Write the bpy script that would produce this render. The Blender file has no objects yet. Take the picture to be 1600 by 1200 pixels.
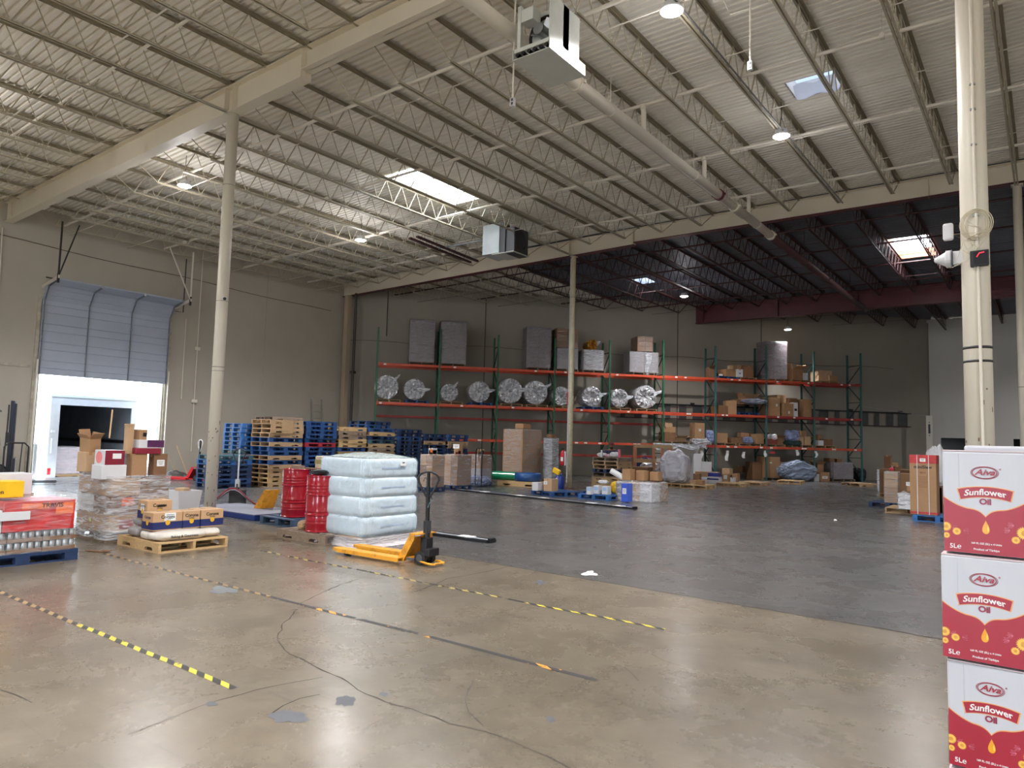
import bpy, math, random
from mathutils import Vector, Matrix, noise
random.seed(7)
SC = bpy.context.scene
COL = SC.collection
PI = math.pi

# ------------------------------------------------------------------ camera
FPX = 1112.9
YAW, PITCH, ROLL = math.radians(-37.1), math.radians(4.53), math.radians(1.505)
EYE = Vector((0, 0, 1.65))
fw = Vector((math.sin(YAW) * math.cos(PITCH), math.cos(YAW) * math.cos(PITCH), math.sin(PITCH)))
r0 = Vector((math.cos(YAW), -math.sin(YAW), 0))
u0 = r0.cross(fw)
RR = r0 * math.cos(ROLL) + u0 * math.sin(ROLL)
UU = -r0 * math.sin(ROLL) + u0 * math.cos(ROLL)
cam_data = bpy.data.cameras.new('camera')
cam_data.sensor_width = 36
cam_data.lens = FPX * 36 / 1600
cam_data.clip_start = 0.05
cam_data.clip_end = 400
cam = bpy.data.objects.new('camera', cam_data)
COL.objects.link(cam)
cam.matrix_world = Matrix(((RR.x, UU.x, -fw.x, EYE.x), (RR.y, UU.y, -fw.y, EYE.y), (RR.z, UU.z, -fw.z, EYE.z), (0, 0, 0, 1)))
SC.camera = cam

# ------------------------------------------------------------------ exposure, sky, sun
SC.view_settings.view_transform = 'Standard'
SC.view_settings.look = 'None'
SC.view_settings.gamma = 1
SC.view_settings.use_curve_mapping = False
SC.view_settings.exposure = 0.5
SC.cycles.max_bounces = 9
SC.cycles.diffuse_bounces = 5
SC.cycles.glossy_bounces = 3
SC.cycles.transparent_max_bounces = 12
SC.cycles.transmission_bounces = 4
SC.cycles.sample_clamp_indirect = 3.0
SC.cycles.caustics_reflective = False
SC.cycles.caustics_refractive = False
SC.cycles.use_denoising = True
world = bpy.data.worlds.new('sky')
SC.world = world
world.use_nodes = True
wn = world.node_tree.nodes
wn['Background'].inputs['Color'].default_value = (0.74, 0.87, 1.0, 1)
wn['Background'].inputs['Strength'].default_value = 13.0
sun = bpy.data.lights.new('sun', 'SUN')
sun.energy = 28
sun.angle = 0.01
sun.color = (1, 0.95, 0.87)
so = bpy.data.objects.new('sun', sun)
COL.objects.link(so)
so.rotation_euler = Vector((-.5, .38, -.78)).to_track_quat('-Z', 'Y').to_euler()

LAMP_W = 320        # one high bay lamp
def lamp_light(x, y, z, power=1.0, spread=140, glow=1.0):
    d = bpy.data.lights.new('high_bay_light', 'AREA')
    d.shape = 'DISK'; d.size = 0.34; d.energy = LAMP_W * power * 0.95; d.spread = math.radians(spread); d.color = (0.985, 0.968, 0.995)
    o = bpy.data.objects.new('high_bay_light', d); COL.objects.link(o); o.location = (x, y, z)
    if not glow: return
    p = bpy.data.lights.new('high_bay_glow', 'POINT')
    p.energy = LAMP_W * power * 0.2 * glow; p.shadow_soft_size = 0.36; p.color = (0.985, 0.968, 0.995)
    q = bpy.data.objects.new('high_bay_glow', p); COL.objects.link(q); q.location = (x, y, z - 0.26)

def portal(loc, rot, sx, sy):
    d = bpy.data.lights.new('daylight_portal', 'AREA'); d.shape = 'RECTANGLE'; d.size = sx; d.size_y = sy
    d.energy = 1; d.cycles.is_portal = True
    o = bpy.data.objects.new('daylight_portal', d); COL.objects.link(o); o.location = loc; o.rotation_euler = rot
portal((-27.0, 11.37, 1.7), (0, math.radians(-90), 0), 3.3, 4.1)
portal((14.1, -5.0, 1.9), (0, math.radians(90), 0), 3.8, 5.0)
REAR = [(-17, -12.5), (-4, 0)]  # rear door openings, added out of view to let in extra daylight
for a, c in REAR: portal(((a + c) / 2, -14.1, 2.1), (math.radians(90), 0, 0), c - a, 4.2)

# ------------------------------------------------------------------ pixels of the photo to places
def ray(px, py):
    d = fw * FPX + RR * (px - 800) - UU * (py - 600)
    return d.normalized()
def G(px, py, z=0.0):
    d = ray(px, py); t = (z - EYE.z) / d.z
    return EYE + d * t
def ONY(px, py, Y):
    d = ray(px, py); return EYE + d * (Y / d.y)
def ONX(px, py, X):
    d = ray(px, py); return EYE + d * (X / d.x)
def DEP(p):
    return (Vector(p) - EYE).dot(fw)
def ZAT(px, py, p):
    d = ray(px, py); return EYE.z + d.z / math.hypot(d.x, d.y) * math.hypot(p[0], p[1])

# rack line and skew wall
RF = Vector((-7.80, 40.2, 0)); RA = math.radians(41.5)
RD = Vector((math.sin(RA), math.cos(RA), 0)); RN = Vector((-math.cos(RA), math.sin(RA), 0))
def RP(px, py, off=0.0):
    d = ray(px, py); o = RF + RN * off
    t = (o - Vector((0, 0, EYE.z))).dot(RN) / d.dot(RN)
    return EYE + d * t
WOFF = 2.07
W0 = RF + RN * WOFF
def ywall(x): return W0.y + (x - W0.x) * RD.y / RD.x
def xwall(y): return W0.x + (y - W0.y) * RD.x / RD.y

# ------------------------------------------------------------------ mesh builder
class MB:
    def __init__(s): s.v = []; s.f = []; s.m = []; s.cur = 0
    def add(s, vs, fs, m=None):
        n = len(s.v); s.v.extend([tuple(p) for p in vs])
        for f in fs:
            s.f.append([i + n for i in f]); s.m.append(s.cur if m is None else m)
        return s
    def box(s, c, d, rz=0.0, M=None, m=None, tp=(1, 1)):
        x, y, z = d[0] / 2, d[1] / 2, d[2] / 2
        vs = [Vector((sx * x * (tp[0] if sz > 0 else 1), sy * y * (tp[1] if sz > 0 else 1), sz * z)) for sz in (-1, 1) for sy in (-1, 1) for sx in (-1, 1)]
        if M is not None: vs = [M @ v for v in vs]
        if rz:
            R = Matrix.Rotation(rz, 3, 'Z'); vs = [R @ v for v in vs]
        c = Vector(c); vs = [v + c for v in vs]
        return s.add(vs, [(0, 2, 3, 1), (4, 5, 7, 6), (0, 1, 5, 4), (2, 6, 7, 3), (0, 4, 6, 2), (1, 3, 7, 5)], m)
    def span(s, a, b, m=None):
        return s.box([(a[i] + b[i]) / 2 for i in range(3)], [abs(b[i] - a[i]) for i in range(3)], m=m)
    def bar(s, p0, p1, w, h, m=None, up=(0, 0, 1)):
        p0 = Vector(p0); p1 = Vector(p1); d = (p1 - p0); L = d.length; d.normalize()
        u = Vector(up)
        if abs(d.dot(u)) > 0.99: u = Vector((1, 0, 0))
        sx = d.cross(u).normalized(); uz = sx.cross(d)
        vs = [p + sx * a * w / 2 + uz * b * h / 2 for p in (p0, p1) for b in (-1, 1) for a in (-1, 1)]
        return s.add(vs, [(0, 1, 3, 2), (4, 6, 7, 5), (0, 4, 5, 1), (2, 3, 7, 6), (0, 2, 6, 4), (1, 5, 7, 3)], m)
    def cyl(s, p0, p1, r, r1=None, n=12, cap=True, m=None):
        return s.tube([p0, p1], [r, r if r1 is None else r1], n, cap, m)
    def tube(s, pts, r, n=8, cap=True, m=None, closed=False):
        pts = [Vector(p) for p in pts]; k = len(pts)
        rs = r if isinstance(r, (list, tuple)) else [r] * k
        vs = []; ref = None
        for i, p in enumerate(pts):
            if closed: t = pts[(i + 1) % k] - pts[i - 1]
            else: t = pts[min(i + 1, k - 1)] - pts[max(i - 1, 0)]
            t.normalize()
            if ref is None:
                ref = Vector((0, 0, 1)) if abs(t.z) < 0.9 else Vector((1, 0, 0))
            a = t.cross(ref)
            if a.length < 1e-6: a = t.orthogonal()
            a.normalize(); b = t.cross(a); ref = -b if ref.dot(-b) > 0 else b
            ref = a.cross(t) if a.cross(t).dot(ref) > 0 else -(a.cross(t))
            a = t.cross(ref).normalized(); b = ref.normalized()
            for j in range(n):
                q = 2 * PI * j / n; vs.append(p + (a * math.cos(q) + b * math.sin(q)) * rs[i])
        fs = []
        for i in range(k if closed else k - 1):
            i2 = (i + 1) % k
            for j in range(n):
                j2 = (j + 1) % n; fs.append((i * n + j, i * n + j2, i2 * n + j2, i2 * n + j))
        if cap and not closed: fs += [tuple(range(n))[::-1], tuple((k - 1) * n + j for j in range(n))]
        return s.add(vs, fs, m)
    def lathe(s, prof, n=20, c=(0, 0, 0), M=None, m=None):
        c = Vector(c); vs = []
        for (r, z) in prof:
            for j in range(n):
                q = 2 * PI * j / n; p = Vector((r * math.cos(q), r * math.sin(q), z))
                vs.append((M @ p if M is not None else p) + c)
        k = len(prof); fs = [(i * n + j, i * n + (j + 1) % n, (i + 1) * n + (j + 1) % n, (i + 1) * n + j) for i in range(k - 1) for j in range(n)]
        fs += [tuple(range(n))[::-1], tuple((k - 1) * n + j for j in range(n))]
        return s.add(vs, fs, m)
    def prism(s, poly, z0, z1, M=None, m=None):
        n = len(poly); vs = [Vector((p[0], p[1], z)) for z in (z0, z1) for p in poly]
        if M is not None: vs = [M @ v for v in vs]
        fs = [tuple(range(n))[::-1], tuple(n + i for i in range(n))] + [(i, (i + 1) % n, n + (i + 1) % n, n + i) for i in range(n)]
        return s.add(vs, fs, m)
    def grid(s, fn, nu, nv, m=None, closeu=False):
        vs = [fn(i / (nu if closeu else nu - 1), j / (nv - 1)) for j in range(nv) for i in range(nu)]
        fs = [(j * nu + i, j * nu + (i + 1) % nu, (j + 1) * nu + (i + 1) % nu, (j + 1) * nu + i) for j in range(nv - 1) for i in range(nu if closeu else nu - 1)]
        return s.add(vs, fs, m)
    def mesh(s, name, mats, smooth=False):
        me = bpy.data.meshes.new(name); me.from_pydata(s.v, [], s.f)
        mats = mats if isinstance(mats, (list, tuple)) else [mats]
        for x in mats: me.materials.append(x)
        if len(mats) > 1: me.polygons.foreach_set('material_index', s.m)
        if smooth: me.polygons.foreach_set('use_smooth', [True] * len(me.polygons))
        me.update(); return me
    def build(s, name, mats, parent=None, smooth=False, bev=0, ang=None):
        me = s.mesh(name, mats, smooth)
        o = bpy.data.objects.new(name, me); COL.objects.link(o)
        if parent is not None: o.parent = parent
        if bev:
            b = o.modifiers.new('bevel', 'BEVEL'); b.width = bev; b.segments = 2; b.limit_method = 'ANGLE'
        return o

def tag(o, label=None, cat=None, group=None, kind=None):
    if label: o['label'] = label
    if cat: o['category'] = cat
    if group: o['group'] = group
    if kind: o['kind'] = kind
    return o
def thing(name, label, cat, loc=(0, 0, 0), rz=0.0, group=None):
    o = bpy.data.objects.new(name, None); COL.objects.link(o)
    o.empty_display_size = 0.1
    o.location = loc; o.rotation_euler = (0, 0, rz)
    return tag(o, label, cat, group)
KIDS = {}
def copy_tree(o, parent=None):
    c = o.copy(); COL.objects.link(c)
    if parent is not None: c.parent = parent
    for ch in list(o.children): copy_tree(ch, c)
    return c
def struct(o):
    o['kind'] = 'structure'; return o
ORD = ['first', 'second', 'third', 'fourth', 'fifth', 'sixth', 'seventh', 'eighth', 'ninth', 'tenth', 'eleventh', 'twelfth', 'thirteenth', 'fourteenth', 'fifteenth', 'sixteenth', 'seventeenth', 'eighteenth', 'nineteenth', 'twentieth', 'twenty-first', 'twenty-second', 'twenty-third', 'twenty-fourth', 'twenty-fifth']

# ------------------------------------------------------------------ materials
def lin(c):
    return tuple(((x / 255) / 12.92 if x <= 10 else ((x / 255 + 0.055) / 1.055) ** 2.4) for x in c[:3]) + (1,)
MC = {}
def mat(name, col, rough=0.6, metal=0.0, var=0.12, vs=3.0, bump=0.0, bs=30.0, spec=0.5, emit=0, stretch=None, dirt=None, coat=0.0, trans=0.0):
    if name in MC: return MC[name]
    m = bpy.data.materials.new(name); m.use_nodes = True; nt = m.node_tree; N = nt.nodes; L = nt.links
    b = N['Principled BSDF']; b.inputs['Roughness'].default_value = rough; b.inputs['Metallic'].default_value = metal
    b.inputs['Specular IOR Level'].default_value = spec
    b.inputs['Coat Weight'].default_value = coat
    b.inputs['Transmission Weight'].default_value = trans
    tc = N.new('ShaderNodeTexCoord'); mp = N.new('ShaderNodeMapping'); L.new(tc.outputs['Object'], mp.inputs['Vector'])
    if stretch: mp.inputs['Scale'].default_value = stretch
    c = lin(col)
    if var > 0:
        nz = N.new('ShaderNodeTexNoise'); nz.inputs['Scale'].default_value = vs; nz.inputs['Detail'].default_value = 4; nz.inputs['Roughness'].default_value = 0.6
        L.new(mp.outputs[0], nz.inputs['Vector'])
        rp = N.new('ShaderNodeValToRGB'); e = rp.color_ramp.elements
        e[0].position = 0.3; e[1].position = 0.72
        d = dirt and lin(dirt)
        e[0].color = d if d else tuple(x * (1 - var) for x in c[:3]) + (1,)
        e[1].color = tuple(min(1, x * (1 + var)) for x in c[:3]) + (1,)
        if d: e[0].position = 0.22; e[1].position = 0.5
        L.new(nz.outputs['Fac'], rp.inputs['Fac']); L.new(rp.outputs['Color'], b.inputs['Base Color'])
    else: b.inputs['Base Color'].default_value = c
    if bump > 0:
        n2 = N.new('ShaderNodeTexNoise'); n2.inputs['Scale'].default_value = bs; n2.inputs['Detail'].default_value = 5
        L.new(mp.outputs[0], n2.inputs['Vector'])
        bp = N.new('ShaderNodeBump'); bp.inputs['Strength'].default_value = bump; bp.inputs['Distance'].default_value = 0.02
        L.new(n2.outputs['Fac'], bp.inputs['Height']); L.new(bp.outputs[0], b.inputs['Normal'])
    if emit:
        b.inputs['Emission Color'].default_value = c; b.inputs['Emission Strength'].default_value = emit
    MC[name] = m; return m

def film(name, col=(235, 240, 245), lo=0.12, hi=0.62, rough=0.14, scale=3.0, stretch=(1, 1, 6), bump=1.0):
    """clear stretch film: transparent with milky glossy folds"""
    if name in MC: return MC[name]
    m = bpy.data.materials.new(name); m.use_nodes = True; nt = m.node_tree; N = nt.nodes; L = nt.links
    b = N['Principled BSDF']; b.inputs['Base Color'].default_value = lin(col); b.inputs['Roughness'].default_value = rough
    b.inputs['Specular IOR Level'].default_value = 0.9
    tc = N.new('ShaderNodeTexCoord'); mp = N.new('ShaderNodeMapping'); mp.inputs['Scale'].default_value = stretch
    L.new(tc.outputs['Object'], mp.inputs['Vector'])
    nz = N.new('ShaderNodeTexNoise'); nz.inputs['Scale'].default_value = scale; nz.inputs['Detail'].default_value = 6; nz.inputs['Distortion'].default_value = 1.2
    L.new(mp.outputs[0], nz.inputs['Vector'])
    mr = N.new('ShaderNodeMapRange'); mr.inputs['From Min'].default_value = 0.36; mr.inputs['From Max'].default_value = 0.82
    mr.inputs['To Min'].default_value = lo; mr.inputs['To Max'].default_value = hi
    L.new(nz.outputs['Fac'], mr.inputs['Value'])
    bp = N.new('ShaderNodeBump'); bp.inputs['Strength'].default_value = bump; bp.inputs['Distance'].default_value = 0.05
    L.new(nz.outputs['Fac'], bp.inputs['Height']); L.new(bp.outputs[0], b.inputs['Normal'])
    t = N.new('ShaderNodeBsdfTransparent'); mx = N.new('ShaderNodeMixShader')
    L.new(mr.outputs[0], mx.inputs['Fac']); L.new(t.outputs[0], mx.inputs[1]); L.new(b.outputs[0], mx.inputs[2])
    L.new(mx.outputs[0], N['Material Output'].inputs['Surface'])
    MC[name] = m; return m

cream = mat('cream_paint', (220, 212, 198), 0.45, var=0.06, vs=1.2)
cream_col = mat('cream_column_paint', (220, 212, 196), 0.42, var=0.05, vs=1.5, bump=0.05, bs=60)
deck_cream = mat('cream_roof_deck', (242, 237, 226), 0.5, var=0.05, vs=0.5)
deck_dark = mat('dark_roof_deck', (88, 90, 100), 0.5, var=0.15, vs=0.7)
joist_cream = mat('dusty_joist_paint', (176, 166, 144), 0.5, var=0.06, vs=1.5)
joist_top = mat('dark_joist_paint', (140, 130, 108), 0.55, var=0.08, vs=1.5)  # top chords get a darker brown tone than the other joist parts
steel_dark = mat('dark_red_primer', (62, 30, 30), 0.55, var=0.2, vs=2)
beam_red = mat('dark_red_beam_paint', (82, 24, 32), 0.5, var=0.2, vs=1.5, dirt=None)
black = mat('black_plastic', (18, 18, 20), 0.45, var=0.1)
black_metal = mat('black_painted_steel', (24, 24, 27), 0.38, var=0.2, vs=12)
steel = mat('galvanised_steel', (165, 168, 170), 0.35, 0.85, var=0.12, vs=6)
white_p = mat('white_plastic', (208, 208, 210), 0.4, var=0.03)
white_paper = mat('white_paper', (232, 232, 230), 0.6, var=0.02)
kraft = mat('kraft_cardboard', (160, 123, 88), 0.75, var=0.08, vs=5, bump=0.05, bs=60)
kraft_d = mat('dark_kraft_cardboard', (122, 88, 60), 0.78, var=0.1, vs=4, bump=0.06, bs=50)
kraft_l = mat('pale_kraft_cardboard', (180, 148, 114), 0.75, var=0.06, vs=5, bump=0.05, bs=60)
tape_m = mat('brown_packing_tape', (170, 130, 88), 0.25, var=0.05)
wood = mat('pallet_pine', (172, 142, 106), 0.75, var=0.18, vs=6, bump=0.15, bs=40, stretch=(1, 5, 5))
wood_y = mat('fresh_pallet_wood', (190, 158, 112), 0.72, var=0.16, vs=6, bump=0.12, bs=40, stretch=(1, 5, 5))
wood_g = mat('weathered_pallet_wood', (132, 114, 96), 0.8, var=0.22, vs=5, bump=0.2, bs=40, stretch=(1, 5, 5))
wood_r = mat('reddish_crate_wood', (176, 116, 84), 0.75, var=0.18, vs=6, bump=0.12, bs=40)
blue_w = mat('blue_pallet_paint', (30, 68, 118), 0.65, var=0.3, vs=5, bump=0.1, bs=40)
blue_dk = mat('dark_blue_pallet_paint', (24, 46, 82), 0.65, var=0.3, vs=5, bump=0.1, bs=40)
blue_t = mat('faded_teal_pallet_paint', (58, 92, 104), 0.65, var=0.25, vs=5)
blue_lt = mat('bright_blue_pallet_paint', (40, 92, 150), 0.6, var=0.2, vs=5)
red_w = mat('red_pallet_paint', (150, 34, 50), 0.6, var=0.2, vs=5)
film_a = film('stretch_film', lo=.06, hi=.5)
film_thin = film('thin_stretch_film', lo=0.04, hi=0.34)
film_thick = film('thick_stretch_film', lo=0.25, hi=0.85)
# ================================================================== FLOOR
def floor_material():
    m = bpy.data.materials.new('polished_concrete'); m.use_nodes = True; nt = m.node_tree; N = nt.nodes; L = nt.links
    b = N['Principled BSDF']
    tc = N.new('ShaderNodeTexCoord'); P = tc.outputs['Object']
    def noise_(scale, det=6, stretch=None, dist=0.0, rough=0.6):
        n = N.new('ShaderNodeTexNoise'); n.inputs['Scale'].default_value = scale; n.inputs['Detail'].default_value = det
        n.inputs['Distortion'].default_value = dist; n.inputs['Roughness'].default_value = rough
        if stretch:
            mp = N.new('ShaderNodeMapping'); mp.inputs['Scale'].default_value = stretch[:3]
            if len(stretch) > 3: mp.inputs['Rotation'].default_value = (0, 0, stretch[3])
            L.new(P, mp.inputs['Vector']); L.new(mp.outputs[0], n.inputs['Vector'])
        else: L.new(P, n.inputs['Vector'])
        return n.outputs['Fac']
    def rng(v, a, c, to0=0.0, to1=1.0):
        r = N.new('ShaderNodeMapRange'); r.inputs['From Min'].default_value = a; r.inputs['From Max'].default_value = c
        r.inputs['To Min'].default_value = to0; r.inputs['To Max'].default_value = to1; r.interpolation_type = 'SMOOTHSTEP'; L.new(v, r.inputs['Value']); return r.outputs[0]
    def mix(f, a, c):
        x = N.new('ShaderNodeMix'); x.data_type = 'RGBA'
        if isinstance(f, float): x.inputs[0].default_value = f
        else: L.new(f, x.inputs[0])
        for i, q in ((6, a), (7, c)):
            if isinstance(q, tuple): x.inputs[i].default_value = q
            else: L.new(q, x.inputs[i])
        return x.outputs[2]
    tan = mix(rng(noise_(0.35, 6), 0.3, 0.75), lin((98, 90, 76)), lin((124, 114, 98)))
    tan = mix(rng(noise_(1.5, 9, dist=0.3, rough=0.7), 0.35, 0.85, 0, 0.7), tan, lin((78, 71, 60)))
    tan = mix(rng(noise_(5, 9, dist=0.8, rough=0.7), 0.45, 0.8, 0, 0.35), tan, lin((140, 132, 116)))
    gry = mix(rng(noise_(0.3, 6), 0.3, 0.75), lin((80, 79, 78)), lin((98, 96, 93)))
    gry = mix(rng(noise_(1.3, 9, (1, 1.5, 1, 0.4), 0.4, 0.7), 0.35, 0.85, 0, 0.6), gry, lin((60, 59, 58)))
    sep = N.new('ShaderNodeSeparateXYZ'); L.new(P, sep.inputs[0])
    # the slab pour changes at the saw joint (y = 7.47 .. 7.6)
    ma = N.new('ShaderNodeMath'); ma.operation = 'MULTIPLY_ADD'; ma.inputs[1].default_value = 0.0306; L.new(sep.outputs[0], ma.inputs[0]); L.new(sep.outputs[1], ma.inputs[2])
    side = rng(ma.outputs[0], 7.43, 7.46)
    far = rng(ma.outputs[0], 7.0, 13.0, 0.0, 0.35)
    col = mix(side, tan, gry)
    # tyre and scuff marks
    wv = rng(noise_(2.2, 7, (0.35, 3.4, 1, -0.5), 1.5), 0.55, 0.8, 0, 0.4)
    col = mix(wv, col, lin((60, 58, 56)))
    sp = N.new('ShaderNodeTexVoronoi'); sp.inputs['Scale'].default_value = 2.6; L.new(P, sp.inputs['Vector'])
    spn = rng(sp.outputs['Distance'], 0.03, 0.06, 1, 0)
    spm = N.new('ShaderNodeMath'); spm.operation = 'MULTIPLY'; L.new(spn, spm.inputs[0]); L.new(rng(noise_(0.9, 3), 0.5, 0.56), spm.inputs[1])
    col = mix(spm.outputs[0], col, lin((52, 48, 44)))
    col = mix(rng(noise_(30, 3), 0.5, 0.8, 0, 0.18), col, lin((60, 56, 50)))
    L.new(col, b.inputs['Base Color'])
    L.new(rng(noise_(1.1, 8, None, 0.3, 0.7), 0.25, 0.8, 0.22, 0.36), b.inputs['Roughness'])
    b.inputs['Specular IOR Level'].default_value = 0.55
    b.inputs['Coat Weight'].default_value = 0.25; b.inputs['Coat Roughness'].default_value = 0.2
    bp = N.new('ShaderNodeBump'); bp.inputs['Strength'].default_value = 0.12; bp.inputs['Distance'].default_value = 0.01
    L.new(noise_(5, 8), bp.inputs['Height']); L.new(bp.outputs[0], b.inputs['Normal'])
    return m
fb = MB(); fb.add([(-26.7, -14, 0), (14, -14, 0), (14, 60, 0), (-26.7, 60, 0)], [(0, 1, 2, 3)])
fl = struct(fb.build('floor', floor_material()))
gb = MB(); gb.add([(-110, -60, -0.06), (-26.7, -60, -0.06), (-26.7, 110, -0.06), (-110, 110, -0.06)], [(0, 1, 2, 3)])
gb.add([(-26.7, -60, -0.06), (60, -60, -0.06), (60, -14.2, -0.06), (-26.7, -14.2, -0.06)], [(0, 1, 2, 3)]); gb.add([(14.2, -14.2, -0.06), (60, -14.2, -0.06), (60, 60, -0.06), (14.2, 60, -0.06)], [(0, 1, 2, 3)])
struct(gb.build('yard_pavement', mat('pale_concrete_yard', (190, 190, 188), 0.8, var=0.08, vs=0.5)))

ink = mat('dark_crack_grime', (58, 52, 46), 0.9, var=0.3, vs=8)  # dark line colour of the floor cracks and joints
def ribbon(pts, w, z=0.0012, jit=0.0):
    b = MB(); out = []
    pts = [Vector((p[0], p[1], 0)) for p in pts]
    fine = []
    for i in range(len(pts) - 1):
        n = max(1, int((pts[i + 1] - pts[i]).length / 0.09)) if jit else 1
        for k in range(n): fine.append(pts[i].lerp(pts[i + 1], k / n))
    fine.append(pts[-1])
    vs = []
    for i, p in enumerate(fine):
        t = (fine[min(i + 1, len(fine) - 1)] - fine[max(i - 1, 0)]).normalized(); s = Vector((-t.y, t.x, 0))
        o = (noise.noise(Vector((p.x * 3, p.y * 3, 1.7))) * jit * 1.6 + noise.noise(Vector((p.x * 11, p.y * 11, 5))) * jit) if 0 < i < len(fine) - 1 else 0
        ww = w * (0.55 + 0.9 * random.random()) if jit else w
        vs += [p + s * (o - ww / 2) + Vector((0, 0, z)), p + s * (o + ww / 2) + Vector((0, 0, z))]
    b.add(vs, [(2 * i, 2 * i + 1, 2 * i + 3, 2 * i + 2)[::-1] for i in range(len(fine) - 1)])
    return b
def crack(pxs, w=0.012, jit=0.02):
    struct(ribbon([G(*p) for p in pxs], w, jit=jit).build('floor_crack', ink))
crack([(465, 952), (440, 975), (435, 1000), (450, 1022), (490, 1040), (520, 1055), (560, 1078), (620, 1102), (700, 1130), (757, 1142), (800, 1158), (860, 1182), (890, 1200)], 0.011, 0.02)
crack([(756, 1135), (732, 1112), (728, 1085), (738, 1062)], 0.006, 0.02)
crack([(465, 945), (500, 928), (530, 914), (560, 905)], 0.008, 0.02)
crack([(200, 1148), (255, 1128), (320, 1100), (400, 1078), (505, 1058)], 0.006, 0.012)
crack([(420, 1118), (445, 1103), (470, 1092), (500, 1085)], 0.012, 0.02)
crack([(1018, 1022), (1040, 1033), (1062, 1040)], 0.005, 0.02)
crack([(975, 1042), (990, 1055), (998, 1064)], 0.005, 0.02)
crack([(0, 1078), (30, 1090), (50, 1098)], 0.006, 0.01)
crack([(648, 925), (700, 905), (760, 893), (800, 884)], 0.01, 0.02)
crack([(1262, 822), (1225, 832), (1190, 838)], 0.01, 0.02)
# saw joints
struct(ribbon([(-26, 8.26), (-5.68, 7.615), (-2.6, 7.52)], 0.016, jit=0.006).build('floor_joint', ink))
struct(ribbon([(-2.6, 7.52), (-1.6, 7.49), (-0.9, 7.47), (4, 7.3)], 0.05, jit=0.02).build('floor_joint', ink))
struct(ribbon([(-13.9, 21.2), (-1, 20.9)], 0.014, jit=0.006).build('floor_joint', ink))
struct(ribbon([(-9.3, 8.0), (-10.5, 5.6)], 0.012, jit=0.01).build('floor_joint', ink))
# repaired / stained patches
patch_m = mat('dark_patch_filler', (84, 86, 90), 0.45, var=0.25, vs=4)
def patch(cx, cy, rx, ry, name='floor_patch', m=None, n=26, seed=0, z=0.0016):
    c = G(cx, cy); e = G(cx + rx, cy); g = G(cx, cy + ry)
    b = MB(); vs = [(c.x, c.y, z)]
    for i in range(n):
        q = 2 * PI * i / n; k = 0.75 + 0.5 * noise.noise(Vector((math.cos(q) * 1.7 + seed, math.sin(q) * 1.7, seed * 2.3)))
        p = c + (e - c) * math.cos(q) * k + (g - c) * math.sin(q) * k; vs.append((p.x, p.y, z))
    b.add(vs, [(0, 1 + i, 1 + (i + 1) % n) for i in range(n)])
    return struct(b.build(name, m or patch_m))
patch(452, 1120, 34, 12, seed=1); patch(332, 1100, 12, 5, seed=2); patch(540, 1096, 20, 12, seed=3); patch(860, 1124, 9, 6, seed=4)
patch(844, 910, 9, 4.5, seed=5); patch(600, 1085, 10, 5, seed=6); patch(350, 922, 26, 8, seed=8, m=mat('faint_blue_stain', (104, 108, 110), 0.4, var=0.2)) 
spill = patch(921, 896.5, 14, 5, seed=7, m=mat('white_powder', (240, 240, 238), 0.8, var=0.03), z=0.003)
del spill['kind']; spill.name = 'powder_spill'; tag(spill, 'small white powder spill on the grey concrete beside the saw joint', 'spill', kind='stuff')
b_ = patch(1305, 812.5, 3.5, 1.6, seed=9, m=MC['white_powder'], z=0.003); del b_['kind']; b_.name = 'paper_scrap'
tag(b_, 'tiny white paper scrap lying on the grey floor toward the racks', 'scrap')

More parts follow.
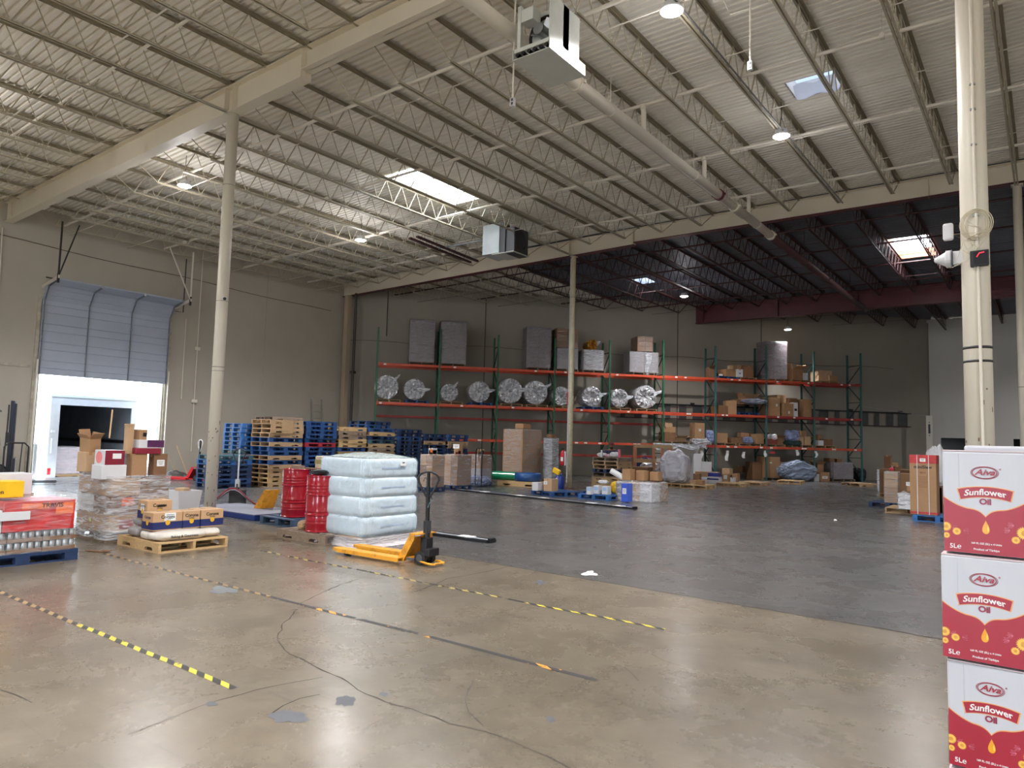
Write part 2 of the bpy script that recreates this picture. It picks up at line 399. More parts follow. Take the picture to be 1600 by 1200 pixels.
# hazard tape
def tape_material(name, yel, blk, wear, sparse=0):
    m = bpy.data.materials.new(name); m.use_nodes = True; nt = m.node_tree; N = nt.nodes; L = nt.links; b = N['Principled BSDF']
    tc = N.new('ShaderNodeTexCoord'); sp = N.new('ShaderNodeSeparateXYZ'); L.new(tc.outputs['Object'], sp.inputs[0])
    a = N.new('ShaderNodeMath'); a.operation = 'MULTIPLY_ADD'; a.inputs[1].default_value = 1.5; L.new(sp.outputs[1], a.inputs[0]); L.new(sp.outputs[0], a.inputs[2])
    f = N.new('ShaderNodeMath'); f.operation = 'MODULO'; f.inputs[1].default_value = 0.2
    ab = N.new('ShaderNodeMath'); ab.operation = 'ADD'; ab.inputs[1].default_value = 100.0; L.new(a.outputs[0], ab.inputs[0]); L.new(ab.outputs[0], f.inputs[0])
    g = N.new('ShaderNodeMath'); g.operation = 'GREATER_THAN'; g.inputs[1].default_value = 0.1; L.new(f.outputs[0], g.inputs[0])
    mx = N.new('ShaderNodeMix'); mx.data_type = 'RGBA'; 
    if sparse:
        n5 = N.new('ShaderNodeTexNoise'); n5.inputs['Scale'].default_value = 1.7; L.new(tc.outputs['Object'], n5.inputs['Vector']); g5 = N.new('ShaderNodeMath'); g5.operation = 'GREATER_THAN'; g5.inputs[1].default_value = sparse; L.new(n5.outputs['Fac'], g5.inputs[0]); g6 = N.new('ShaderNodeMath'); g6.operation = 'MULTIPLY'; L.new(g.outputs[0], g6.inputs[0]); L.new(g5.outputs[0], g6.inputs[1]); g = g6
    L.new(g.outputs[0], mx.inputs[0]); mx.inputs[6].default_value = lin(blk); mx.inputs[7].default_value = lin(yel)
    L.new(mx.outputs[2], b.inputs['Base Color']); b.inputs['Roughness'].default_value = 0.5
    nz = N.new('ShaderNodeTexNoise'); nz.inputs['Scale'].default_value = 5; nz.inputs['Detail'].default_value = 8; L.new(tc.outputs['Object'], nz.inputs['Vector'])
    r = N.new('ShaderNodeMapRange'); r.inputs['From Min'].default_value = wear; r.inputs['From Max'].default_value = wear + 0.03; L.new(nz.outputs['Fac'], r.inputs['Value'])
    L.new(r.outputs[0], b.inputs['Alpha'])
    return m
tp_new = tape_material('hazard_tape_print', (186, 170, 56), (44, 44, 42), 0.34)
tp_old = tape_material('worn_hazard_tape_print', (150, 124, 84), (48, 44, 40), 0.38)
tp_faint = tape_material('worn_out_hazard_tape_print', (160, 144, 80), (44, 42, 38), 0.43, .46)
def tape(name_label, y, x0, x1, parts):
    t = thing('hazard_tape', name_label, 'floor tape', ((x0 + x1) / 2, y, 0))
    for (a, c, m) in parts:
        b = MB(); n = max(2, int((c - a) / 0.12)); vs = []
        for i in range(n + 1):
            x = a + (c - a) * i / n; o = noise.noise(Vector((x * 1.1, y, 0))) * 0.02
            vs += [(x - (x0 + x1) / 2, o - 0.026, 0.0018), (x - (x0 + x1) / 2, o + 0.026, 0.0018)]
        b.add(vs, [(2 * i, 2 * i + 2, 2 * i + 3, 2 * i + 1) for i in range(n)])
        b.build('tape_strip', m, t)
tape('yellow and black hazard tape nearest the camera, ending beside a small dark patch', 2.75, -10.0, -4.27, [(-10.0, -6.6, tp_old), (-6.6, -4.27, tp_new)])
tape('long worn hazard tape starting near the beer pallet, with orange scraps', 4.46, -10.15, -2.57, [(-10.15, -6.4, tp_old), (-6.4, -2.57, tape_material('orange_scrap_tape_print', (206, 140, 48), (46, 44, 44), 0.39, .54))])
tape('faded hazard tape crossing behind the two nearer ones, bright at its end', 6.06, -9.0, -2.8, [(-9.0, -4.2, tp_faint), (-4.2, -2.8, tp_new)])

# ================================================================== WALLS
wall_m = mat('warm_grey_wall_paint', (176, 168, 154), 0.75, var=0.08, vs=0.35, bump=0.08, bs=6)
wall_b = mat('grey_tilt_up_wall', (150, 143, 131), 0.78, var=0.1, vs=0.3, bump=0.1, bs=4)
wall_w = mat('pale_grey_wall_panel', (214, 210, 202), 0.7, var=0.04, vs=0.4)
XL = -26.55; DY0, DY1, DTOP = 9.22, 13.42, 6.0
b = MB()
b.span((XL - 0.25, -14, 0), (XL, DY0, 9.6)); b.span((XL - 0.25, DY1, 0), (XL, 22.4, 9.6)); b.span((XL - 0.25, DY0, DTOP), (XL, DY1, 9.6))
struct(b.build('wall_left', wall_m))
b = MB(); s = Vector((W0.x, W0.y, 0)) - RD * 26.6; e = W0 + RD * 6.2
nrm = RN * 0.25
b.add([s, e, e + nrm, s + nrm] + [p + Vector((0, 0, 9.6)) for p in (s, e, e + nrm, s + nrm)], [(0, 1, 2, 3)[::-1], (4, 5, 6, 7), (0, 1, 5, 4), (1, 2, 6, 5), (2, 3, 7, 6), (3, 0, 4, 7)])
struct(b.build('wall_back', wall_b))
b = MB(); YB = 46.0
b.span((-5.35, YB, 2.42), (14, YB + 0.2, 9.08)); b.span((-5.35, YB, 0), (-4.85, YB + 0.2, 2.42)); b.span((-2.6, YB, 0), (-1.55, YB + 0.2, 2.42)); b.span((1.4, YB, 0), (14, YB + 0.2, 2.42))
b.span((-5.5, YB - 0.02, 3.55), (14, YB, 3.62)); b.span((-5.5, YB - 0.015, 2.9), (14, YB, 2.94))
b.span((-5.35, YB, 8.9), (-5.55, YB + 6, 9.08))
struct(b.build('wall_office', wall_w))
b = MB(); b.span((-8, 52.6, 0), (14.2, 52.8, 9.6)); b.span((-8.2, 49, 0), (-8, 52.8, 9.6)); struct(b.build('wall_far', wall_b))  # unseen wall, added to shut out sky light above the office wall
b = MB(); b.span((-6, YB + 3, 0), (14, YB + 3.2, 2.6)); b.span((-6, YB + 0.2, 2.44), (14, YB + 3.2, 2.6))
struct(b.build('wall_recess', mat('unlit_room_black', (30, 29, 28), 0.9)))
b = MB(); b.span((-27, -14.2, 4.2), (14, -14, 9.6)); q = -27
for a, c in REAR: b.span((q, -14.2, 0), (a, -14, 4.2)); q = c
b.span((q, -14.2, 0), (14, -14, 4.2)); struct(b.build('wall_rear', wall_m))
b = MB(); b.span((14, -14.2, 0), (14.2, -7.5, 9.6)); b.span((14, -2.5, 0), (14.2, 60, 9.6)); b.span((14, -7.5, 3.8), (14.2, -2.5, 9.6)); struct(b.build('wall_right', wall_m))  # unseen side opening, added for more daylight on the ceiling
# trims : door jamb steel, wall joints
jm = mat('grimy_jamb_steel', (172, 164, 148), 0.5, var=0.25, vs=4)
b = MB(); b.span((XL, DY0 - 0.16, 0), (XL + 0.05, DY0, 6.0)); b.span((XL, DY1, 0), (XL + 0.05, DY1 + 0.14, 6.0)); b.span((XL - 0.24, DY0 - 0.01, 0), (XL, DY0 + 0.05, 6)); b.span((XL - 0.24, DY1 - 0.05, 0), (XL, DY1 + 0.01, 6))
struct(b.build('trim_1', jm))
b = MB(); b.span((XL - 0.01, -2, 3.62), (XL + 0.03, 9.0, 3.7)); b.span((XL - 0.01, 6.6, 0), (XL + 0.012, 6.62, 9)); b.span((XL - 0.01, 17.6, 0), (XL + 0.008, 17.615, 9.2))
struct(b.build('trim_2', jm))

# ================================================================== ROOF
def zr(x): return -0.018 * max(0.0, -13.75 - x)
ZD = 9.12
SKY = [(-15.25, -13.95, 13.55, 16.5), (-4.15, -3.15, 14.55, 15.35), (-4.5, -3.12, 27.8, 30.9), (-15.2, -14.3, 28.7, 29.8)]
b = MB(); xs = sorted({-27.6, -18.0, -13.75, 14.0} | {q for s_ in SKY for q in s_[:2]})
y = -14.0; P_ = 0.152
prof = [(0, 0), (0.085, 0), (0.098, 0.055), (0.139, 0.055), (0.152, 0)]
ys = []
while y < 53:
    for k in range(4): ys.append((y + prof[k][0], prof[k][1], y + prof[k + 1][0], prof[k + 1][1]))
    y += P_
for (ya, za, yb, zb) in ys:
    yc = (ya + yb) / 2
    for i in range(len(xs) - 1):
        x0, x1 = xs[i], xs[i + 1]; xc = (x0 + x1) / 2
        if yc > 22 and x1 < xwall(yc) - 0.3: continue
        if any(s_[0] - .01 < xc < s_[1] + .01 and s_[2] < yc < s_[3] for s_ in SKY): continue
        dark = yc > 21.74 and xc > -18
        b.add([(x0, ya, ZD + za + zr(x0)), (x1, ya, ZD + za + zr(x1)), (x1, yb, ZD + zb + zr(x1)), (x0, yb, ZD + zb + zr(x0))], [(0, 1, 2, 3)[::-1]], 1 if dark else 0)
struct(b.build('ceiling', [deck_cream, deck_dark]))

def translucent(name, col, f=.85):
    m = bpy.data.materials.new(name); m.use_nodes = True; nt = m.node_tree; N = nt.nodes; L = nt.links; b = N['Principled BSDF']; b.inputs['Base Color'].default_value = lin(col); b.inputs['Roughness'].default_value = .4
    t = N.new('ShaderNodeBsdfTranslucent'); t.inputs['Color'].default_value = lin(col); mx = N.new('ShaderNodeMixShader'); mx.inputs['Fac'].default_value = f
    L.new(b.outputs[0], mx.inputs[1]); L.new(t.outputs[0], mx.inputs[2]); L.new(mx.outputs[0], N['Material Output'].inputs['Surface']); return m
sky_glass = translucent('skylight_acrylic', (250, 252, 255))
curb_o = mat('orange_primer_curb', (205, 120, 84), 0.6, var=0.15, vs=4)
def skylight(s_, curb, label, dome=None):
    x0, x1, y0, y1 = s_; t = thing('skylight', label, 'skylight', ((x0 + x1) / 2, (y0 + y1) / 2, ZD + zr(x0))); w, d = (x1 - x0), (y1 - y0)
    c = MB()
    for sx in (-1, 1): c.span((sx * w / 2, -d / 2 - .03, 0.0), (sx * (w / 2 + 0.03), d / 2 + .03, 0.34))
    for sy in (-1, 1): c.span((-w / 2, sy * d / 2, 0.0), (w / 2, sy * (d / 2 + 0.03), 0.34))
    c.build('curb', curb, t)
    g = MB(); g.grid(lambda u, v: ((u - .5) * (w + .06), (v - .5) * (d + .06), 0.34 + 0.16 * math.sin(PI * u) ** .5 * math.sin(PI * v) ** .5), 9, 9)
    g.build('acrylic_dome', dome or sky_glass, t, smooth=True)
    al = bpy.data.lights.new('skylight_daylight', 'AREA'); al.shape = 'RECTANGLE'; al.size = w - .06; al.size_y = d - .06; al.energy = (13 if w * d > 2 else 1.5) * w * d; al.color = (.9, .96, 1.0)
    ao = bpy.data.objects.new('skylight_daylight', al); COL.objects.link(ao); ao.location = ((x0 + x1) / 2, (y0 + y1) / 2, ZD + zr(x0) + .3)
    r = MB(); r.span((-w / 2, -0.02, 0.30), (w / 2, 0.02, 0.34)); r.build('crossbar', curb, t)
skylight(SKY[0], cream, 'long bright skylight in the cream roof deck above the drum pallets')
skylight(SKY[1], cream, 'small skylight in the cream deck with a torn bulging lining', translucent('darkened_acrylic', (70, 76, 92), .6))  # dome colour darkened to dim this skylight
skylight(SKY[2], curb_o, 'bright skylight with orange curb in the dark roof deck')
skylight(SKY[3], mat('blue_grey_curb', (90, 96, 110), 0.6), 'small dim skylight in the dark deck beyond the middle column')
g = MB(); g.grid(lambda u, v: (-3.65 + (u - .5) * 0.8, 14.95 + (v - .5) * 0.5, ZD - 0.03 - 0.17 * math.sin(PI * v) + 0.03 * math.sin(9 * u + 5 * v)), 14, 9)
tag(g.build('torn_liner', translucent('grey_liner', (214, 218, 226), .35), smooth=True), 'torn grey lining sagging out of the small skylight', 'liner')

# ---- joists
JM = {}
def joist_meshes(L, e0, e1, key):
    k = (round(L, 2), e0, e1, key)
    if k in JM: return JM[k]
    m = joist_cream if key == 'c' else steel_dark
    tm = MB()
    for sx in (-1, 1):
        tm.span((sx * 0.012, 0, 0.645), (sx * 0.07, L, 0.653)); tm.span((sx * 0.012, 0, 0.60), (sx * 0.018, L, 0.653))
    tm.span((-0.07, 0, 0.653), (0.07, 0.12, 0.70)); tm.span((-0.07, L - 0.12, 0.653), (0.07, L, 0.70))
    a = 0.0 if e0 else 1.05; z = L if e1 else L - 1.05
    bm_ = MB()
    for sx in (-1, 1):
        bm_.span((sx * 0.012, a, 0), (sx * 0.05, z, 0.007)); bm_.span((sx * 0.012, a, 0), (sx * 0.018, z, 0.045))
    wb = MB(); P = 0.61; a2, z2 = (1.05, L - 1.05)
    n = max(2, round((z2 - a2) / P)); P = (z2 - a2) / n; pts = [(0, 0.08, 0.63), (0, a2, 0.02)]
    for i in range(n): pts += [(0, a2 + P * (i + .5), 0.63), (0, a2 + P * (i + 1), 0.02)]
    pts += [(0, L - 0.08, 0.63)]
    for i in range(len(pts) - 1): wb.bar(pts[i], pts[i + 1], 0.022 if i % 2 else 0.016, 0.022 if i % 2 else 0.016)
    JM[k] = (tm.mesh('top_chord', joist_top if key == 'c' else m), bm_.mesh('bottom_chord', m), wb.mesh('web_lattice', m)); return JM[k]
def joist(x, y0, y1, e0, e1, key, label, group):
    t = thing('bar_joist', label, 'roof joist', (x, y0, 8.42 + zr(x)), 0, group)
    for nm, me in zip(('top_chord', 'bottom_chord', 'web_lattice'), joist_meshes(y1 - y0, e0, e1, key)):
        o = bpy.data.objects.new(nm, me); COL.objects.link(o); o.parent = t
XJ = [-0.51 - 1.324 * i for i in range(20)]
def colx(i): return i in (0, 10)
def near_word(i):
    if i < 10: return '%s cream bar joist from the near thick column' % ORD[i]
    return '%s cream bar joist from the near thick column' % ORD[i]
for i, x in enumerate(XJ):
    joist(x, 8.05, 21.74, colx(i), colx(i), 'c', '%s from the near thick column, middle bay' % ('cream bar joist, ' + ORD[i]), 'cream bar joists of the middle bay')
    if 6 <= i: joist(x, -5.6, 8.05, False, colx(i), 'c', '%s from the near thick column, in the nearest bay' % ('cream bar joist, ' + ORD[i]), 'cream bar joists of the nearest bay')
    yw = ywall(x)
    if yw > 23.4:
        y1 = min(yw - 0.02, 35.43); cr = x < -18
        joist(x, 21.74, y1, colx(i), False, 'c' if cr else 'd', '%s bar joist behind the middle column, %s counting from the office side' % ('cream' if cr else 'dark', ORD[i]), 'bar joists of the dark bay')
    if yw > 36.6:
        joist(x, 35.43, min(yw - 0.02, 49.1) if yw < 49 else 45.9, False, False, 'd', 'dark bar joist beyond the deep red beam, %s from the office side' % ORD[i], 'bar joists beyond the red beam')

# ---- beams
def ibeam(name, label, y, segs, mats_, stiff=(), fw_=0.26):
    t = thing(name, label, 'roof beam', (0, y, 0))
    for (x0, x1, zb0, zb1, zt0, zt1) in segs:
        b = MB()
        def slab(w, za0, za1, zc0, zc1, m=0):
            vs = [(x0, -w / 2, za0), (x1, -w / 2, za1), (x1, w / 2, za1), (x0, w / 2, za0), (x0, -w / 2, zc0), (x1, -w / 2, zc1), (x1, w / 2, zc1), (x0, w / 2, zc0)]
            b.add(vs, [(0, 3, 2, 1), (4, 5, 6, 7), (0, 1, 5, 4), (1, 2, 6, 5), (2, 3, 7, 6), (3, 0, 4, 7)], m)
        slab(fw_, zb0, zb1, zb0 + .018, zb1 + .018, 1); slab(0.012, zb0, zb1, zt0, zt1); slab(fw_, zt0 - .018, zt1 - .018, zt0, zt1)
        b.build('girder_length', mats_, t)
    for (x, z0, z1) in stiff:
        b = MB()
        for sy in (-1, 1): b.span((x - .006, sy * 0.006, z0), (x + .006, sy * fw_ * .46, z1))
        b.build('stiffener_plate', mats_[0], t)
    return t
cream_b = mat('beam_cream_paint', (218, 208, 188), 0.42, var=0.04, vs=1.0)
ibeam('roof_beam', 'cream steel roof beam across the top of the near left column', 8.05,
      [(-26.55, -11.24, 8.20, 8.47, 8.82, 9.05), (-11.24, 14, 8.62, 8.62, 9.05, 9.05)], [cream_b, cream_b], [(-13.9, 8.45, 9.03), (-13.6, 8.45, 9.03), (-11.26, 8.48, 9.0), (-26.3, 8.22, 8.8)])
ibeam('roof_beam', 'cream steel roof beam over the middle column with dark red lower edge', 21.74,
      [(-26.55, -19, 8.20, 8.34, 8.82, 8.94), (-19, -11.28, 8.34, 8.47, 8.94, 9.05), (-11.28, -2.45, 8.55, 8.50, 9.05, 9.05), (-2.45, 14, 8.50, 8.5, 9.05, 9.05)], [cream_b, beam_red], [(-13.9, 8.45, 9.03), (-11.3, 8.48, 9.0), (-2.45, 8.5, 9.0)])
ibeam('roof_beam', 'deep dark red roof beam above the second rack run', 35.43,
      [(-14.75, 14, 8.02, 8.12, 8.95, 8.98)], [beam_red, beam_red], [(-14.3, 8.03, 8.9), (-10.5, 8.03, 8.9), (-6.9, 8.05, 8.9)], 0.3)

# ---- bridging and sprinkler pipes, all along x
def xline(name, label, cat, y, z, r, x0, x1, m, square=False, group=None, hang=()):
    b = MB()
    for a, c in ((x0, min(-13.75, x1)), (max(-13.75, x0), x1)):
        if c <= a: continue
        p, q = Vector((a, y, z + zr(a))), Vector((c, y, z + zr(c)))
        if square: b.bar(p, q, r * 1.8, r * 0.5)
        else: b.cyl(p, q, r, n=8)
    for x in hang:
        b.cyl((x, y, z + zr(x)), (x, y, 9.1 + zr(x)), 0.006, n=4); b.cyl((x, y - r - .01, z + zr(x)), (x, y + r + .01, z + zr(x)), r * 1.35, n=8)
    return tag(b.build(name, m), label, cat, group)
for k, y in enumerate((-2.9, -0.2, 2.5, 5.3)):
    xline('bridging_bar', 'thin cream bridging bar under the nearest bay joists, %s from the camera end' % ORD[k], 'bridging bar', y, 8.43, 0.016, -26.4, 14, cream, True, 'bridging bars')
for k, y in enumerate((9.8, 11.7, 14.1, 15.8, 18.0, 20.0)):
    xline('bridging_bar', 'thin cream bridging bar under the middle bay joists, %s beyond the near beam' % ORD[k], 'bridging bar', y, 8.43, 0.016, -26.4, 14, cream, True, 'bridging bars')
for k, y in enumerate((24.5, 27.5, 31, 33.6)):
    xline('bridging_bar', 'dark bridging bar in the unpainted bay, %s beyond the middle column beam' % ORD[k], 'bridging bar', y, 8.43, 0.016, max(-26.4, xwall(y)), 14, steel_dark, True, 'dark bridging bars')
for k, y in enumerate((38.3, 41.5)):
    xline('bridging_bar', 'dark bridging bar beyond the red beam, %s one out' % ORD[k], 'bridging bar', y, 8.43, 0.016, xwall(y), 14, steel_dark, True, 'far dark bridging bars')
for k, y in enumerate((-3.2, 0.9, 5.9)):
    xline('sprinkler_branch_pipe', 'cream sprinkler branch pipe through the nearest bay joists, %s from the camera end' % ORD[k], 'sprinkler pipe', y, 8.72, 0.03, -26.2, 14, cream, False, 'sprinkler branch pipes', (-20, -16, -11.6))
for k, y in enumerate((9.55, 12.94, 16.2, 19.4)):
    xline('sprinkler_branch_pipe', 'cream sprinkler branch pipe in the middle bay, %s beyond the near beam' % ORD[k], 'sprinkler pipe', y, 8.66, 0.036, -26.2, 14, cream, False, 'sprinkler branch pipes', (-20.7, -15.4, -10.1, -7.4, -4.7, -2.1))
    b = MB(); b.cyl((-6.55, y, 8.08), (-6.55, y, 8.66), 0.055, n=12); b.cyl((-6.55, y, 8.56), (-6.55, y, 8.62), 0.07, n=12)
    tag(b.build('riser_pipe', cream, smooth=False), 'short cream riser above the main pipe, %s beyond the near beam' % ORD[k], 'sprinkler pipe', 'riser stubs on the main pipe')
for k, y in enumerate((23.6, 26.6, 29.8, 33.0)):
    xline('sprinkler_branch_pipe', 'dark sprinkler branch pipe in the unpainted bay, %s beyond the middle beam' % ORD[k], 'sprinkler pipe', y, 8.7, 0.03, max(-26.2, xwall(y)), 14, steel_dark, False, 'dark sprinkler branch pipes')
# main pipe
t = thing('sprinkler_main_pipe', 'thick sprinkler main running away under the joists, cream turning dark red', 'sprinkler pipe', (-6.55, 8.05, 8.0))
b = MB(); b.cyl((0, -13, 0), (0, 13.3, 0), 0.115, n=20); b.build('cream_pipe_length', cream_col, t, smooth=True)
b = MB(); b.cyl((0, 13.3, 0), (0, 27.2, 0), 0.113, n=20); b.build('red_pipe_length', steel_dark, t, smooth=True)
for y, m in ((2.3, cream_col), (9.1, beam_red), (10.2, cream_col), (13.3, cream_col), (20, steel_dark), (26.5, steel_dark)):
    b = MB(); b.cyl((0, y - .05, 0), (0, y + .05, 0), 0.14, n=20); b.box((0.15, y, 0), (0.05, 0.06, 0.05)); b.box((-0.15, y, 0), (0.05, 0.06, 0.05)); b.build('coupling', m, t)
for y in (-3, 3.5, 7.5, 12, 17, 24, 30):
    b = MB(); b.cyl((0, y, 0.1), (0, y, 1.05), 0.008, n=5); b.tube([(0.12 * math.cos(q), y, 0.12 * math.sin(q)) for q in [i * PI / 8 for i in range(16)]], 0.008, 4, closed=True); b.build('hanger_rod', cream if y < 13 else steel_dark, t)
# unused conduit along joists
b = MB(); b.cyl((-4.37, 8.6, 8.38), (-4.37, 20.6, 8.38), 0.018, n=6)
tag(b.build('conduit', mat('grey_conduit', (110, 108, 104), 0.5)), 'thin grey conduit clipped under a joist near the outlet drop', 'conduit')

# ---- columns
def column(label, x, y, r, ztop, z0=0.0, bands=(), base=True, wear=None):
    t = thing('steel_column', label, 'column', (x, y, 0))
    b = MB(); b.cyl((0, 0, z0), (0, 0, ztop), r, n=32); b.build('pipe_shaft', wear or cream_col, t, smooth=True)
    t.children[0].data.polygons[-1].use_smooth = False
    for z, h in bands:
        b = MB(); b.cyl((0, 0, z), (0, 0, z + h), r + 0.003, n=32); b.build('painted_ring', mat('black_ring_paint', (40, 38, 36), 0.5), t, smooth=True)
    if base:
        b = MB(); b.box((0, 0, 0.01), (r * 2.9, r * 2.9, 0.02)); b.build('base_plate', beam_red if r < 0.1 else cream_col, t)
    b = MB(); b.box((0, 0, ztop - 0.01), (r * 2.6, r * 2.6, 0.02)); b.build('cap_plate', cream_col, t)
    return t
chip = mat('chipped_cream_paint', (216, 206, 176), 0.45, var=0.1, vs=7, dirt=None)
c1 = column('cream steel column near the blue mat, carrying the near beam', -13.73, 8.05, 0.118, 8.44, bands=((3.0, .008), (2.92, .006), (4.38, .006), (6.86, .006)))
c2 = column('slender cream steel column with a red base in the middle of the hall', -13.75, 21.74, 0.085, 8.42, bands=((6.9, .01), (4.1, .01)), wear=chip)
c3 = column('thick cream steel column behind the sunflower oil boxes', -0.53, 8.05, 0.118, 8.60, bands=((2.63, .025), (2.50, .022)))
c4 = column('cream steel column partly hidden at the picture edge, farther than the thick one', -0.50, 21.74, 0.10, 8.46, bands=((3.3, .01),))
b = MB(); b.cyl((-0.075, -0.075, 0.2), (-0.075, -0.075, 8.35), 0.018, n=8); b.build('conduit_run', white_p, c2)
chipm = mat('rusty_paint_chip', (110, 84, 60), 0.8, var=0.4, vs=20)
def chips(col, r, n, z0, z1, seed):
    R_ = random.Random(seed); b = MB(); base = math.atan2(-col.location.y, -col.location.x)
    for i in range(n):
        q = base + R_.uniform(-1.2, 1.2); z = R_.uniform(z0, z1); h = R_.uniform(.015, .05); w = R_.uniform(.006, .016)
        M = Matrix.Rotation(q, 3, 'Z'); b.box(M @ Vector((r + .0006, 0, z)), (0.002, w, h), rz=q)
    b.build('paint_chip_stain', chipm, col)
chips(c1, 0.118, 26, 0.1, 1.9, 3); chips(c2, 0.085, 40, 0.1, 3.6, 4); chips(c3, 0.118, 6, 1.6, 2.3, 5)
# corner column with downpipe
t = thing('corner_column', 'brownish steel column with dark downpipe in the wall corner', 'column', (-26.0, 21.55, 0))
b = MB(); b.box((0, 0, 4.1), (0.24, 0.24, 8.2)); b.build('steel_section', mat('dingy_brown_paint', (168, 150, 128), 0.6, var=0.2, vs=0.8, stretch=(3, 3, .4)), t)
b = MB(); b.cyl((0.32, 0.18, 0), (0.32, 0.18, 8.3), 0.06, n=10); b.box((0.32, 0.18, 4.6), (0.2, 0.2, 0.12)); b.build('downpipe', mat('dark_downpipe', (56, 50, 44), 0.5), t)
# stuff on the thick column
def side_pt(px, py, r=0.118, cx=-0.53, cy=8.05):
    d = ray(px, py); a = Vector((d.x, d.y)); o = Vector((0 - cx, 0 - cy)); A = a.dot(a); B = 2 * o.dot(a); C = o.dot(o) - r * r; D = B * B - 4 * A * C
    k = (-B - math.sqrt(max(D, 0))) / (2 * A); return EYE + d * k
t = thing('conduit', 'cream conduit running down the thick column beside the boxes', 'conduit', (0, 0, 0))
b = MB(); q = side_pt(1521, 200); q2 = side_pt(1528, 400); b.tube([(q.x, q.y - .015, 8.4), (q.x + .0, q.y - .015, 4.3), (q2.x, q2.y - .02, 3.4), (q2.x + .006, q2.y - .02, 1.0)], 0.013, 8); b.build('tube_run', cream, t)
for z in (5.2, 4.95, 4.6, 3.9, 3.68): 
    b = MB(); b.box((q.x, q.y - .01, z), (0.05, 0.03, 0.015)); b.build('clamp', steel, t)
wire_m = mat('beige_wire', (196, 186, 160), 0.5, var=0)
t = thing('cable_coil', 'coil of beige network cable hooked on the thick column', 'cable', tuple(side_pt(1523, 352)))
b = MB()
for k in range(6):
    rr = 0.105 + 0.012 * (k % 3); b.tube([(rr * math.cos(a) + .004 * k, -0.02 - 0.004 * k, rr * math.sin(a) * 1.15) for a in [i * PI / 12 for i in range(24)]], 0.0035, 5, closed=True)
b.build('cable_loop', wire_m, t)
b = MB(); R_ = random.Random(2)
for k in range(5):
    pts = [Vector((R_.uniform(-.2, .12), -0.03 - .02 * R_.random(), R_.uniform(-.1, .1) - 0.12 * i)) for i in range(4)]
    b.tube(pts, 0.003, 4)
b.build('loose_wire', wire_m, t)
q = side_pt(1487, 362)
t = thing('access_point', 'small white wireless box on the side of the thick column', 'device', (q.x - 0.03, q.y, q.z)); b = MB(); b.box((0, 0, 0), (0.09, 0.06, 0.17)); b.build('shell', white_p, t, bev=.02)
q = side_pt(1492, 404)
t = thing('security_camera', 'white cone shaped security camera on the thick column', 'camera', (q.x, q.y, q.z))
M = Matrix.Rotation(-PI / 2, 3, 'Y')
b = MB(); b.lathe([(0.085, 0.0), (0.085, 0.05), (0.07, 0.06), (0.02, 0.15), (0.008, 0.155)], 20, (-0.02, 0, 0), M); b.build('housing', white_p, t, smooth=False)
b = MB(); b.box((0.03, 0, 0.0), (0.1, 0.09, 0.13)); b.build('mount', white_p, t, bev=.01)
b = MB(); b.cyl((-0.02, 0, 0), (-0.032, 0, 0), 0.088, n=20); b.build('seal_ring', mat('grey_ring', (120, 122, 126), .4), t)
q = side_pt(1531, 405)
t = thing('wall_display', 'small black box with a red light on the thick column', 'device', (q.x, q.y - 0.03, q.z))
b = MB(); b.box((0, 0, 0), (0.15, 0.06, 0.15)); b.build('case', black, t, bev=.006)
b = MB(); b.box((0.01, -0.032, 0.0), (0.11, 0.004, 0.12)); b.build('dark_lens', mat('dark_lens', (38, 38, 44), 0.15), t)
b = MB(); b.bar((-0.02, -0.036, 0.01), (0.0, -0.036, 0.045), 0.006, 0.006); b.bar((0.0, -0.036, 0.045), (0.04, -0.036, 0.05), 0.006, 0.006); b.build('red_indicator', mat('red_led', (255, 40, 60), 0.4, emit=2.0, var=0), t)
q = side_pt(357, 470, 0.118, -13.73, 8.05)
t = thing('security_camera', 'small white bullet camera on a bracket on the column by the blue mat', 'camera', (-13.6, 7.97, 4.42))
b = MB(); b.cyl((0.10, -0.03, 0.0), (0.26, -0.1, -0.05), 0.035, n=12); b.build('housing', white_p, t)
b = MB(); b.cyl((0.24, -0.09, -0.045), (0.27, -0.103, -0.052), 0.033, n=12); b.build('lens', black, t)
b = MB(); b.cyl((0, 0, 0.02), (0.12, -0.03, 0.0), 0.014, n=8); b.tube([(0, 0, 0.1), (0.06, -0.02, 0.3), (0.0, 0, 0.5), (0.07, -0.02, 0.62)], 0.006, 5); b.build('bracket', white_p, t)
# ================================================================== LAMPS
lens_m = mat('led_lens', (255, 250, 244), 0.4, emit=22, var=0)
def high_bay(x, y, z, label, hang=True, power=1.0, **kw):
    t = thing('high_bay_lamp', label, 'ceiling lamp', (x, y, z), 0, None)
    b = MB(); b.lathe([(0.18, 0.0), (0.185, 0.012), (0.18, 0.03), (0.14, 0.05), (0.13, 0.13), (0.05, 0.16)], 28); b.build('housing', white_p, t)
    b = MB(); b.lathe([(0.001, -0.03), (0.12, -0.03), (0.172, 0.0)], 28); b.build('lens', lens_m, t, smooth=True)
    if hang:
        b = MB()
        for q in (0, 2.1, 4.2): b.cyl((0.1 * math.cos(q), 0.1 * math.sin(q), 0.1), (0, 0, 0.42), 0.005, n=4)
        b.cyl((0, 0, 0.4), (0, 0, 9.12 + zr(x) - z), 0.008, n=5); b.build('hanger_wire', black_metal, t)
    lamp_light(x, y, z - 0.05, power, **kw)
high_bay(-4.48, 9.75, 8.3, 'bright round lamp below the joists beside the outlet drop', glow=.45)
high_bay(-4.43, 15.2, 8.3, 'bright round lamp under the joists near the small torn skylight', glow=.3)
high_bay(-18.3, 9.46, 8.2, 'round hanging lamp between the near beam and the roll-up door')
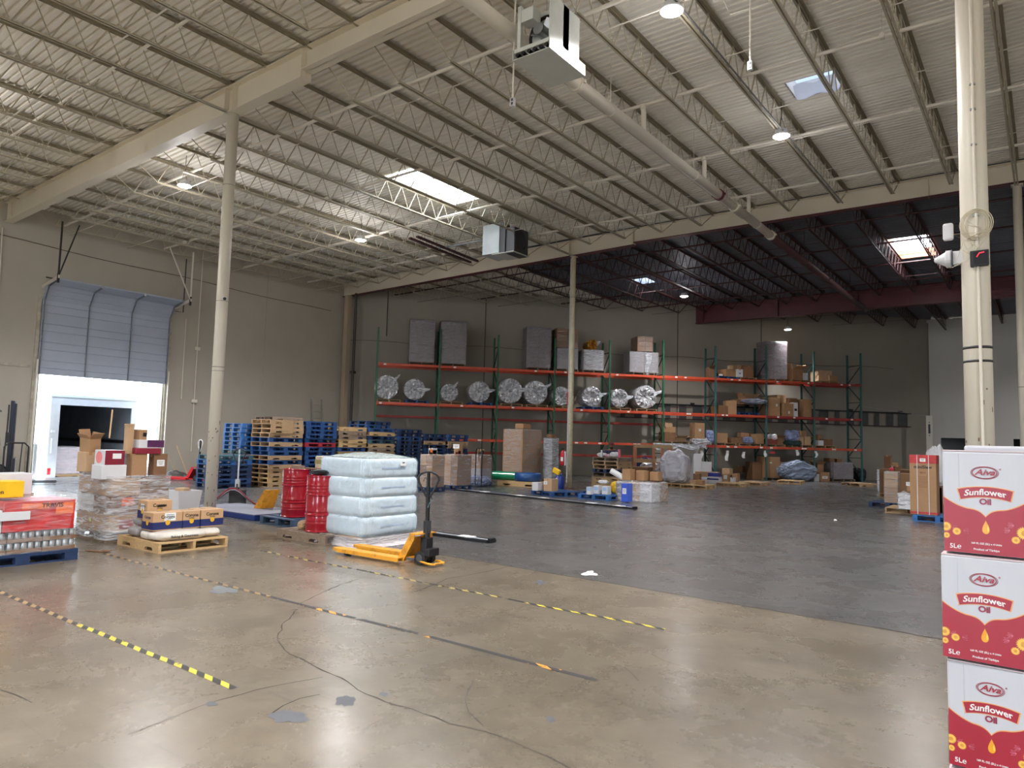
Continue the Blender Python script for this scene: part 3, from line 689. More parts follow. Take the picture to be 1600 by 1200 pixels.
high_bay(-18.27, 15.55, 8.2, 'round hanging lamp above the tall pallet stacks')
high_bay(-12.95, 29.76, 8.3, 'small lit lamp in the dark roof just beyond the middle column', power=0.8)
q = ONY(1231, 515, 37.2)
high_bay(q.x, q.y, q.z, 'round lit lamp hanging in front of the back wall over the second racks', power=0.35, spread=95, glow=0)
for x in (-18.3, -4.45, 9.4):
    for y in (-8.5, -2.5, 3.6): lamp_light(x, y, 8.25)
for y in (9.6, 15.4): lamp_light(9.4, y, 8.25)
for x, y in ((3.2, 29), (3.2, 39)): lamp_light(x, y, 8.1, .9, 150)  # unseen lamps, added to brighten the office wall
# ================================================================== HEATERS AND DROPS
grey_sheet = mat('pale_grey_sheet_metal', (196, 198, 190), 0.4, var=0.06, vs=3)
def heater(label, loc, rz, m, near=True):
    t = thing('unit_heater', label, 'heater', loc, rz)
    # body hangs below roof: +x is the airflow face, -x holds the fan
    b = MB(); b.box((0.12, 0, 0.42), (0.46, 0.62, 0.76)); b.build('cabinet', m, t, bev=.006)
    b = MB(); b.box((0.0, 0, -0.06), (0.98, 0.66, 0.012)); b.box((0.0, 0.33, 0.02), (0.98, 0.012, 0.17)); b.box((0.0, -0.33, 0.02), (0.98, 0.012, 0.17)); b.box((0.49, 0, 0.02), (0.012, .66, .17)); b.build('burner_tray', m, t)
    b = MB()
    for i in range(6): b.cyl((-0.47, -0.26 + 0.104 * i, 0.02), (-0.2, -0.26 + 0.104 * i, 0.02), 0.03, n=10)
    b.build('burner_tube', black_metal, t)
    b = MB(); b.box((-0.45, 0, 0.075), (0.06, 0.62, 0.06)); b.build('front_rail', m, t)
    b = MB(); b.tube([(-0.13, 0.27 * math.cos(a), 0.42 + 0.27 * math.sin(a)) for a in [i * PI / 14 for i in range(28)]], 0.025, 8, closed=True); b.build('fan_shroud', black_metal, t)
    b = MB()
    for i in range(4):
        a = i * PI / 2 + .4; M = Matrix.Rotation(a, 3, 'X') @ Matrix.Rotation(0.5, 3, 'Y')
        b.box(Matrix.Rotation(a, 3, 'X') @ Vector((0, 0, 0.13)) + Vector((-0.13, 0, 0.42)), (0.01, 0.13, 0.22), M=Matrix.Rotation(a, 3, 'X') @ Matrix.Rotation(0.5, 3, 'Z'))
    b.build('fan_blade', steel, t)
    b = MB(); b.cyl((-0.32, 0, 0.42), (-0.12, 0, 0.42), 0.09, n=16); b.build('motor', steel, t)
    b = MB(); b.box((-0.34, 0.12, 0.62), (0.2, 0.22, 0.2)); b.build('control_box', m, t, bev=.004)
    b = MB(); b.box((-0.36, 0.3, 0.45), (0.06, .06, .76)); b.box((-0.2, -0.3, .45), (0.5, .02, .7)); b.build('side_rail', m, t)
    b = MB()
    for sx in (-.08, .3):
        for sy in (-.28, .28): b.cyl((sx, sy, .8), (sx, sy, 9.0 - loc[2]), .007, n=5)
    b.build('hanger_rod', steel, t)
    return t
heater('large pale gas unit heater with exposed fan hanging over the main pipe', (-5.93, 8.57, 7.36), math.radians(90), grey_sheet)
t = thing('unit_heater', 'dark sided gas unit heater hanging near the middle column', 'heater', (-14.1, 18.3, 7.75), math.radians(0))
dkm = mat('dark_heater_side', (50, 50, 52), .5)
b = MB(); b.box((-.45, 0, .5), (0.7, 0.85, 1.0)); b.build('cabinet', [mat('heater_galvanised', (182, 188, 190), .4, var=.1, vs=2)], t, bev=.006)
b = MB(); b.box((0.0, .02, .46), (0.22, 0.8, 0.95)); b.build('side_duct', dkm, t)
b = MB(); b.box((0.28, 0.05, .38), (0.34, 0.75, 0.85)); b.build('outlet_hood', dkm, t)
b = MB(); b.box((0.05, 0, -.03), (0.9, 0.86, .02)); b.build('base_tray', grey_sheet, t)
b = MB(); b.tube([(0.46, .3 * math.cos(a), .4 + .3 * math.sin(a)) for a in [i * PI / 10 for i in range(20)]], .015, 6, closed=True); b.build('fan_guard', black_metal, t)
b = MB()
for sx in (-.7, .3):
    for sy in (-.35, .35): b.cyl((sx, sy, .8), (sx, sy, 1.35), .008, n=5)
b.build('hanger_rod', steel, t)
b = MB(); b.cyl((-14.9, 18.1, 8.35), (-17.2, 18.1, 8.35), .03, n=8); b.cyl((-17.2, 18.1, 8.35), (-17.2, 18.1, 8.6), .03, n=8)
tag(b.build('gas_pipe', mat('dull_grey_pipe', (130, 132, 136), .5)), 'grey gas pipe leading to the dark sided heater', 'pipe')
def drop(label, px0, py1, z, X=None):
    p = G(px0, py1, z)
    t = thing('outlet_drop', label, 'power outlet', (p.x, p.y, z))
    b = MB(); b.cyl((0, 0, .06), (0, 0, 9.05 - z), .014, n=8); b.build('drop_conduit', cream, t)
    b = MB(); b.box((0, 0, 0), (.075, .06, .14)); b.build('outlet_box', white_p, t, bev=.006)
    b = MB()
    for s_ in (-.03, .03): b.box((0, 0, 0), (.001, .001, .001)); b.box((.01, -.032, s_), (.035, .006, .04))
    b.build('socket', mat('socket_grey', (70, 70, 72), .5), t)
drop('white power outlet box hanging on a cream conduit by the near lamp', 1172, 103, 7.55)
drop('white outlet hanging on a conduit beside the large gas heater', 801, 160, 6.9)
t = thing('light_fixture', 'cream slotted strip fixture fixed under the deck above the outlet drop', 'light fixture', (-3.45, 10.3, 8.72), math.radians(0))
b = MB(); b.box((0, 0, 0), (1.3, .42, .05)); b.build('tray', cream, t)
b = MB()
for i in range(4): b.box((-.42 + .28 * i, .08, -.028), (.2, .16, .006))
b.build('dark_slot', mat('slot_shadow_grey', (72, 66, 66), .6), t)
b = MB(); b.tube([(-.5, 0.2, 0), (-.5, .5, -.12), (.1, .55, -.12), (.1, .2, 0)], .014, 6); b.cyl((-.6, 0, .02), (-.6, 0, .4), .01, n=5); b.cyl((.6, 0, .02), (.6, 0, .4), .01, n=5); b.build('hanger', cream, t)
# dark rails seen over the pallets
t = thing('folded_rail', 'pair of dark brown rails fixed under the joists over the pallet stacks', 'rail', (0, 0, 0))
b = MB(); p0 = G(640, 372, 8.33); p1 = G(735, 410, 8.33); b.bar(p0, p1, .1, .06); q = Vector((.35, 0, 0)); b.bar(p0 + q, p1 + q, .1, .06); b.build('rail_length', steel_dark, t)

# ================================================================== ROLL-UP DOOR
door_m = mat('pale_blue_grey_door_steel', (168, 176, 190), 0.45, var=0.05, vs=1.0)
rib_m = mat('door_rib_steel', (120, 126, 136), 0.4, 0.3, var=0.1)
t = thing('overhead_door', 'half raised grey sectional overhead door on curved tracks in the left wall', 'overhead door', (XL + 0.1, (DY0 + DY1) / 2, 0))
W_ = DY1 - DY0 + 0.1; SEC = 0.615
z = 3.42
path = []   # section centre line (x,z,ang): goes up then bends inward
def trk(s_):
    R_ = 0.42; zt = 5.95
    if s_ < zt - 3.42: return Vector((0, 0, 3.42 + s_)), 0.0
    s2 = s_ - (zt - 3.42)
    if s2 < R_ * PI / 2 * .88: a = s2 / R_; return Vector((R_ - R_ * math.cos(a), 0, zt + R_ * math.sin(a))), a
    a = PI / 2 * .88; s3 = s2 - R_ * a; p = Vector((R_ - R_ * math.cos(a), 0, zt + R_ * math.sin(a))); return p + Vector((math.sin(a), 0, math.cos(a))) * s3, a
for k in range(6):
    s0 = k * SEC; p0, _ = trk(s0 - .004); p1, _ = trk(s0 + SEC + .004)
    d = (p1 - p0).normalized(); nrm = Vector((d.z, 0, -d.x))
    b = MB()
    # corrugated panel
    zs = [0, .18, .2, .22, .42, .44, .46, .60]; off = [0, 0, -.018, 0, 0, -.018, 0, 0]
    vs = []
    for zz, oo in zip(zs, off):
        p = p0 + d * (zz / .60 * (p1 - p0).length) + nrm * oo; vs += [(p.x, -W_ / 2, p.z), (p.x, W_ / 2, p.z)]
    for zz, oo in zip(zs, off):
        p = p0 + d * (zz / .60 * (p1 - p0).length) - nrm * .05; vs += [(p.x, -W_ / 2, p.z), (p.x, W_ / 2, p.z)]
    n = len(zs); fs = [(2 * i, 2 * i + 1, 2 * i + 3, 2 * i + 2) for i in range(n - 1)] + [(2 * n + 2 * i, 2 * n + 2 * i + 2, 2 * n + 2 * i + 3, 2 * n + 2 * i + 1) for i in range(n - 1)]
    fs += [(0, 2 * n, 2 * n + 1, 1), (2 * n - 2, 2 * n - 1, 4 * n - 1, 4 * n - 2)]
    b.add(vs, fs); sec = b.build('door_section', door_m, t)
    for yy in (-W_ / 2 + .05, -W_ / 6, W_ / 6, W_ / 2 - .05):
        r = MB(); a_ = p0 + nrm * .012; c_ = p1 + nrm * .012; r.bar((a_.x, yy, a_.z), (c_.x, yy, c_.z), .09 if abs(yy) < 1.5 else .1, .02, up=(0, 1, 0)); r.build('stile', rib_m, sec)
        h = MB(); h.box((p1.x + nrm.x * .03, yy, p1.z), (.03, .07, .09)); h.build('hinge', steel, sec)
for sy in (-1, 1):
    b = MB(); pts = []
    for i in range(24):
        p, a = trk(-3.42 + 3.42 * 0 + i * (3.9) / 23); pts.append((p.x + .05, sy * (W_ / 2 + .03), p.z))
    b.tube([(0.05, sy * (W_ / 2 + .03), 0.02)] + pts, .03, 6); b.build('curved_track', cream, t)
    b = MB(); b.bar((0, sy * (W_ / 2 + .05), 6.3), (1.3, sy * (W_ / 2 + .05), 6.5), .04, .1); b.build('horizontal_track', cream, t)
    b = MB(); b.bar((1.25, sy * (W_ / 2 + .05), 6.4), (1.25, sy * (W_ / 2 + .05), 8.3), .045, .045); b.bar((1.25, sy * (W_ / 2 + .05), 6.5), (1.25, sy * (W_ / 2 + .05) + (-.9 if sy > 0 else .5), 8.3), .035, .035); b.build('track_hanger', cream if sy > 0 else black_metal, t)
    b = MB(); b.bar((1.25, sy * (W_ / 2 + .05), 6.3), (1.25, sy * (W_ / 2 + .05), 6.62), .06, .06); b.build('bumper', black_metal, t)
b = MB(); b.cyl((.12, -W_ / 2, 6.62), (.12, W_ / 2 + .2, 6.62), .02, n=8); b.build('spring_shaft', black_metal, t)
b = MB(); b.tube([(.1, W_ / 2 + .1, 6.2), (.4, W_ / 2 + .25, 6.15), (.4, W_ / 2 + .25, 8.2)], .02, 6); b.build('opener_pipe', black_metal, t)
# wall conduits
def wconduit(label, pts, r=.018, boxes=()):
    t = thing('wall_conduit', label, 'conduit', (XL + .04, pts[0][0], 0))
    b = MB(); b.tube([(0, p[0] - pts[0][0], p[1]) for p in pts], r, 6); b.build('tube_run', cream, t)
    for (y_, z_) in boxes:
        b = MB(); b.box((0.02, y_ - pts[0][0], z_), (.06, .22, .13)); b.build('junction_box', cream, t, bev=.01)
wconduit('cream wall conduit beside the roll-up door with two small boxes', [(14.62, 8.9), (14.62, .9)], .022, ((14.62, 4.9), (14.62, 2.85)))
wconduit('thin wall conduit closest to the roll-up door frame', [(14.1, 6.0), (14.1, 2.9)])
wconduit('thin conduit loop on the wall beyond the door toward the camera side', [(7.9, 8.0), (7.95, 5.6), (7.6, 5.0), (7.7, 3.7)])
b = MB(); b.tube([(XL + .03, y_, 7.75 - .025 * (y_ - 7) + .03 * math.sin(y_)) for y_ in [7 + i * .5 for i in range(29)]], .012, 5)
tag(b.build('wall_cable', mat('brown_cable', (90, 74, 58), .6)), 'long brown cable sagging along the top of the left wall', 'cable')
b = MB(); b.tube([RF + RN * (WOFF - .03) + RD * (-26 + 1.1 * i) + Vector((0, 0, 6.2 + .05 * math.sin(i * 1.3))) for i in range(28)], .012, 5)
tag(b.build('wall_cable', MC['brown_cable']), 'thin dark cable strung across the back wall above the racks', 'cable')
for k, tt in enumerate((-24.2, -19.4, -14.8, -9.2, -4.4)):
    b = MB(); p = RF + RN * (WOFF - .03) + RD * tt; b.cyl((p.x, p.y, 1.2 if k % 2 else 6.5), (p.x, p.y, 8.7), .02, n=6)
    tag(b.build('wall_conduit', MC['dark_downpipe']), 'dark vertical conduit on the back wall, %s along the racks from the corner' % ORD[k], 'conduit', 'conduits on the back wall')
# hanging strip curtain rail on the back wall, right half
t = thing('strip_curtain', 'dark strip curtain hanging on a rail along the back wall behind the second racks', 'strip curtain', tuple(RF + RN * (WOFF - .12)), PI / 2 - RA)
b = MB(); b.bar((-12.5, 0, 3.72), (4.7, 0, 3.72), .06, .07); b.build('rail', black_metal, t)
b = MB(); b.bar((-12.5, 0.03, 2.98), (4.7, 0.03, 2.98), .05, .05); b.build('lower_bar', steel_dark, t)
cur_m = mat('smoky_grey_strip', (74, 74, 76), .4, var=.25, vs=3)
for i in range(21):
    b = MB(); x = -12.2 + .82 * i; b.box((x, .02, 3.34), (.26 + .14 * (i % 3), .012, .7)); b.build('plastic_strip', cur_m, t)
for i in range(6):
    b = MB(); b.box((-11.5 + 3.1 * i, -.02, 3.78), (.2, .1, .12)); b.build('rail_bracket', black_metal, t)
# cream post near the office wall corner
p = Vector((-5.15, 44.0, 0))
t = thing('guide_post', 'cream channel post with black holes standing by the office wall corner', 'post', tuple(p))
b = MB(); b.box((0, 0, 1.78), (.3, .12, 3.56)); b.build('channel', cream, t)
b = MB(); b.box((0, -.065, 3.2), (.05, .01, .05)); b.box((0, -.065, 2.5), (.05, .01, .05)); b.box((0, -.064, 2.85), (.1, .006, .5)); b.build('slot_hole', mat('slot_dark', (60, 64, 74), .5), t)
b = MB(); b.cyl((-.1, 0, 3.55), (-3.0, -1.5, 4.0), .012, n=5); b.build('guy_rod', steel, t)
# ladder on the left wall
t = thing('ladder', 'grey ladder leaning on the wall behind the pallet stacks', 'ladder', (XL + .18, 20.3, 0))
b = MB()
for sy in (-.27, .27):
    b = MB(); b.bar((0.5, sy, 0), (0, sy, 3.27), .03, .06); b.build('side_rail', mat('dull_ladder_metal', (150, 146, 138), .5), t)
for i in range(10):
    b = MB(); z_ = .3 + .3 * i; b.cyl((.5 - .5 * z_ / 3.27, -.27, z_), (.5 - .5 * z_ / 3.27, .27, z_), .015, n=6); b.build('rung', mat('dull_ladder_metal', (150, 146, 138), .5), t)
# ================================================================== PALLETS
def cellplate(b, xs, ys, fill, z0, z1):
    idx = {}
    def V(i, j, k):
        q = (i, j, k)
        if q not in idx: idx[q] = len(b.v); b.v.append((xs[i], ys[j], z1 if k else z0))
        return idx[q]
    nx, ny = len(xs) - 1, len(ys) - 1
    F = lambda i, j: 0 <= i < nx and 0 <= j < ny and fill(i, j)
    for i in range(nx):
        for j in range(ny):
            if not F(i, j): continue
            b.f.append([V(i, j, 1), V(i + 1, j, 1), V(i + 1, j + 1, 1), V(i, j + 1, 1)]); b.f.append([V(i, j, 0), V(i, j + 1, 0), V(i + 1, j + 1, 0), V(i + 1, j, 0)]); b.m += [b.cur] * 2
            if not F(i - 1, j): b.f.append([V(i, j, 0), V(i, j, 1), V(i, j + 1, 1), V(i, j + 1, 0)]); b.m.append(b.cur)
            if not F(i + 1, j): b.f.append([V(i + 1, j, 0), V(i + 1, j + 1, 0), V(i + 1, j + 1, 1), V(i + 1, j, 1)]); b.m.append(b.cur)
            if not F(i, j - 1): b.f.append([V(i, j, 0), V(i + 1, j, 0), V(i + 1, j, 1), V(i, j, 1)]); b.m.append(b.cur)
            if not F(i, j + 1): b.f.append([V(i, j + 1, 0), V(i, j + 1, 1), V(i + 1, j + 1, 1), V(i + 1, j + 1, 0)]); b.m.append(b.cur)
PAL = {}
def pallet_proto(kind, key, solid=False):
    """kind s: notched stringers along y; b: nine block pallet"""
    k = (kind, key, solid)
    if k in PAL: return PAL[k]
    m = key; out = []
    L, W = 1.22, 1.02; st = [-.49, 0, .49]
    xs = [-.51, -.47, -.02, .02, .47, .51]
    def boards(ysb):
        ys = sorted({q for p in ysb for q in p}); return ys
    tb = [(-.61, -.47), (-.40, -.31), (-.235, -.145), (-.06, .06), (.145, .235), (.31, .40), (.47, .61)]
    if solid: tb = [(-.61 + .175 * i, -.61 + .175 * i + .165) for i in range(7)]
    bb = [(-.61, -.47), (-.20, -.10), (.10, .20), (.47, .61)] if kind == 's' else [(-.61, -.47), (.47, .61)]
    for nm, bd, z0, z1 in (('top_deck', tb, .122, .14), ('bottom_deck', bb, 0, .018)):
        b = MB(); ys = boards(bd)
        cellplate(b, xs, ys, lambda i, j: i in (0, 2, 4) or any(p[0] - 1e-6 <= ys[j] and ys[j + 1] <= p[1] + 1e-6 for p in bd), z0, z1)
        out.append((nm, b.mesh(nm, m)))
    b = MB()
    if kind == 's':
        pr = [(-.61, .018), (-.45, .018), (-.44, .055), (-.40, .068), (-.26, .068), (-.22, .055), (-.21, .018), (.21, .018), (.22, .055), (.26, .068), (.40, .068), (.44, .055), (.45, .018), (.61, .018), (.61, .122), (-.61, .122)]
        M = Matrix(((0, 0, 1), (1, 0, 0), (0, 1, 0)))
        b.prism(pr, -.02, .02, M=M); nm = 'stringer'
    else:
        b.span((-.05, -.61, .10), (.05, .61, .122)); 
        for y in (-.535, 0, .535): b.span((-.05, y - .075, .018), (.05, y + .075, .10))
        nm = 'block_row'
    me = b.mesh(nm, m)
    for x in ([-.49, 0, .49] if kind == 's' else [-.46, 0, .46]): out.append((nm, me, x))
    PAL[k] = out; return out
def pallet(label, loc, rz=0.0, kind='s', m=None, group=None, tilt=None, solid=False, sc=(1, 1, 1)):
    t = thing('pallet', label, 'pallet', loc, rz, group)
    t.scale = sc
    if tilt: t.rotation_euler = (tilt[0], tilt[1], rz)
    for e in pallet_proto(kind, m or wood, solid):
        o = bpy.data.objects.new(e[0], e[1]); COL.objects.link(o); o.parent = t
        if len(e) > 2: o.location.x = e[2]
    return t
PC = {'w': ('s', wood, 'pine'), 'g': ('s', wood_g, 'weathered brown'), 'y': ('s', wood_y, 'yellowish'), 'b': ('b', blue_w, 'blue'), 'd': ('b', blue_dk, 'dark blue'), 't': ('b', blue_t, 'faded teal'), 'l': ('b', blue_lt, 'bright blue'), 'r': ('b', red_w, 'red')}
def stack(code, x, y, phrase, rz=0.0, z=0.0, jit=.02, seed=1):
    """code from top to bottom"""
    R_ = random.Random(seed); n = len(code)
    for i, c in enumerate(reversed(code)):
        k, m, w = PC[c]; idx = n - 1 - i
        pos = 'topmost' if idx == 0 else '%s from top' % ORD[idx]
        pallet('%s pallet, %s in %s' % (w, pos, phrase), (x + R_.uniform(-jit, jit), y + R_.uniform(-jit, jit), z + i * .1405), rz + R_.uniform(-.02, .02), k, m, 'stacked empty pallets')
XS = -19.86
stack('wwwwbwbbwbwwwyw', XS, 13.82, 'brown and blue stack behind the drums', seed=1)
stack('bbbbbrbbbbbbbdd', XS, 15.16, 'blue stack with one red pallet', seed=2)
stack('yggyybywwyyyyw', XS, 16.5, 'yellow wood stack near the water load', seed=3)
stack('bydtwgwygwbbdd', XS, 17.86, 'mixed stack behind the water load', seed=4)
stack('ddbddddddddddd', XS, 19.26, 'dark blue stack beyond the mixed one', seed=5)
stack('ddwdbdddddddd', XS, 20.66, 'dark stack holding one pale pallet', seed=6)
stack('bbwgddddddddd', XS + .05, 22.0, 'blue stack ending the row', seed=7)
stack('lllllltrwtdddd', -20.94, 13.5, 'bright blue stack nearest the wall', seed=8)
stack('tldddbd', -20.12, 12.2, 'low blue stack behind the left column', seed=9)
stack('ggwwwwwwwwwwwwww', -21.45, 14.95, 'rear stack topped with dull brown', seed=10)
stack('dbdddddddddddddd', -21.3, 19.0, 'rear stack topped with dark blue', seed=11)

# ================================================================== GENERIC CARGO
def rectring(w, d, q, e=.2):
    c, s_ = math.cos(q), math.sin(q)
    return Vector((math.copysign(abs(c) ** e, c) * w / 2, math.copysign(abs(s_) ** e, s_) * d / 2, 0))
def shell(w, d, z0, z1, amp=.012, seed=0, nu=72, nv=22, tiers=0, flare=.0, top=True, e=.2, fs=4.0, waist=.02):
    b = MB()
    def fn(u, v):
        q = 2 * PI * u; z = z0 + (z1 - z0) * v
        k = 1.0
        p = rectring(w, d, q, e)
        if tiers: 
            f = (v * tiers) % 1.0
            if 0 < v < 1: k -= waist * (1 - min(1, min(f, 1 - f) * 7))
        k += flare * max(0, 1 - v * 5)
        n = p.normalized(); nn = noise.noise(Vector((p.x * fs, p.y * fs, z * fs * 2.2 + seed)))
        n2 = noise.noise(Vector((p.x * 11, p.y * 11, z * 30 + seed)))
        return Vector((p.x * k, p.y * k, z)) + n * (amp * nn * 1.5 + amp * .6 * n2)
    b.grid(fn, nu, nv, closeu=True)
    if top:
        i0 = (nv - 1) * nu; nr = 6; ring = [i0 + i for i in range(nu)]
        for r in range(1, nr + 1):
            f = 1 - r / nr; new = []
            for i in range(nu):
                p = Vector(b.v[i0 + i]); 
                q = Vector((p.x * f, p.y * f, p.z + amp * 2.0 * noise.noise(Vector((p.x * f * 5, p.y * f * 5, seed + 9)))))
                if r == nr: break
                new.append(len(b.v)); b.v.append(tuple(q))
            if r == nr:
                c = len(b.v); b.v.append((0, 0, z1))
                for i in range(nu): b.f.append([ring[i], ring[(i + 1) % nu], c]); b.m.append(0)
            else:
                for i in range(nu): b.f.append([ring[i], ring[(i + 1) % nu], new[(i + 1) % nu], new[i]]); b.m.append(0)
                ring = new
    return b
def sticker(parent, w, d, h, face, u, v, sw, sh, m=None, name='shipping_label', lines=True):
    """flat label on face f(-y) r(+x) l(-x) t; u,v in metres from face centre / bottom"""
    b = MB(); o = .002
    def put(u0, v0, ww, hh, off, mi):
        if face == 'f': b.box((u0, -d / 2 - off, v0), (ww, .0012, hh), m=mi)
        elif face == 'r': b.box((w / 2 + off, u0, v0), (.0012, ww, hh), m=mi)
        elif face == 'l': b.box((-w / 2 - off, u0, v0), (.0012, ww, hh), m=mi)
        else: b.box((u0, v0, h + off), (ww, hh, .0012), m=mi)
    put(u, v, sw, sh, o, 0)
    if lines:
        for k in range(3): put(u, v + sh * (.25 - .22 * k), sw * (.7 - .12 * k), sh * .06, o + .0012, 1)
    return b.build(name, [m or white_paper, black_metal], parent)
def carton(label, loc, dim, rz=0.0, m=None, cat='box', name='cardboard_box', group=None, tape=True, st=(), parent=None, simple=False, flaps=None, tilt=None):
    w, d, h = dim; m = m or kraft
    if parent is None:
        t = thing(name, label, cat, loc, rz, group)
        if tilt: t.rotation_euler = (tilt[0], tilt[1], rz)
    else:
        t = bpy.data.objects.new('x', None); raise Exception
    b = MB()
    if flaps:   # open box: walls and raised flaps
        th = .006
        b.span((-w / 2, -d / 2, 0), (w / 2, d / 2, th)); b.span((-w / 2, -d / 2, th), (w / 2, -d / 2 + th, h)); b.span((-w / 2, d / 2 - th, th), (w / 2, d / 2, h))
        b.span((-w / 2, -d / 2 + th, th), (-w / 2 + th, d / 2 - th, h)); b.span((w / 2 - th, -d / 2 + th, th), (w / 2, d / 2 - th, h))
        b.build('box_body', m, t)
        for k, (a, ang) in enumerate(zip('flrb', flaps)):
            if ang is None: continue
            L = (d if a in 'fb' else w) * .48; f = MB()
            c, s_ = math.cos(ang), math.sin(ang)
            if a == 'f': f.add([(-w / 2, -d / 2, h), (w / 2, -d / 2, h), (w / 2, -d / 2 - L * c, h + L * s_), (-w / 2, -d / 2 - L * c, h + L * s_)], [(0, 1, 2, 3)])
            if a == 'b': f.add([(-w / 2, d / 2, h), (w / 2, d / 2, h), (w / 2, d / 2 + L * c, h + L * s_), (-w / 2, d / 2 + L * c, h + L * s_)], [(0, 1, 2, 3)])
            if a == 'l': f.add([(-w / 2, -d / 2, h), (-w / 2, d / 2, h), (-w / 2 - L * c, d / 2, h + L * s_), (-w / 2 - L * c, -d / 2, h + L * s_)], [(0, 1, 2, 3)])
            if a == 'r': f.add([(w / 2, -d / 2, h), (w / 2, d / 2, h), (w / 2 + L * c, d / 2, h + L * s_), (w / 2 + L * c, -d / 2, h + L * s_)], [(0, 1, 2, 3)])
            fo = f.build('flap', m, t); so_ = fo.modifiers.new('s', 'SOLIDIFY'); so_.thickness = .005
    else:
        b.span((-w / 2, -d / 2, 0), (w / 2, d / 2, h)); b.build('box_body', m, t, bev=min(.008, w * .04))
        if tape and not simple:
            p = MB(); 
            if w >= d: p.span((-w / 2 - .001, -.025, h - .05), (w / 2 + .001, .025, h + .0012))
            else: p.span((-.025, -d / 2 - .001, h - .05), (.025, d / 2 + .001, h + .0012))
            p.build('packing_tape', tape_m, t)
    for s_ in st: sticker(t, w, d, h, *s_)
    return t
def viewaz(p): return math.atan2(-(p[0]), p[1])
def bounds(t):
    lo = [1e9] * 3; hi = [-1e9] * 3; M = Matrix.LocRotScale(t.location, t.rotation_euler, t.scale)
    for c in t.children:
        if c.type != 'MESH': continue
        for v in c.data.vertices:
            p = M @ (v.co + c.location)
            for i in range(3): lo[i] = min(lo[i], p[i]); hi[i] = max(hi[i], p[i])
    return lo, hi
def pbox(label, px0, px1, yt, yb, d=.4, rz=0.0, zb=None, at=None, m=None, fn=None, on=None, **k):
    """carton spanning the given photo extent, standing on height zb or at ground position at"""
    pc = (px0 + px1) / 2
    if on is not None:
        lo, hi = bounds(on); zt = hi[2] + .002; g = G(pc, yb, zt) if zt < 1.5 else Vector(((lo[0] + hi[0]) / 2, (lo[1] + hi[1]) / 2, zt))
    elif at is None:
        g = G(pc, yb, zb)
    elif at[0] == 'x':
        g = ONX(pc, yb, at[1])
    elif at[0] == 'y':
        g = ONY(pc, yb, at[1])
    else:
        g = Vector((at[0], at[1], 0)); g.z = ZAT(pc, yb, g)
    if zb is not None: g.z = zb
    hd = Vector((g.x, g.y, 0)).normalized()
    dep = DEP(g) + (d * .25 if at is None else 0)
    va = math.atan2(-hd.x, hd.y); cam_az = -YAW; rel = rz - va
    Wp = (px1 - px0) / FPX * dep * math.cos(va - cam_az)
    if abs(math.sin(rel)) > abs(math.cos(rel)):
        w = d; d = max(.06, (Wp - w * abs(math.cos(rel))) / abs(math.sin(rel)))
    else:
        w = max(.06, (Wp - d * abs(math.sin(rel))) / abs(math.cos(rel)))
    if w < .55 * d or d < .35 * w:
        s_ = Wp / (.9 * abs(math.cos(rel)) + abs(math.sin(rel))); w, d = .9 * s_, s_
    h = max(.04, (yb - yt) / FPX * dep)
    back = (d / 2 * abs(math.cos(rel)) + w / 2 * abs(math.sin(rel))) if (at is None and not (on is not None and zt >= 1.5)) else 0
    c = g + hd * back
    if on is not None:
        rx = max(0, (hi[0] - lo[0]) / 2 - w / 2); ry = max(0, (hi[1] - lo[1]) / 2 - d / 2); mx, my = (lo[0] + hi[0]) / 2, (lo[1] + hi[1]) / 2
        c = Vector((min(max(c.x, mx - rx), mx + rx), min(max(c.y, my - ry), my + ry), 0)); g.z = zt
    if fn: return fn(label, (c.x, c.y, g.z), (w, d, h), rz, m, **k)
    return carton(label, (c.x, c.y, g.z), (w, d, h), rz, m, **k)
def text(parent, s_, size, m, fn, name='printed_word', extrude=.0006, shear=0.0, bold=0.0, align='CENTER', sx=1.0):
    cu = bpy.data.curves.new('t', 'FONT'); cu.body = s_; cu.size = size; cu.align_x = align; cu.align_y = 'CENTER'; cu.extrude = extrude; cu.shear = shear; cu.offset = bold
    cu.resolution_u = 3
    o = bpy.data.objects.new('t', cu); me = bpy.data.meshes.new_from_object(o); bpy.data.objects.remove(o)
    for v in me.vertices: v.co = Vector(fn(v.co.x * sx, v.co.y, v.co.z))
    me.materials.clear(); me.materials.append(m); me.name = name
    q = bpy.data.objects.new(name, me); COL.objects.link(q); q.parent = parent; return q
def face_f(d, u0, v0, off=.002, rot=0.0, warp=None):
    def f(x, y, z):
        if warp: x, y = warp(x, y)
        return (u0 + x, -d / 2 - off - z, v0 + y)
    return f
def face_r(w, u0, v0, off=.002):
    return lambda x, y, z: (w / 2 + off + z, u0 + x, v0 + y)
def poly_face(parent, pts, m, off, d, name, th=.0006):
    b = MB(); M = Matrix(((1, 0, 0), (0, 0, -1), (0, 1, 0)))
    b.prism(pts, 0, th, M=M); b.v = [(v[0], v[1] - d / 2 - off, v[2]) for v in b.v]
    return b.build(name, m, parent)

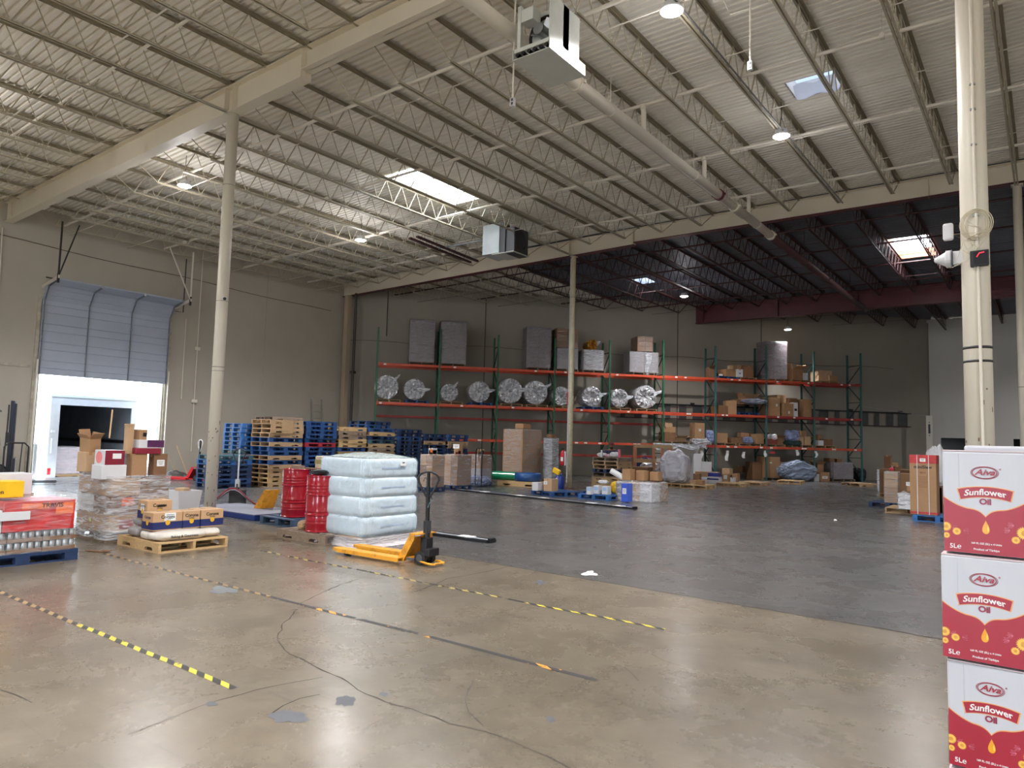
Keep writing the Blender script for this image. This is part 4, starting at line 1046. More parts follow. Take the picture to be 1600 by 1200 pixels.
# ================================================================== SUNFLOWER OIL CARTONS
box_w = mat('white_coated_carton', (196, 196, 202), .42, var=.02, vs=4, bump=.06, bs=14, stretch=(6, 6, .6))
box_r = mat('carmine_print', (160, 20, 44), .4, var=.05, vs=6)
gold = mat('gold_print_line', (226, 160, 96), .4, var=0); amber = mat('amber_print', (232, 160, 30), .35, var=.08, vs=30); amber_l = mat('light_amber_print', (244, 206, 90), .35, var=0)
petal = mat('sunflower_print_yellow', (240, 190, 84), .45, var=.12, vs=90); heart = mat('sunflower_print_heart', (214, 150, 60), .45, var=.1, vs=120); leafp = mat('pink_line_print', (220, 130, 150), .45, var=0)
def sun_box(label, x, y, z, rz, h=.325):
    w, d = .228, .30
    t = thing('oil_carton', label, 'carton', (x, y, z), rz, None)
    b = MB(); b.span((-w / 2, -d / 2, 0), (w / 2, d / 2, h - .004)); b.build('carton_body', box_w, t, bev=.006)
    b = MB(); b.span((-w / 2 + .001, -d / 2 + .002, h - .004), (w / 2 - .001, -.002, h)); b.span((-w / 2 + .001, .002, h - .004), (w / 2 - .001, d / 2 - .002, h)); b.build('top_flap', mat('pinkish_white_flap', (214, 194, 196), .5, var=.03), t)
    # lower printed field, curved top
    def top(u): # u -.5 .. .5, fraction of height from the bottom
        a = abs(u); return .36 + (.075 * (1 - math.exp(-((a) / .07) ** 1.1))) + .10 * max(0, (a - .2) / .3) ** 1.6
    N_ = 48; cur = [(-w / 2 + .0015 + (w - .003) * i / N_, top(-.5 + i / N_) * h) for i in range(N_ + 1)]
    poly_face(t, [(-w / 2 + .0015, .002)] + [(w / 2 - .0015, .002)] + cur[::-1], box_r, .0002, d, 'red_print_field')
    b = MB(); vs = []
    for (u, v) in cur: vs += [(u, -d / 2 - .0011, v - .0005), (u, -d / 2 - .0011, v + .0028)]
    b.add(vs, [(2 * i, 2 * i + 2, 2 * i + 3, 2 * i + 1) for i in range(N_)]); b.build('gold_edge_line', gold, t)
    b = MB(); 
    for sx in (-1, 1): b.add([(sx * (w / 2 + .0004), -d / 2 + .004, .002), (sx * (w / 2 + .0004), d / 2 - .004, .002), (sx * (w / 2 + .0004), d / 2 - .004, .42 * h), (sx * (w / 2 + .0004), 0, .36 * h), (sx * (w / 2 + .0004), -d / 2 + .004, .46 * h)], [(0, 1, 2, 3, 4)])
    b.build('side_print_field', box_r, t)
    # oval logo
    lz = .785 * h; b = MB()
    for rr, th in ((.0365, .0014), (.0325, .0018)):
        pts = [(rr * math.cos(a), -d / 2 - .0014, lz + rr * .53 * math.sin(a)) for a in [i * PI / 24 for i in range(48)]]
        b.tube(pts, th / 2, 4, closed=True)
    b.build('oval_logo_ring', box_r, t)
    text(t, 'Aiva', .026, box_r, face_f(d, 0, lz + .001), 'logo_word', shear=.35, bold=.0004, sx=1.15)
    text(t, '®', .007, box_r, face_f(d, .041, lz + .012), 'logo_word')
    # banner
    bz = .60 * h; hw = .072
    arch = lambda u: -1.9 * u * u
    up = [(u, bz + arch(u) + .0155) for u in [-hw + 2 * hw * i / 20 for i in range(21)]]; lo = [(u * .9, bz + arch(u) - .0155) for u in [-hw + 2 * hw * i / 20 for i in range(21)]]
    g1 = [(p[0] * 1.05, p[1] + .0022) for p in up] + [(p[0] * 1.05, p[1] - .0022) for p in lo[::-1]]
    poly_face(t, g1[::-1], gold, .0003, d, 'banner_border', .0006); poly_face(t, (up + lo[::-1])[::-1], box_r, .0008, d, 'banner', .0006)
    def wp(x, y): return (x - 3.6 * x * y, y + arch(x) )
    text(t, 'Sunflower', .0265, white_paper, face_f(d, 0, bz - .001, .0014, warp=wp), 'banner_word', bold=.0006, sx=1.02)
    text(t, 'Oil', .025, mat('maroon_print', (140, 24, 60), .4, var=0), face_f(d, 0, .505 * h, .001), 'oil_word', bold=.001)
    # drop
    def dropp(s_, dx=0): return [(dx + s_ * .0135 * math.sin(q) * math.sin(q / 2) ** 1.4, .265 * h + s_ * .021 * math.cos(q)) for q in [i * 2 * PI / 28 for i in range(28)]]
    poly_face(t, dropp(1.0), amber, .0009, d, 'oil_drop', .0008); poly_face(t, [(p[0] * .25 + .006, (p[1] - .265 * h) * .5 + .258 * h) for p in dropp(1.0)], amber_l, .0016, d, 'drop_highlight_print', .0004)
    text(t, '5L℮', .020, white_paper, face_f(d, -.082, .06 * h, .001), 'volume_text', bold=.0003)
    text(t, '169 FL OZ (5L) x 4 Units', .0078, white_paper, face_f(d, 0, .105 * h, .001), 'small_text', bold=.0002)
    text(t, 'Product of Türkiye', .0088, white_paper, face_f(d, 0, .048 * h, .001), 'small_text', bold=.0002)
    for (fx, fz, fr) in ((-.107, .245 * h, .0155), (-.078, .205 * h, .0125), (.098, .235 * h, .021), (.076, .165 * h, .012), (-.106, .16 * h, .01)):
        n = 22; pts = []
        for i in range(2 * n):
            a = i * PI / n; r_ = fr * (1.0 if i % 2 else .74); px, pz = fx + r_ * math.cos(a), fz + r_ * math.sin(a)
            pts.append((min(max(px, -w / 2 + .001), w / 2 - .001), pz))
        poly_face(t, pts, petal, .0009, d, 'sunflower_print', .0005)
        c = fr * .4
        if abs(fx) + c < w / 2: poly_face(t, [(fx + c * math.cos(a), fz + c * math.sin(a)) for a in [i * PI / 8 for i in range(16)]], heart, .0014, d, 'flower_heart', .0004)
    b = MB()
    for (lx, lz_, s_) in ((-.060, .215 * h, 1), (.062, .25 * h, -1), (.072, .30 * h, -1), (-.09, .235 * h, 1)):
        for k in range(3):
            a = .5 * (k - 1); L_ = .016; p0 = Vector((lx, 0, lz_)); tip = p0 + Vector((s_ * L_ * math.cos(a), 0, L_ * math.sin(a))); mid = (p0 + tip) / 2; q = Vector((-math.sin(a), 0, s_ * math.cos(a))) * .0035
            for s2 in (-1, 1): b.tube([Vector((p.x, -d / 2 - .0012, p.z)) for p in (p0, mid + q * s2, tip)], .0004, 3)
    b.build('leaf_outline_print', leafp, t)
    # crease dents near the edge
    b = MB(); b.cyl((-w / 2 + .045, -d / 2 - .0002, .50 * h), (-w / 2 + .045, -d / 2 - .0002, h - .01), .0009, n=5); b.build('board_crease', box_w, t)
    return t
ys_ = 2.7 + .15
for k, (z, x, dy, rz) in enumerate(((1.332, -.168, 0, 0), (1.003, -.175, -.012, -.012), (.672, -.163, 0, -.03), (.340, -.168, 0, 0), (.01, -.168, 0, .01))):
    sun_box(('white and red sunflower oil carton, ' + ('topmost', 'second from the top', 'third from the top', 'fourth from the top', 'bottom one')[k] + ' of the stack beside the camera'), x, ys_ + dy, z, rz, .323 if k else .325)
pb = MB(); pb.box((0, 0, .005), (.25, .32, .01)); 
o = tag(pb.build('slip_sheet', kraft), 'kraft slip sheet under the sunflower oil carton stack', 'sheet'); o.location = (-.168, ys_, 0)
# second stack just behind, only its top edge shows
t = carton('white carton whose top edge shows behind the topmost oil carton', (-.13, 3.17, 0), (.235, .30, 1.675), 0, box_w, tape=False)

# ================================================================== LEFT GROUP
def can_tray(label, loc, nx, ny, rz=0.0, group=None):
    t = thing('can_tray', label, 'tray of cans', loc, rz, group)
    s_ = .074; w, d = nx * s_, ny * s_
    b = MB(); b.span((-w / 2, -d / 2, 0), (w / 2, d / 2, .045)); b.build('tray', kraft_d, t)
    me = None
    for i in range(nx):
        for j in range(ny):
            if 0 < i < nx - 1 and 0 < j < ny - 1: continue
            if me is None:
                b = MB(); b.lathe([(.026, .012), (.034, .022), (.034, .108), (.029, .12), (.029, .124), (.026, .12)], 12); me = b.mesh('can', [mat('silver_can', (176, 178, 178), .3, .7, var=.15, vs=30)], True)
            o = bpy.data.objects.new('can', me); COL.objects.link(o); o.parent = t; o.location = ((i + .5) * s_ - w / 2, (j + .5) * s_ - d / 2, 0)
    return t
CX, CY = -10.42, 3.44
pallet('dark blue pallet under the cans and red snack boxes at the picture edge', (CX, CY, 0), 0, 'b', blue_dk)
for lv in range(2):
    for k in range(3):
        can_tray('%s tray of silver drink cans, %s from the wrapped stack end' % (('lower', 'upper')[lv], ORD[k]), (CX + .29, CY + .40 - .38 * k, .141 + .128 * lv), 5, 5, 0, 'can trays on the blue pallet')
        carton('plain kraft carton behind the %s layer of cans, %s one' % (('lower', 'upper')[lv], ORD[k]), (CX - .2, CY + .40 - .38 * k, .141 + .128 * lv), (.56, .36, .125), 0, kraft_d, simple=True, group='cartons behind the cans')
red_b = mat('glossy_red_snack_box', (190, 40, 40), .35, var=.25, vs=6, dirt=None); org = mat('orange_print', (226, 110, 50), .4, var=.2, vs=9)
t = carton('large red and orange snack carton under film on the cans', (CX + .16, CY + .15, .4), (.7, .78, .36), 0, red_b, tape=False)
sticker(t, .7, .78, .36, 'r', .27, .26, .2, .14, org, 'printed_snack_picture', False); sticker(t, .7, .78, .36, 'r', -.05, .3, .3, .07, org, 'orange_print_band', False)
text(t, 'TRAVIS', .075, mat('dark_print', (50, 40, 40), .5, var=0), face_r(.7, .13, .3, .004), 'faint_print', bold=.002)
t = carton('white carton with red car logo print under film, on the cans', (CX + .27, CY - .42, .4), (.5, .34, .27), 0, white_p, tape=False)
text(t, 'LLA Y ARTESC', .04, black, face_r(.5, 0, .035, .003), 'printed_word', bold=.0008)
text(t, 'ROSA', .05, red_b, face_r(.5, .05, .13, .003), 'logo_word', bold=.002)
t = carton('white printed lid box lying against the red snack carton', (CX + .535, CY - .18, .66), (.03, .42, .1), 0, white_p, tape=False)
t.location.z = .545
b = shell(1.06, 1.14, .14, .80, amp=.02, seed=4, tiers=0)
fo = tag(b.build('stretch_wrap', film_thin, smooth=True), 'clear stretch film around the cans and snack cartons', 'stretch film'); fo.location = (CX, CY, 0)
yel = mat('yellow_carton_print', (232, 186, 30), .45, var=.08, vs=8)
t = carton('bright yellow printed carton on top of the can load', (CX + .2, CY - .3, .80), (.3, .62, .2), 0, yel, tape=False)
text(t, 'lipton', .07, mat('dark_print', (50, 40, 40), .5, var=0), face_r(.3, .02, .07, .003), 'printed_word', bold=.001)
carton('white film-wrapped carton behind the yellow carton', (CX - .2, CY - .05, .80), (.35, .55, .27), 0, white_p, tape=False, st=[('r', 0, .12, .3, .1)])
pbox('small brown and white carton just beyond the yellow one', 35, 67, 752, 770, .3, 0, at=(-11.6, 3.85), m=kraft_d, st=[('r', 0, .08, .15, .1)])
bx = pbox('wide brown carton with open top flap behind the can load', -40, 42, 719, 752, .6, 0, at=(-13.2, 3.5), m=kraft)
pallet('pine pallet under the wide brown carton behind the can load', (bx.location.x, bx.location.y, 0), 0)
carton('brown carton supporting the wide one behind the can load', (bx.location.x, bx.location.y, .141), (.8, .8, bx.location.z - .142), 0, kraft_d)
pallet('pine pallet under the small brown and white carton', (-11.75, 3.6, 0), 0)
carton('brown carton supporting the small brown and white one', (-11.75, 3.75, .141), (.6, .6, .60), 0, kraft)

# wrapped carton stack (two by two), loose cartons piled on it
WX0 = ONY(116, 800, 4.88).x; WX1 = -11.0; WY0 = 4.88; WY1 = ONX(266, 790, -11.0).y
WW, WD = WX1 - WX0, WY1 - WY0; WC = ((WX0 + WX1) / 2, (WY0 + WY1) / 2)
pallet('pine pallet hidden under the film wrapped carton stack', (WC[0], WC[1], 0), 0, 's', wood_g, sc=(min(1, WW / 1.02) , min(1, WD / 1.22), 1))
t = thing('wrapped_carton_load', 'tall stack of brown and white cartons wrapped in shiny film, next to the beer pallet', 'wrapped load', (WC[0], WC[1], .14))
H3 = .265
for lv in range(3):
    for i in range(2):
        for j in range(2):
            b = MB(); b.box(((i - .5) * WW * .47, (j - .5) * WD * .48, lv * H3 + H3 / 2), (WW * .46, WD * .47, H3 - .008)); c = b.build('carton', [kraft, kraft_l, white_p, kraft_d][(lv * 2 + i + 2 * j) % 4], t, bev=.006)
b = MB(); b.box((WW * .47 + .002, -WD * .2, .12), (.004, .2, .13)); b.build('red_print', mat('dull_red_print', (150, 44, 50), .5, var=.2), t)
b = MB(); b.box((WW * .47 + .002, -WD * .2, .45), (.004, .18, .12)); b.build('orange_picture', org, t)
b = MB(); b.box((-.05, -WD * .48 - .004, .15), (.05, .004, .05)); b.build('yellow_sticker', mat('lime_sticker', (214, 230, 60), .5, var=0), t)
shell(WW + .03, WD + .03, -.1, H3 * 3 + .03, amp=.03, seed=11, tiers=3, flare=.03, nv=34).build('stretch_wrap', film('stack_film', lo=.12, hi=.95, rough=.1, scale=4, stretch=(1, 1, 6), bump=1.0), t, smooth=True)
cX = WX1 - .28
mar = mat('maroon_carton_print', (128, 26, 48), .45, var=.1)
pbox('printed kraft carton under the torn open one on the wrapped stack', 119, 147, 706, 737, .3, .0, at=('x', WX0 + .25), m=kraft_l)
pbox('kraft carton with torn open flaps tilted on the wrapped stack', 124, 157, 684, 706, .26, .15, at=('x', WX0 + .25), flaps=(.9, 1.2, .8, 1.3), tilt=(.08, .1), m=kraft)
pbox('white carton below the maroon and pink one on the wrapped stack', 142, 197, 726, 748, .34, .0, at=('x', WX1 - .3), m=white_p, tape=False)
t = pbox('white and maroon carton with a pink roundel tilted on the wrapped stack', 147, 194, 703, 726, .3, .06, at=('x', WX1 - .3), m=white_p, tape=False)
bd_ = t.children[0].data; ws_ = [v.co for v in bd_.vertices]; w_ = 2 * max(v.x for v in ws_); d_ = 2 * max(v.y for v in ws_); h_ = max(v.z for v in ws_)
sticker(t, w_, d_, h_, 'r', 0, h_ / 2, d_ * .98, h_ * .96, mar, 'maroon_print', False); b = MB(); b.box((w_ / 2 + .005, d_ * .1, h_ * .6), (.001, d_ * .45, h_ * .35)); b.build('paper_note', white_paper, t)
b = MB(); b.add([(w_ * -.05 + .09 * math.cos(a), -d_ / 2 - .002, h_ * .5 + .09 * math.sin(a)) for a in [i * PI / 10 for i in range(20)]], [tuple(range(20))]); b.build('pink_roundel', mat('pink_print', (226, 130, 130), .5, var=.1), t)
pbox('brown taped carton with a white sticker on the wrapped stack', 195, 229, 709, 744, .4, 0, at=('x', cX), m=kraft)
pbox('dark brown carton with a paper note on the wrapped stack', 230, 260, 709, 745, .4, 0, at=('x', cX), m=kraft_d, st=[('r', 0, .22, .12, .1)])
pbox('maroon carton lying across the two brown ones', 200, 252, 700, 709, .25, 0, at=('x', cX), m=mar, tape=False)
pbox('purple white and red open display box on the maroon carton', 207, 248, 687, 700, .22, 0, at=('x', cX), m=white_p, tape=False, st=[('r', .1, .07, .26, .11, mat('purple_print', (84, 30, 80), .5, var=.4, vs=14), 'purple_print', False)])
pbox('tall pale open kraft carton standing among the piled cartons', 192, 207, 668, 709, .12, 0, at=('x', cX - .05), m=kraft_l, flaps=(1.4, 1.5, 1.3, None))
pbox('small kraft carton with a black square stamp on top of the pile', 208, 230, 671, 687, .2, 0, at=('x', cX - .02), m=kraft, st=[('r', .02, .08, .06, .06, black_metal, 'stamp', False)])

# beer pallet
BP = [G(180, 851), G(246, 866), G(356, 855)]
ang = math.atan2(BP[1].y - BP[0].y, BP[1].x - BP[0].x)
BX, BY = (BP[0].x + BP[1].x) / 2, BP[1].y + .52
pallet('pale pine pallet under the beer cartons and flour sacks', (BX, BY, 0), PI / 2, 's', wood_y, sc=(1, .97, 1))
def sack(label, loc, dim, rz=0.0, m=None, print_=None, name='flour_sack', cat='sack', tilt=0, group=None, wr=None):
    w, d, h = dim; t = thing(name, label, cat, loc, rz, group); big = max(dim); hi = big > .7
    wr = wr if wr is not None else (.03 if name == 'flour_sack' else .16)
    b = MB(); sd = loc[0] * 7 + loc[1] * 3
    def fn(u, v):
        th = 2 * PI * u; ph = PI * (v - .5); c = math.cos(ph)
        e = .45; x = math.copysign(abs(math.cos(th)) ** e, math.cos(th)) * abs(c) ** .4; y = math.copysign(abs(math.sin(th)) ** e, math.sin(th)) * abs(c) ** .4; z = math.copysign(abs(math.sin(ph)) ** .8, ph)
        pin = 1 - .55 * max(0, abs(x) - .7) / .3
        nz = 1 + .12 * noise.noise(Vector((x * 3, y * 3, sd + z)))
        if wr > .05:
            p = Vector((x * 2.2, y * 2.2, z * 2.2 + sd)); k = 1 - wr * 1.5 * abs(noise.noise(p)) - wr * .8 * abs(noise.noise(p * 2.7)) + wr * .3
            pin = 1 if name == 'bulk_sack' else 1 - .35 * abs(x) ** 2; top = .5 * noise.noise(Vector((x * 1.5 + sd, y * 1.5, 3)))
            return (x * w / 2 * k, y * d / 2 * k, max(0, h / 2 + z * h / 2 * k * pin * (1 + (top if z > 0 else 0))))
        return (x * w / 2, y * d / 2 * (1 - .1 * abs(x)), h / 2 + z * h / 2 * pin * nz)
    b.grid(fn, 72 if hi else 40, 26 if hi else 15, closeu=True); b.build('sack_body', m or white_p, t, smooth=(wr <= .05))
    return t
sk = mat('woven_white_sack', (206, 200, 190), .6, var=.08, vs=10, bump=.2, bs=14); skg = mat('grey_printed_sack', (150, 146, 146), .6, var=.15, vs=10, bump=.2, bs=14)
ZP = .141
sack('long white flour sack with dark lettering along the pallet front', (BX + .33, BY - .12, ZP), (.42, .78, .13), 0, sk)
t = sack('white flour sack at the far end of the pallet under the big beer carton', (BX + .30, BY + .34, ZP), (.36, .3, .12), 0, sk)
s2 = sack('silvery sack end poking out at the pallet corner', (BX + .1, BY - .34, ZP), (.3, .3, .12), 0, sk)
sack('grey rolled sack at the pallet edge by the wrapped stack', (BX - .3, BY - .3, ZP), (.3, .36, .14), 0, skg)
sack('grey and blue sack lying on the rolled one', (BX - .32, BY - .22, ZP + .14), (.32, .36, .13), 0, skg)
sack('flat white sack in the middle of the beer pallet', (BX - .1, BY + .25, ZP), (.36, .5, .13), 0, sk)
text(bpy.data.objects.get('flour_sack'), 'Baking & Gourmets', .05, black, lambda x, y, z: (.214 + z, x, .06 + y), 'printed_word', bold=.0004)
navy = mat('navy_carton_print', (30, 40, 92), .5, var=.05)
badge = mat('gold_badge_print', (214, 166, 40), .45, var=.05)
def beer(label, loc, dim, rz=0.0):
    w, d, h = dim; t = carton(label, loc, dim, rz, mat('tan_beer_carton', (186, 150, 112), .7, var=.05), cat='beer carton', name='beer_carton', tape=False)
    b = MB()
    b.span((-w / 2 - .0015, -d / 2 - .0015, .015), (w / 2 + .0015, d / 2 + .0015, h * .47)); b.build('navy_print_band', navy, t)
    sz = min(.06, h * .25)
    text(t, 'Corona', sz * 1.05, black, face_r(w, 0, h * .74, .002), 'brand_word', bold=.0012); text(t, 'EXTRA', sz * .45, black, face_r(w, 0, h * .58, .002), 'brand_word')
    text(t, 'Corona', sz * .9, navy, face_f(d, 0, h * .72, .002), 'brand_word', bold=.0008); text(t, 'Corona', sz, black, lambda x, y, z: (-y, x, h + .001 + z), 'brand_word')
    for f in (0, 1):
        b = MB(); r_ = .034
        pts = [(r_ * math.cos(a), r_ * 1.05 * math.sin(a)) for a in [i * PI / 10 for i in range(20)]]
        if f: vs = [(w / 2 + .0028, p[0], h * .42 + p[1]) for p in pts]
        else: vs = [(p[0], -d / 2 - .0028, h * .42 + p[1]) for p in pts]
        b.add(vs, [tuple(range(20))]); b.build('gold_badge', badge, t)
    return t
ZB = ZP + .13
b1 = beer('beer carton with a white note at the front corner of the pallet', (BX + .17, BY - .26, ZB), (.30, .42, .25))
sticker(b1, .30, .42, .25, 'r', .03, .185, .16, .11, white_paper, 'paper_note')
beer('beer carton in the middle of the front row on the sacks', (BX + .19, BY + .085, ZB), (.27, .25, .25))
beer('widest beer carton at the column end of the pallet', (BX + .14, BY + .40, ZB), (.38, .35, .25))
b4 = beer('upper beer carton with a hand hole, set behind the corner one', (BX - .14, BY - .22, ZB + .12), (.27, .36, .27))
sticker(b4, .27, .36, .27, 'f', 0, .17, .1, .1, white_paper, 'paper_note')
b = MB(); b.box((.138, .02, .19), (.004, .11, .03)); b.build('hand_hole', black, b4)
t = b4
b = MB(); b.box((BX - .14, BY - .2, ZB + .06), (.3, .34, .118)); tag(b.build('folded_carton', kraft_d), 'flattened brown carton under the upper beer carton', 'box')

# white bin with wooden scraps
q = G(280, 804); bw_ = .40
t = thing('waste_bin', 'tall white square bin with kraft paper on top near the left column', 'bin', (q.x - .1, q.y + .15, 0), 0)
b = MB(); hh = ZAT(278, 767, q)
b.add([(sx * .17, sy * .19, 0) for sx, sy in ((-1, -1), (1, -1), (1, 1), (-1, 1))] + [(sx * .21, sy * .25, hh) for sx, sy in ((-1, -1), (1, -1), (1, 1), (-1, 1))] + [(sx * .19, sy * .23, hh) for sx, sy in ((-1, -1), (1, -1), (1, 1), (-1, 1))] + [(sx * .15, sy * .17, .05) for sx, sy in ((-1, -1), (1, -1), (1, 1), (-1, 1))],
      [(0, 3, 2, 1)] + [(i, (i + 1) % 4, 4 + (i + 1) % 4, 4 + i) for i in range(4)] + [(4 + i, 4 + (i + 1) % 4, 8 + (i + 1) % 4, 8 + i) for i in range(4)] + [(8 + i, 8 + (i + 1) % 4, 12 + (i + 1) % 4, 12 + i) for i in range(4)] + [(12, 13, 14, 15)])
b.build('bin_body', white_p, t)
carton('crumpled kraft flap sticking out of the white bin', (t.location.x - .02, t.location.y - .05, hh - .05), (.2, .2, .10), .5, kraft_l, name='kraft_scrap', cat='cardboard', tape=False)

# blue topped mat / platform and the far pallet jack
mb = [G(350, 800), G(372, 817), G(420, 806), G(404, 790)]
t = thing('scale_platform', 'low dark blue platform with a grey top behind the beer pallet', 'platform', ((mb[0].x + mb[2].x) / 2, (mb[0].y + mb[2].y) / 2, 0), 0)
pw, pd = abs(mb[1].x - mb[0].x) + .5, abs(mb[2].y - mb[1].y) + .05
b = MB(); b.span((-pw / 2, -pd / 2, 0), (pw / 2, pd / 2, .1)); b.build('blue_side', mat('deep_blue_foam', (16, 44, 110), .5), t, bev=.01)
b = MB(); b.span((-pw / 2 + .005, -pd / 2 + .005, .1), (pw / 2 - .005, pd / 2 - .005, .112)); b.build('grey_top', mat('grey_rubber_top', (110, 112, 124), .6, var=.1), t)
PLAT = t

def loop_handle(b, z, s_=1.0, r=.016):
    """tear drop loop in the x-z plane"""
    pts = []
    for i in range(20):
        a = 2 * PI * i / 20; x = .13 * math.sin(a) * (1 if math.cos(a) > 0 else 1 + .55 * math.cos(a) ) ; zz = .15 + .15 * math.cos(a) if math.cos(a) > 0 else .15 + .26 * math.cos(a)
        pts.append((x * s_, 0, z + zz * s_))
    b.tube(pts, r * s_, 8, closed=True)
def pallet_jack(label, loc, rz, body_m, lean=.0, handle_m=None, loopm=None, steer=0.0):
    """forks run along -y from the wheel end; local y+ is handle side"""
    t = thing('pallet_jack', label, 'pallet jack', loc, rz); hm = handle_m or black_metal
    for sx in (-1, 1):
        b = MB(); x = sx * .19
        b.add([(x - .075, -1.22, .055), (x + .075, -1.22, .055), (x + .08, -1.1, .035), (x - .08, -1.1, .035), (x - .03, -1.30, .06), (x + .03, -1.30, .06)], [])
        b.span((x - .08, -1.16, .07), (x + .08, -.02, .082)); b.span((x - .08, -1.16, .03), (x - .072, -.02, .07)); b.span((x + .072, -1.16, .03), (x + .08, -.02, .07))
        b.prism([(x - .08, -1.16), (x - .05, -1.26), (x + .05, -1.26), (x + .08, -1.16)], .045, .082)
        b.build('fork', body_m, t)
        b = MB(); b.cyl((x - .045, -1.02, .038), (x + .045, -1.02, .038), .038, n=14); b.build('load_roller', mat('grey_roller', (70, 70, 72), .5), t)
    M = Matrix(((0, 0, 1), (1, 0, 0), (0, 1, 0)))
    for sx in (-1, 1):
        b = MB(); x = sx * .13
        b.prism([(-.10, .03), (-.02, .03), (.16, .33), (.16, .40), (.09, .40), (-.10, .09)], x - .005 + sx * .04, x + .005 + sx * .04, M=M); b.build('side_plate', body_m, t)
    b = MB(); b.box((0, .01, .21), (.34, .012, .32), M=Matrix.Rotation(-.52, 3, 'X')); b.box((0, .15, .40), (.36, .14, .014)); b.build('front_plate', body_m, t)
    b = MB(); b.box((0, .22, .22), (.13, .1, .26)); b.cyl((0, .22, .3), (0, .22, .48), .04, n=12); b.box((0, .30, .17), (.2, .1, .1)); b.cyl((.0, .2, .08), (0, .2, .2), .06, n=14); b.build('pump_unit', black_metal, t, bev=.008)
    b = MB(); b.tube([(-.1, .2, .05), (-.13, .36, .04), (-.08, .44, .03)], .014, 6); b.tube([(.1, .2, .05), (.13, .36, .04), (.08, .44, .03)], .014, 6); b.cyl((-.12, .42, .035), (.12, .42, .035), .014, n=6); b.build('base_bar', body_m, t)
    for sx in (-1, 1):
        b = MB(); x = sx * .085; b.cyl((x - .026, .2, .09), (x + .026, .2, .09), .088, n=24); b.build('steer_wheel', mat('black_rubber', (28, 27, 27), .7), t, bev=.008)
        b = MB(); b.cyl((x - .029, .2, .09), (x + .029, .2, .09), .05, n=20); b.build('wheel_hub', mat('grey_hub', (84, 84, 86), .45, .4), t)
    # handle
    M2 = Matrix.Rotation(steer, 3, 'Z') @ Matrix.Rotation(lean, 3, 'X'); base = Vector((0, .22, .44))
    def hp(x, z, y=0): return base + M2 @ Vector((x, y, z))
    b = MB(); b.box(hp(0, .05), (.09, .07, .16), M=M2); b.bar(hp(0, .08), hp(0, .58), .045, .032); b.build('handle_shaft', hm, t)
    b = MB(); pts = []
    for i in range(24):
        a = 2 * PI * i / 24; cc = math.cos(a); x = .135 * math.sin(a) * (1 if cc > 0 else (1 + .62 * cc)); zz = (.10 * cc if cc > 0 else .25 * cc)
        pts.append(hp(x, .67 + zz))
    b.tube(pts, .014, 8, closed=True); b.build('handle_loop', loopm or hm, t, smooth=True)
    b = MB(); b.bar(hp(0, .5), hp(0, .76), .03, .03); b.build('handle_core', hm, t)
    b = MB(); b.tube([hp(.0, .66, -.02), hp(.05, .69, -.02), (hp(.07, .64, -.02))], .006, 5); b.build('release_lever', black, t)
    return t
jy = mat('worn_yellow_enamel', (206, 142, 36), .45, var=.22, vs=9, dirt=(150, 96, 34))
# yellow jack: forks point to -x side
w0 = G(655, 884); tip = G(524, 862)
dv = Vector((tip.x - w0.x, tip.y - w0.y)); az = math.atan2(dv.x, -dv.y)
J1 = pallet_jack('yellow hand pallet jack with black handle in front of the water pallet', (w0.x, w0.y + .12, 0), az, jy, lean=-.06, steer=-1.0)
J1.location = (w0.x - .24, w0.y + .13, 0); J1.scale = (1, 1.05, 1)
# strap tied on the handle
b = MB(); b.tube([(0, 0, 0), (.03, 0, .03), (.0, .0, .01), (-.03, 0, -.03), (.02, 0, -.08), (.05, 0, -.14)], .007, 5); o = b.build('tie_cord', mat('teal_cord', (40, 80, 84), .6), J1); o.location = (0, .26, .88)
# black jack standing on the platform, red body
jr = mat('dark_red_enamel', (130, 22, 34), .4, var=.2)
P2 = Vector((PLAT.location.x - .55, PLAT.location.y + .3, 0))
g2 = G(370, 793)
J2 = pallet_jack('black and red pallet jack beside the blue platform and left column', (g2.x, g2.y, 0), math.radians(60), black_metal, lean=.0, handle_m=mat('silver_handle', (176, 178, 176), .35, .4), loopm=black_metal, steer=-.4)
J2.scale = (1.05, 1.05, 1.07)
t = thing('draped_hose', 'red and white striped strap draped over the black jack base like an arch', 'strap', (g2.x + .05, g2.y - .15, 0), math.radians(55))
for k, (mm, off) in enumerate(((jr, 0.0), (white_p, .03), (black_metal, .06))):
    b = MB(); b.tube([(x_, off, .02 + (.42 - off) * math.exp(-(x_ / .36) ** 2)) for x_ in [-.75 + .1 * i for i in range(16)]], .018, 6); b.build('strap_band', mm, t)
# third jack by the wall
g3 = G(300, 751)
pallet_jack('red pallet jack with pale handle standing by the wall near the roll-up door', (g3.x, g3.y, 0), math.radians(-70), mat('bright_red_enamel', (200, 24, 30), .4), lean=-.02, handle_m=black_metal, loopm=white_p, steer=1.2).scale = (1.1, 1.1, 1.15)
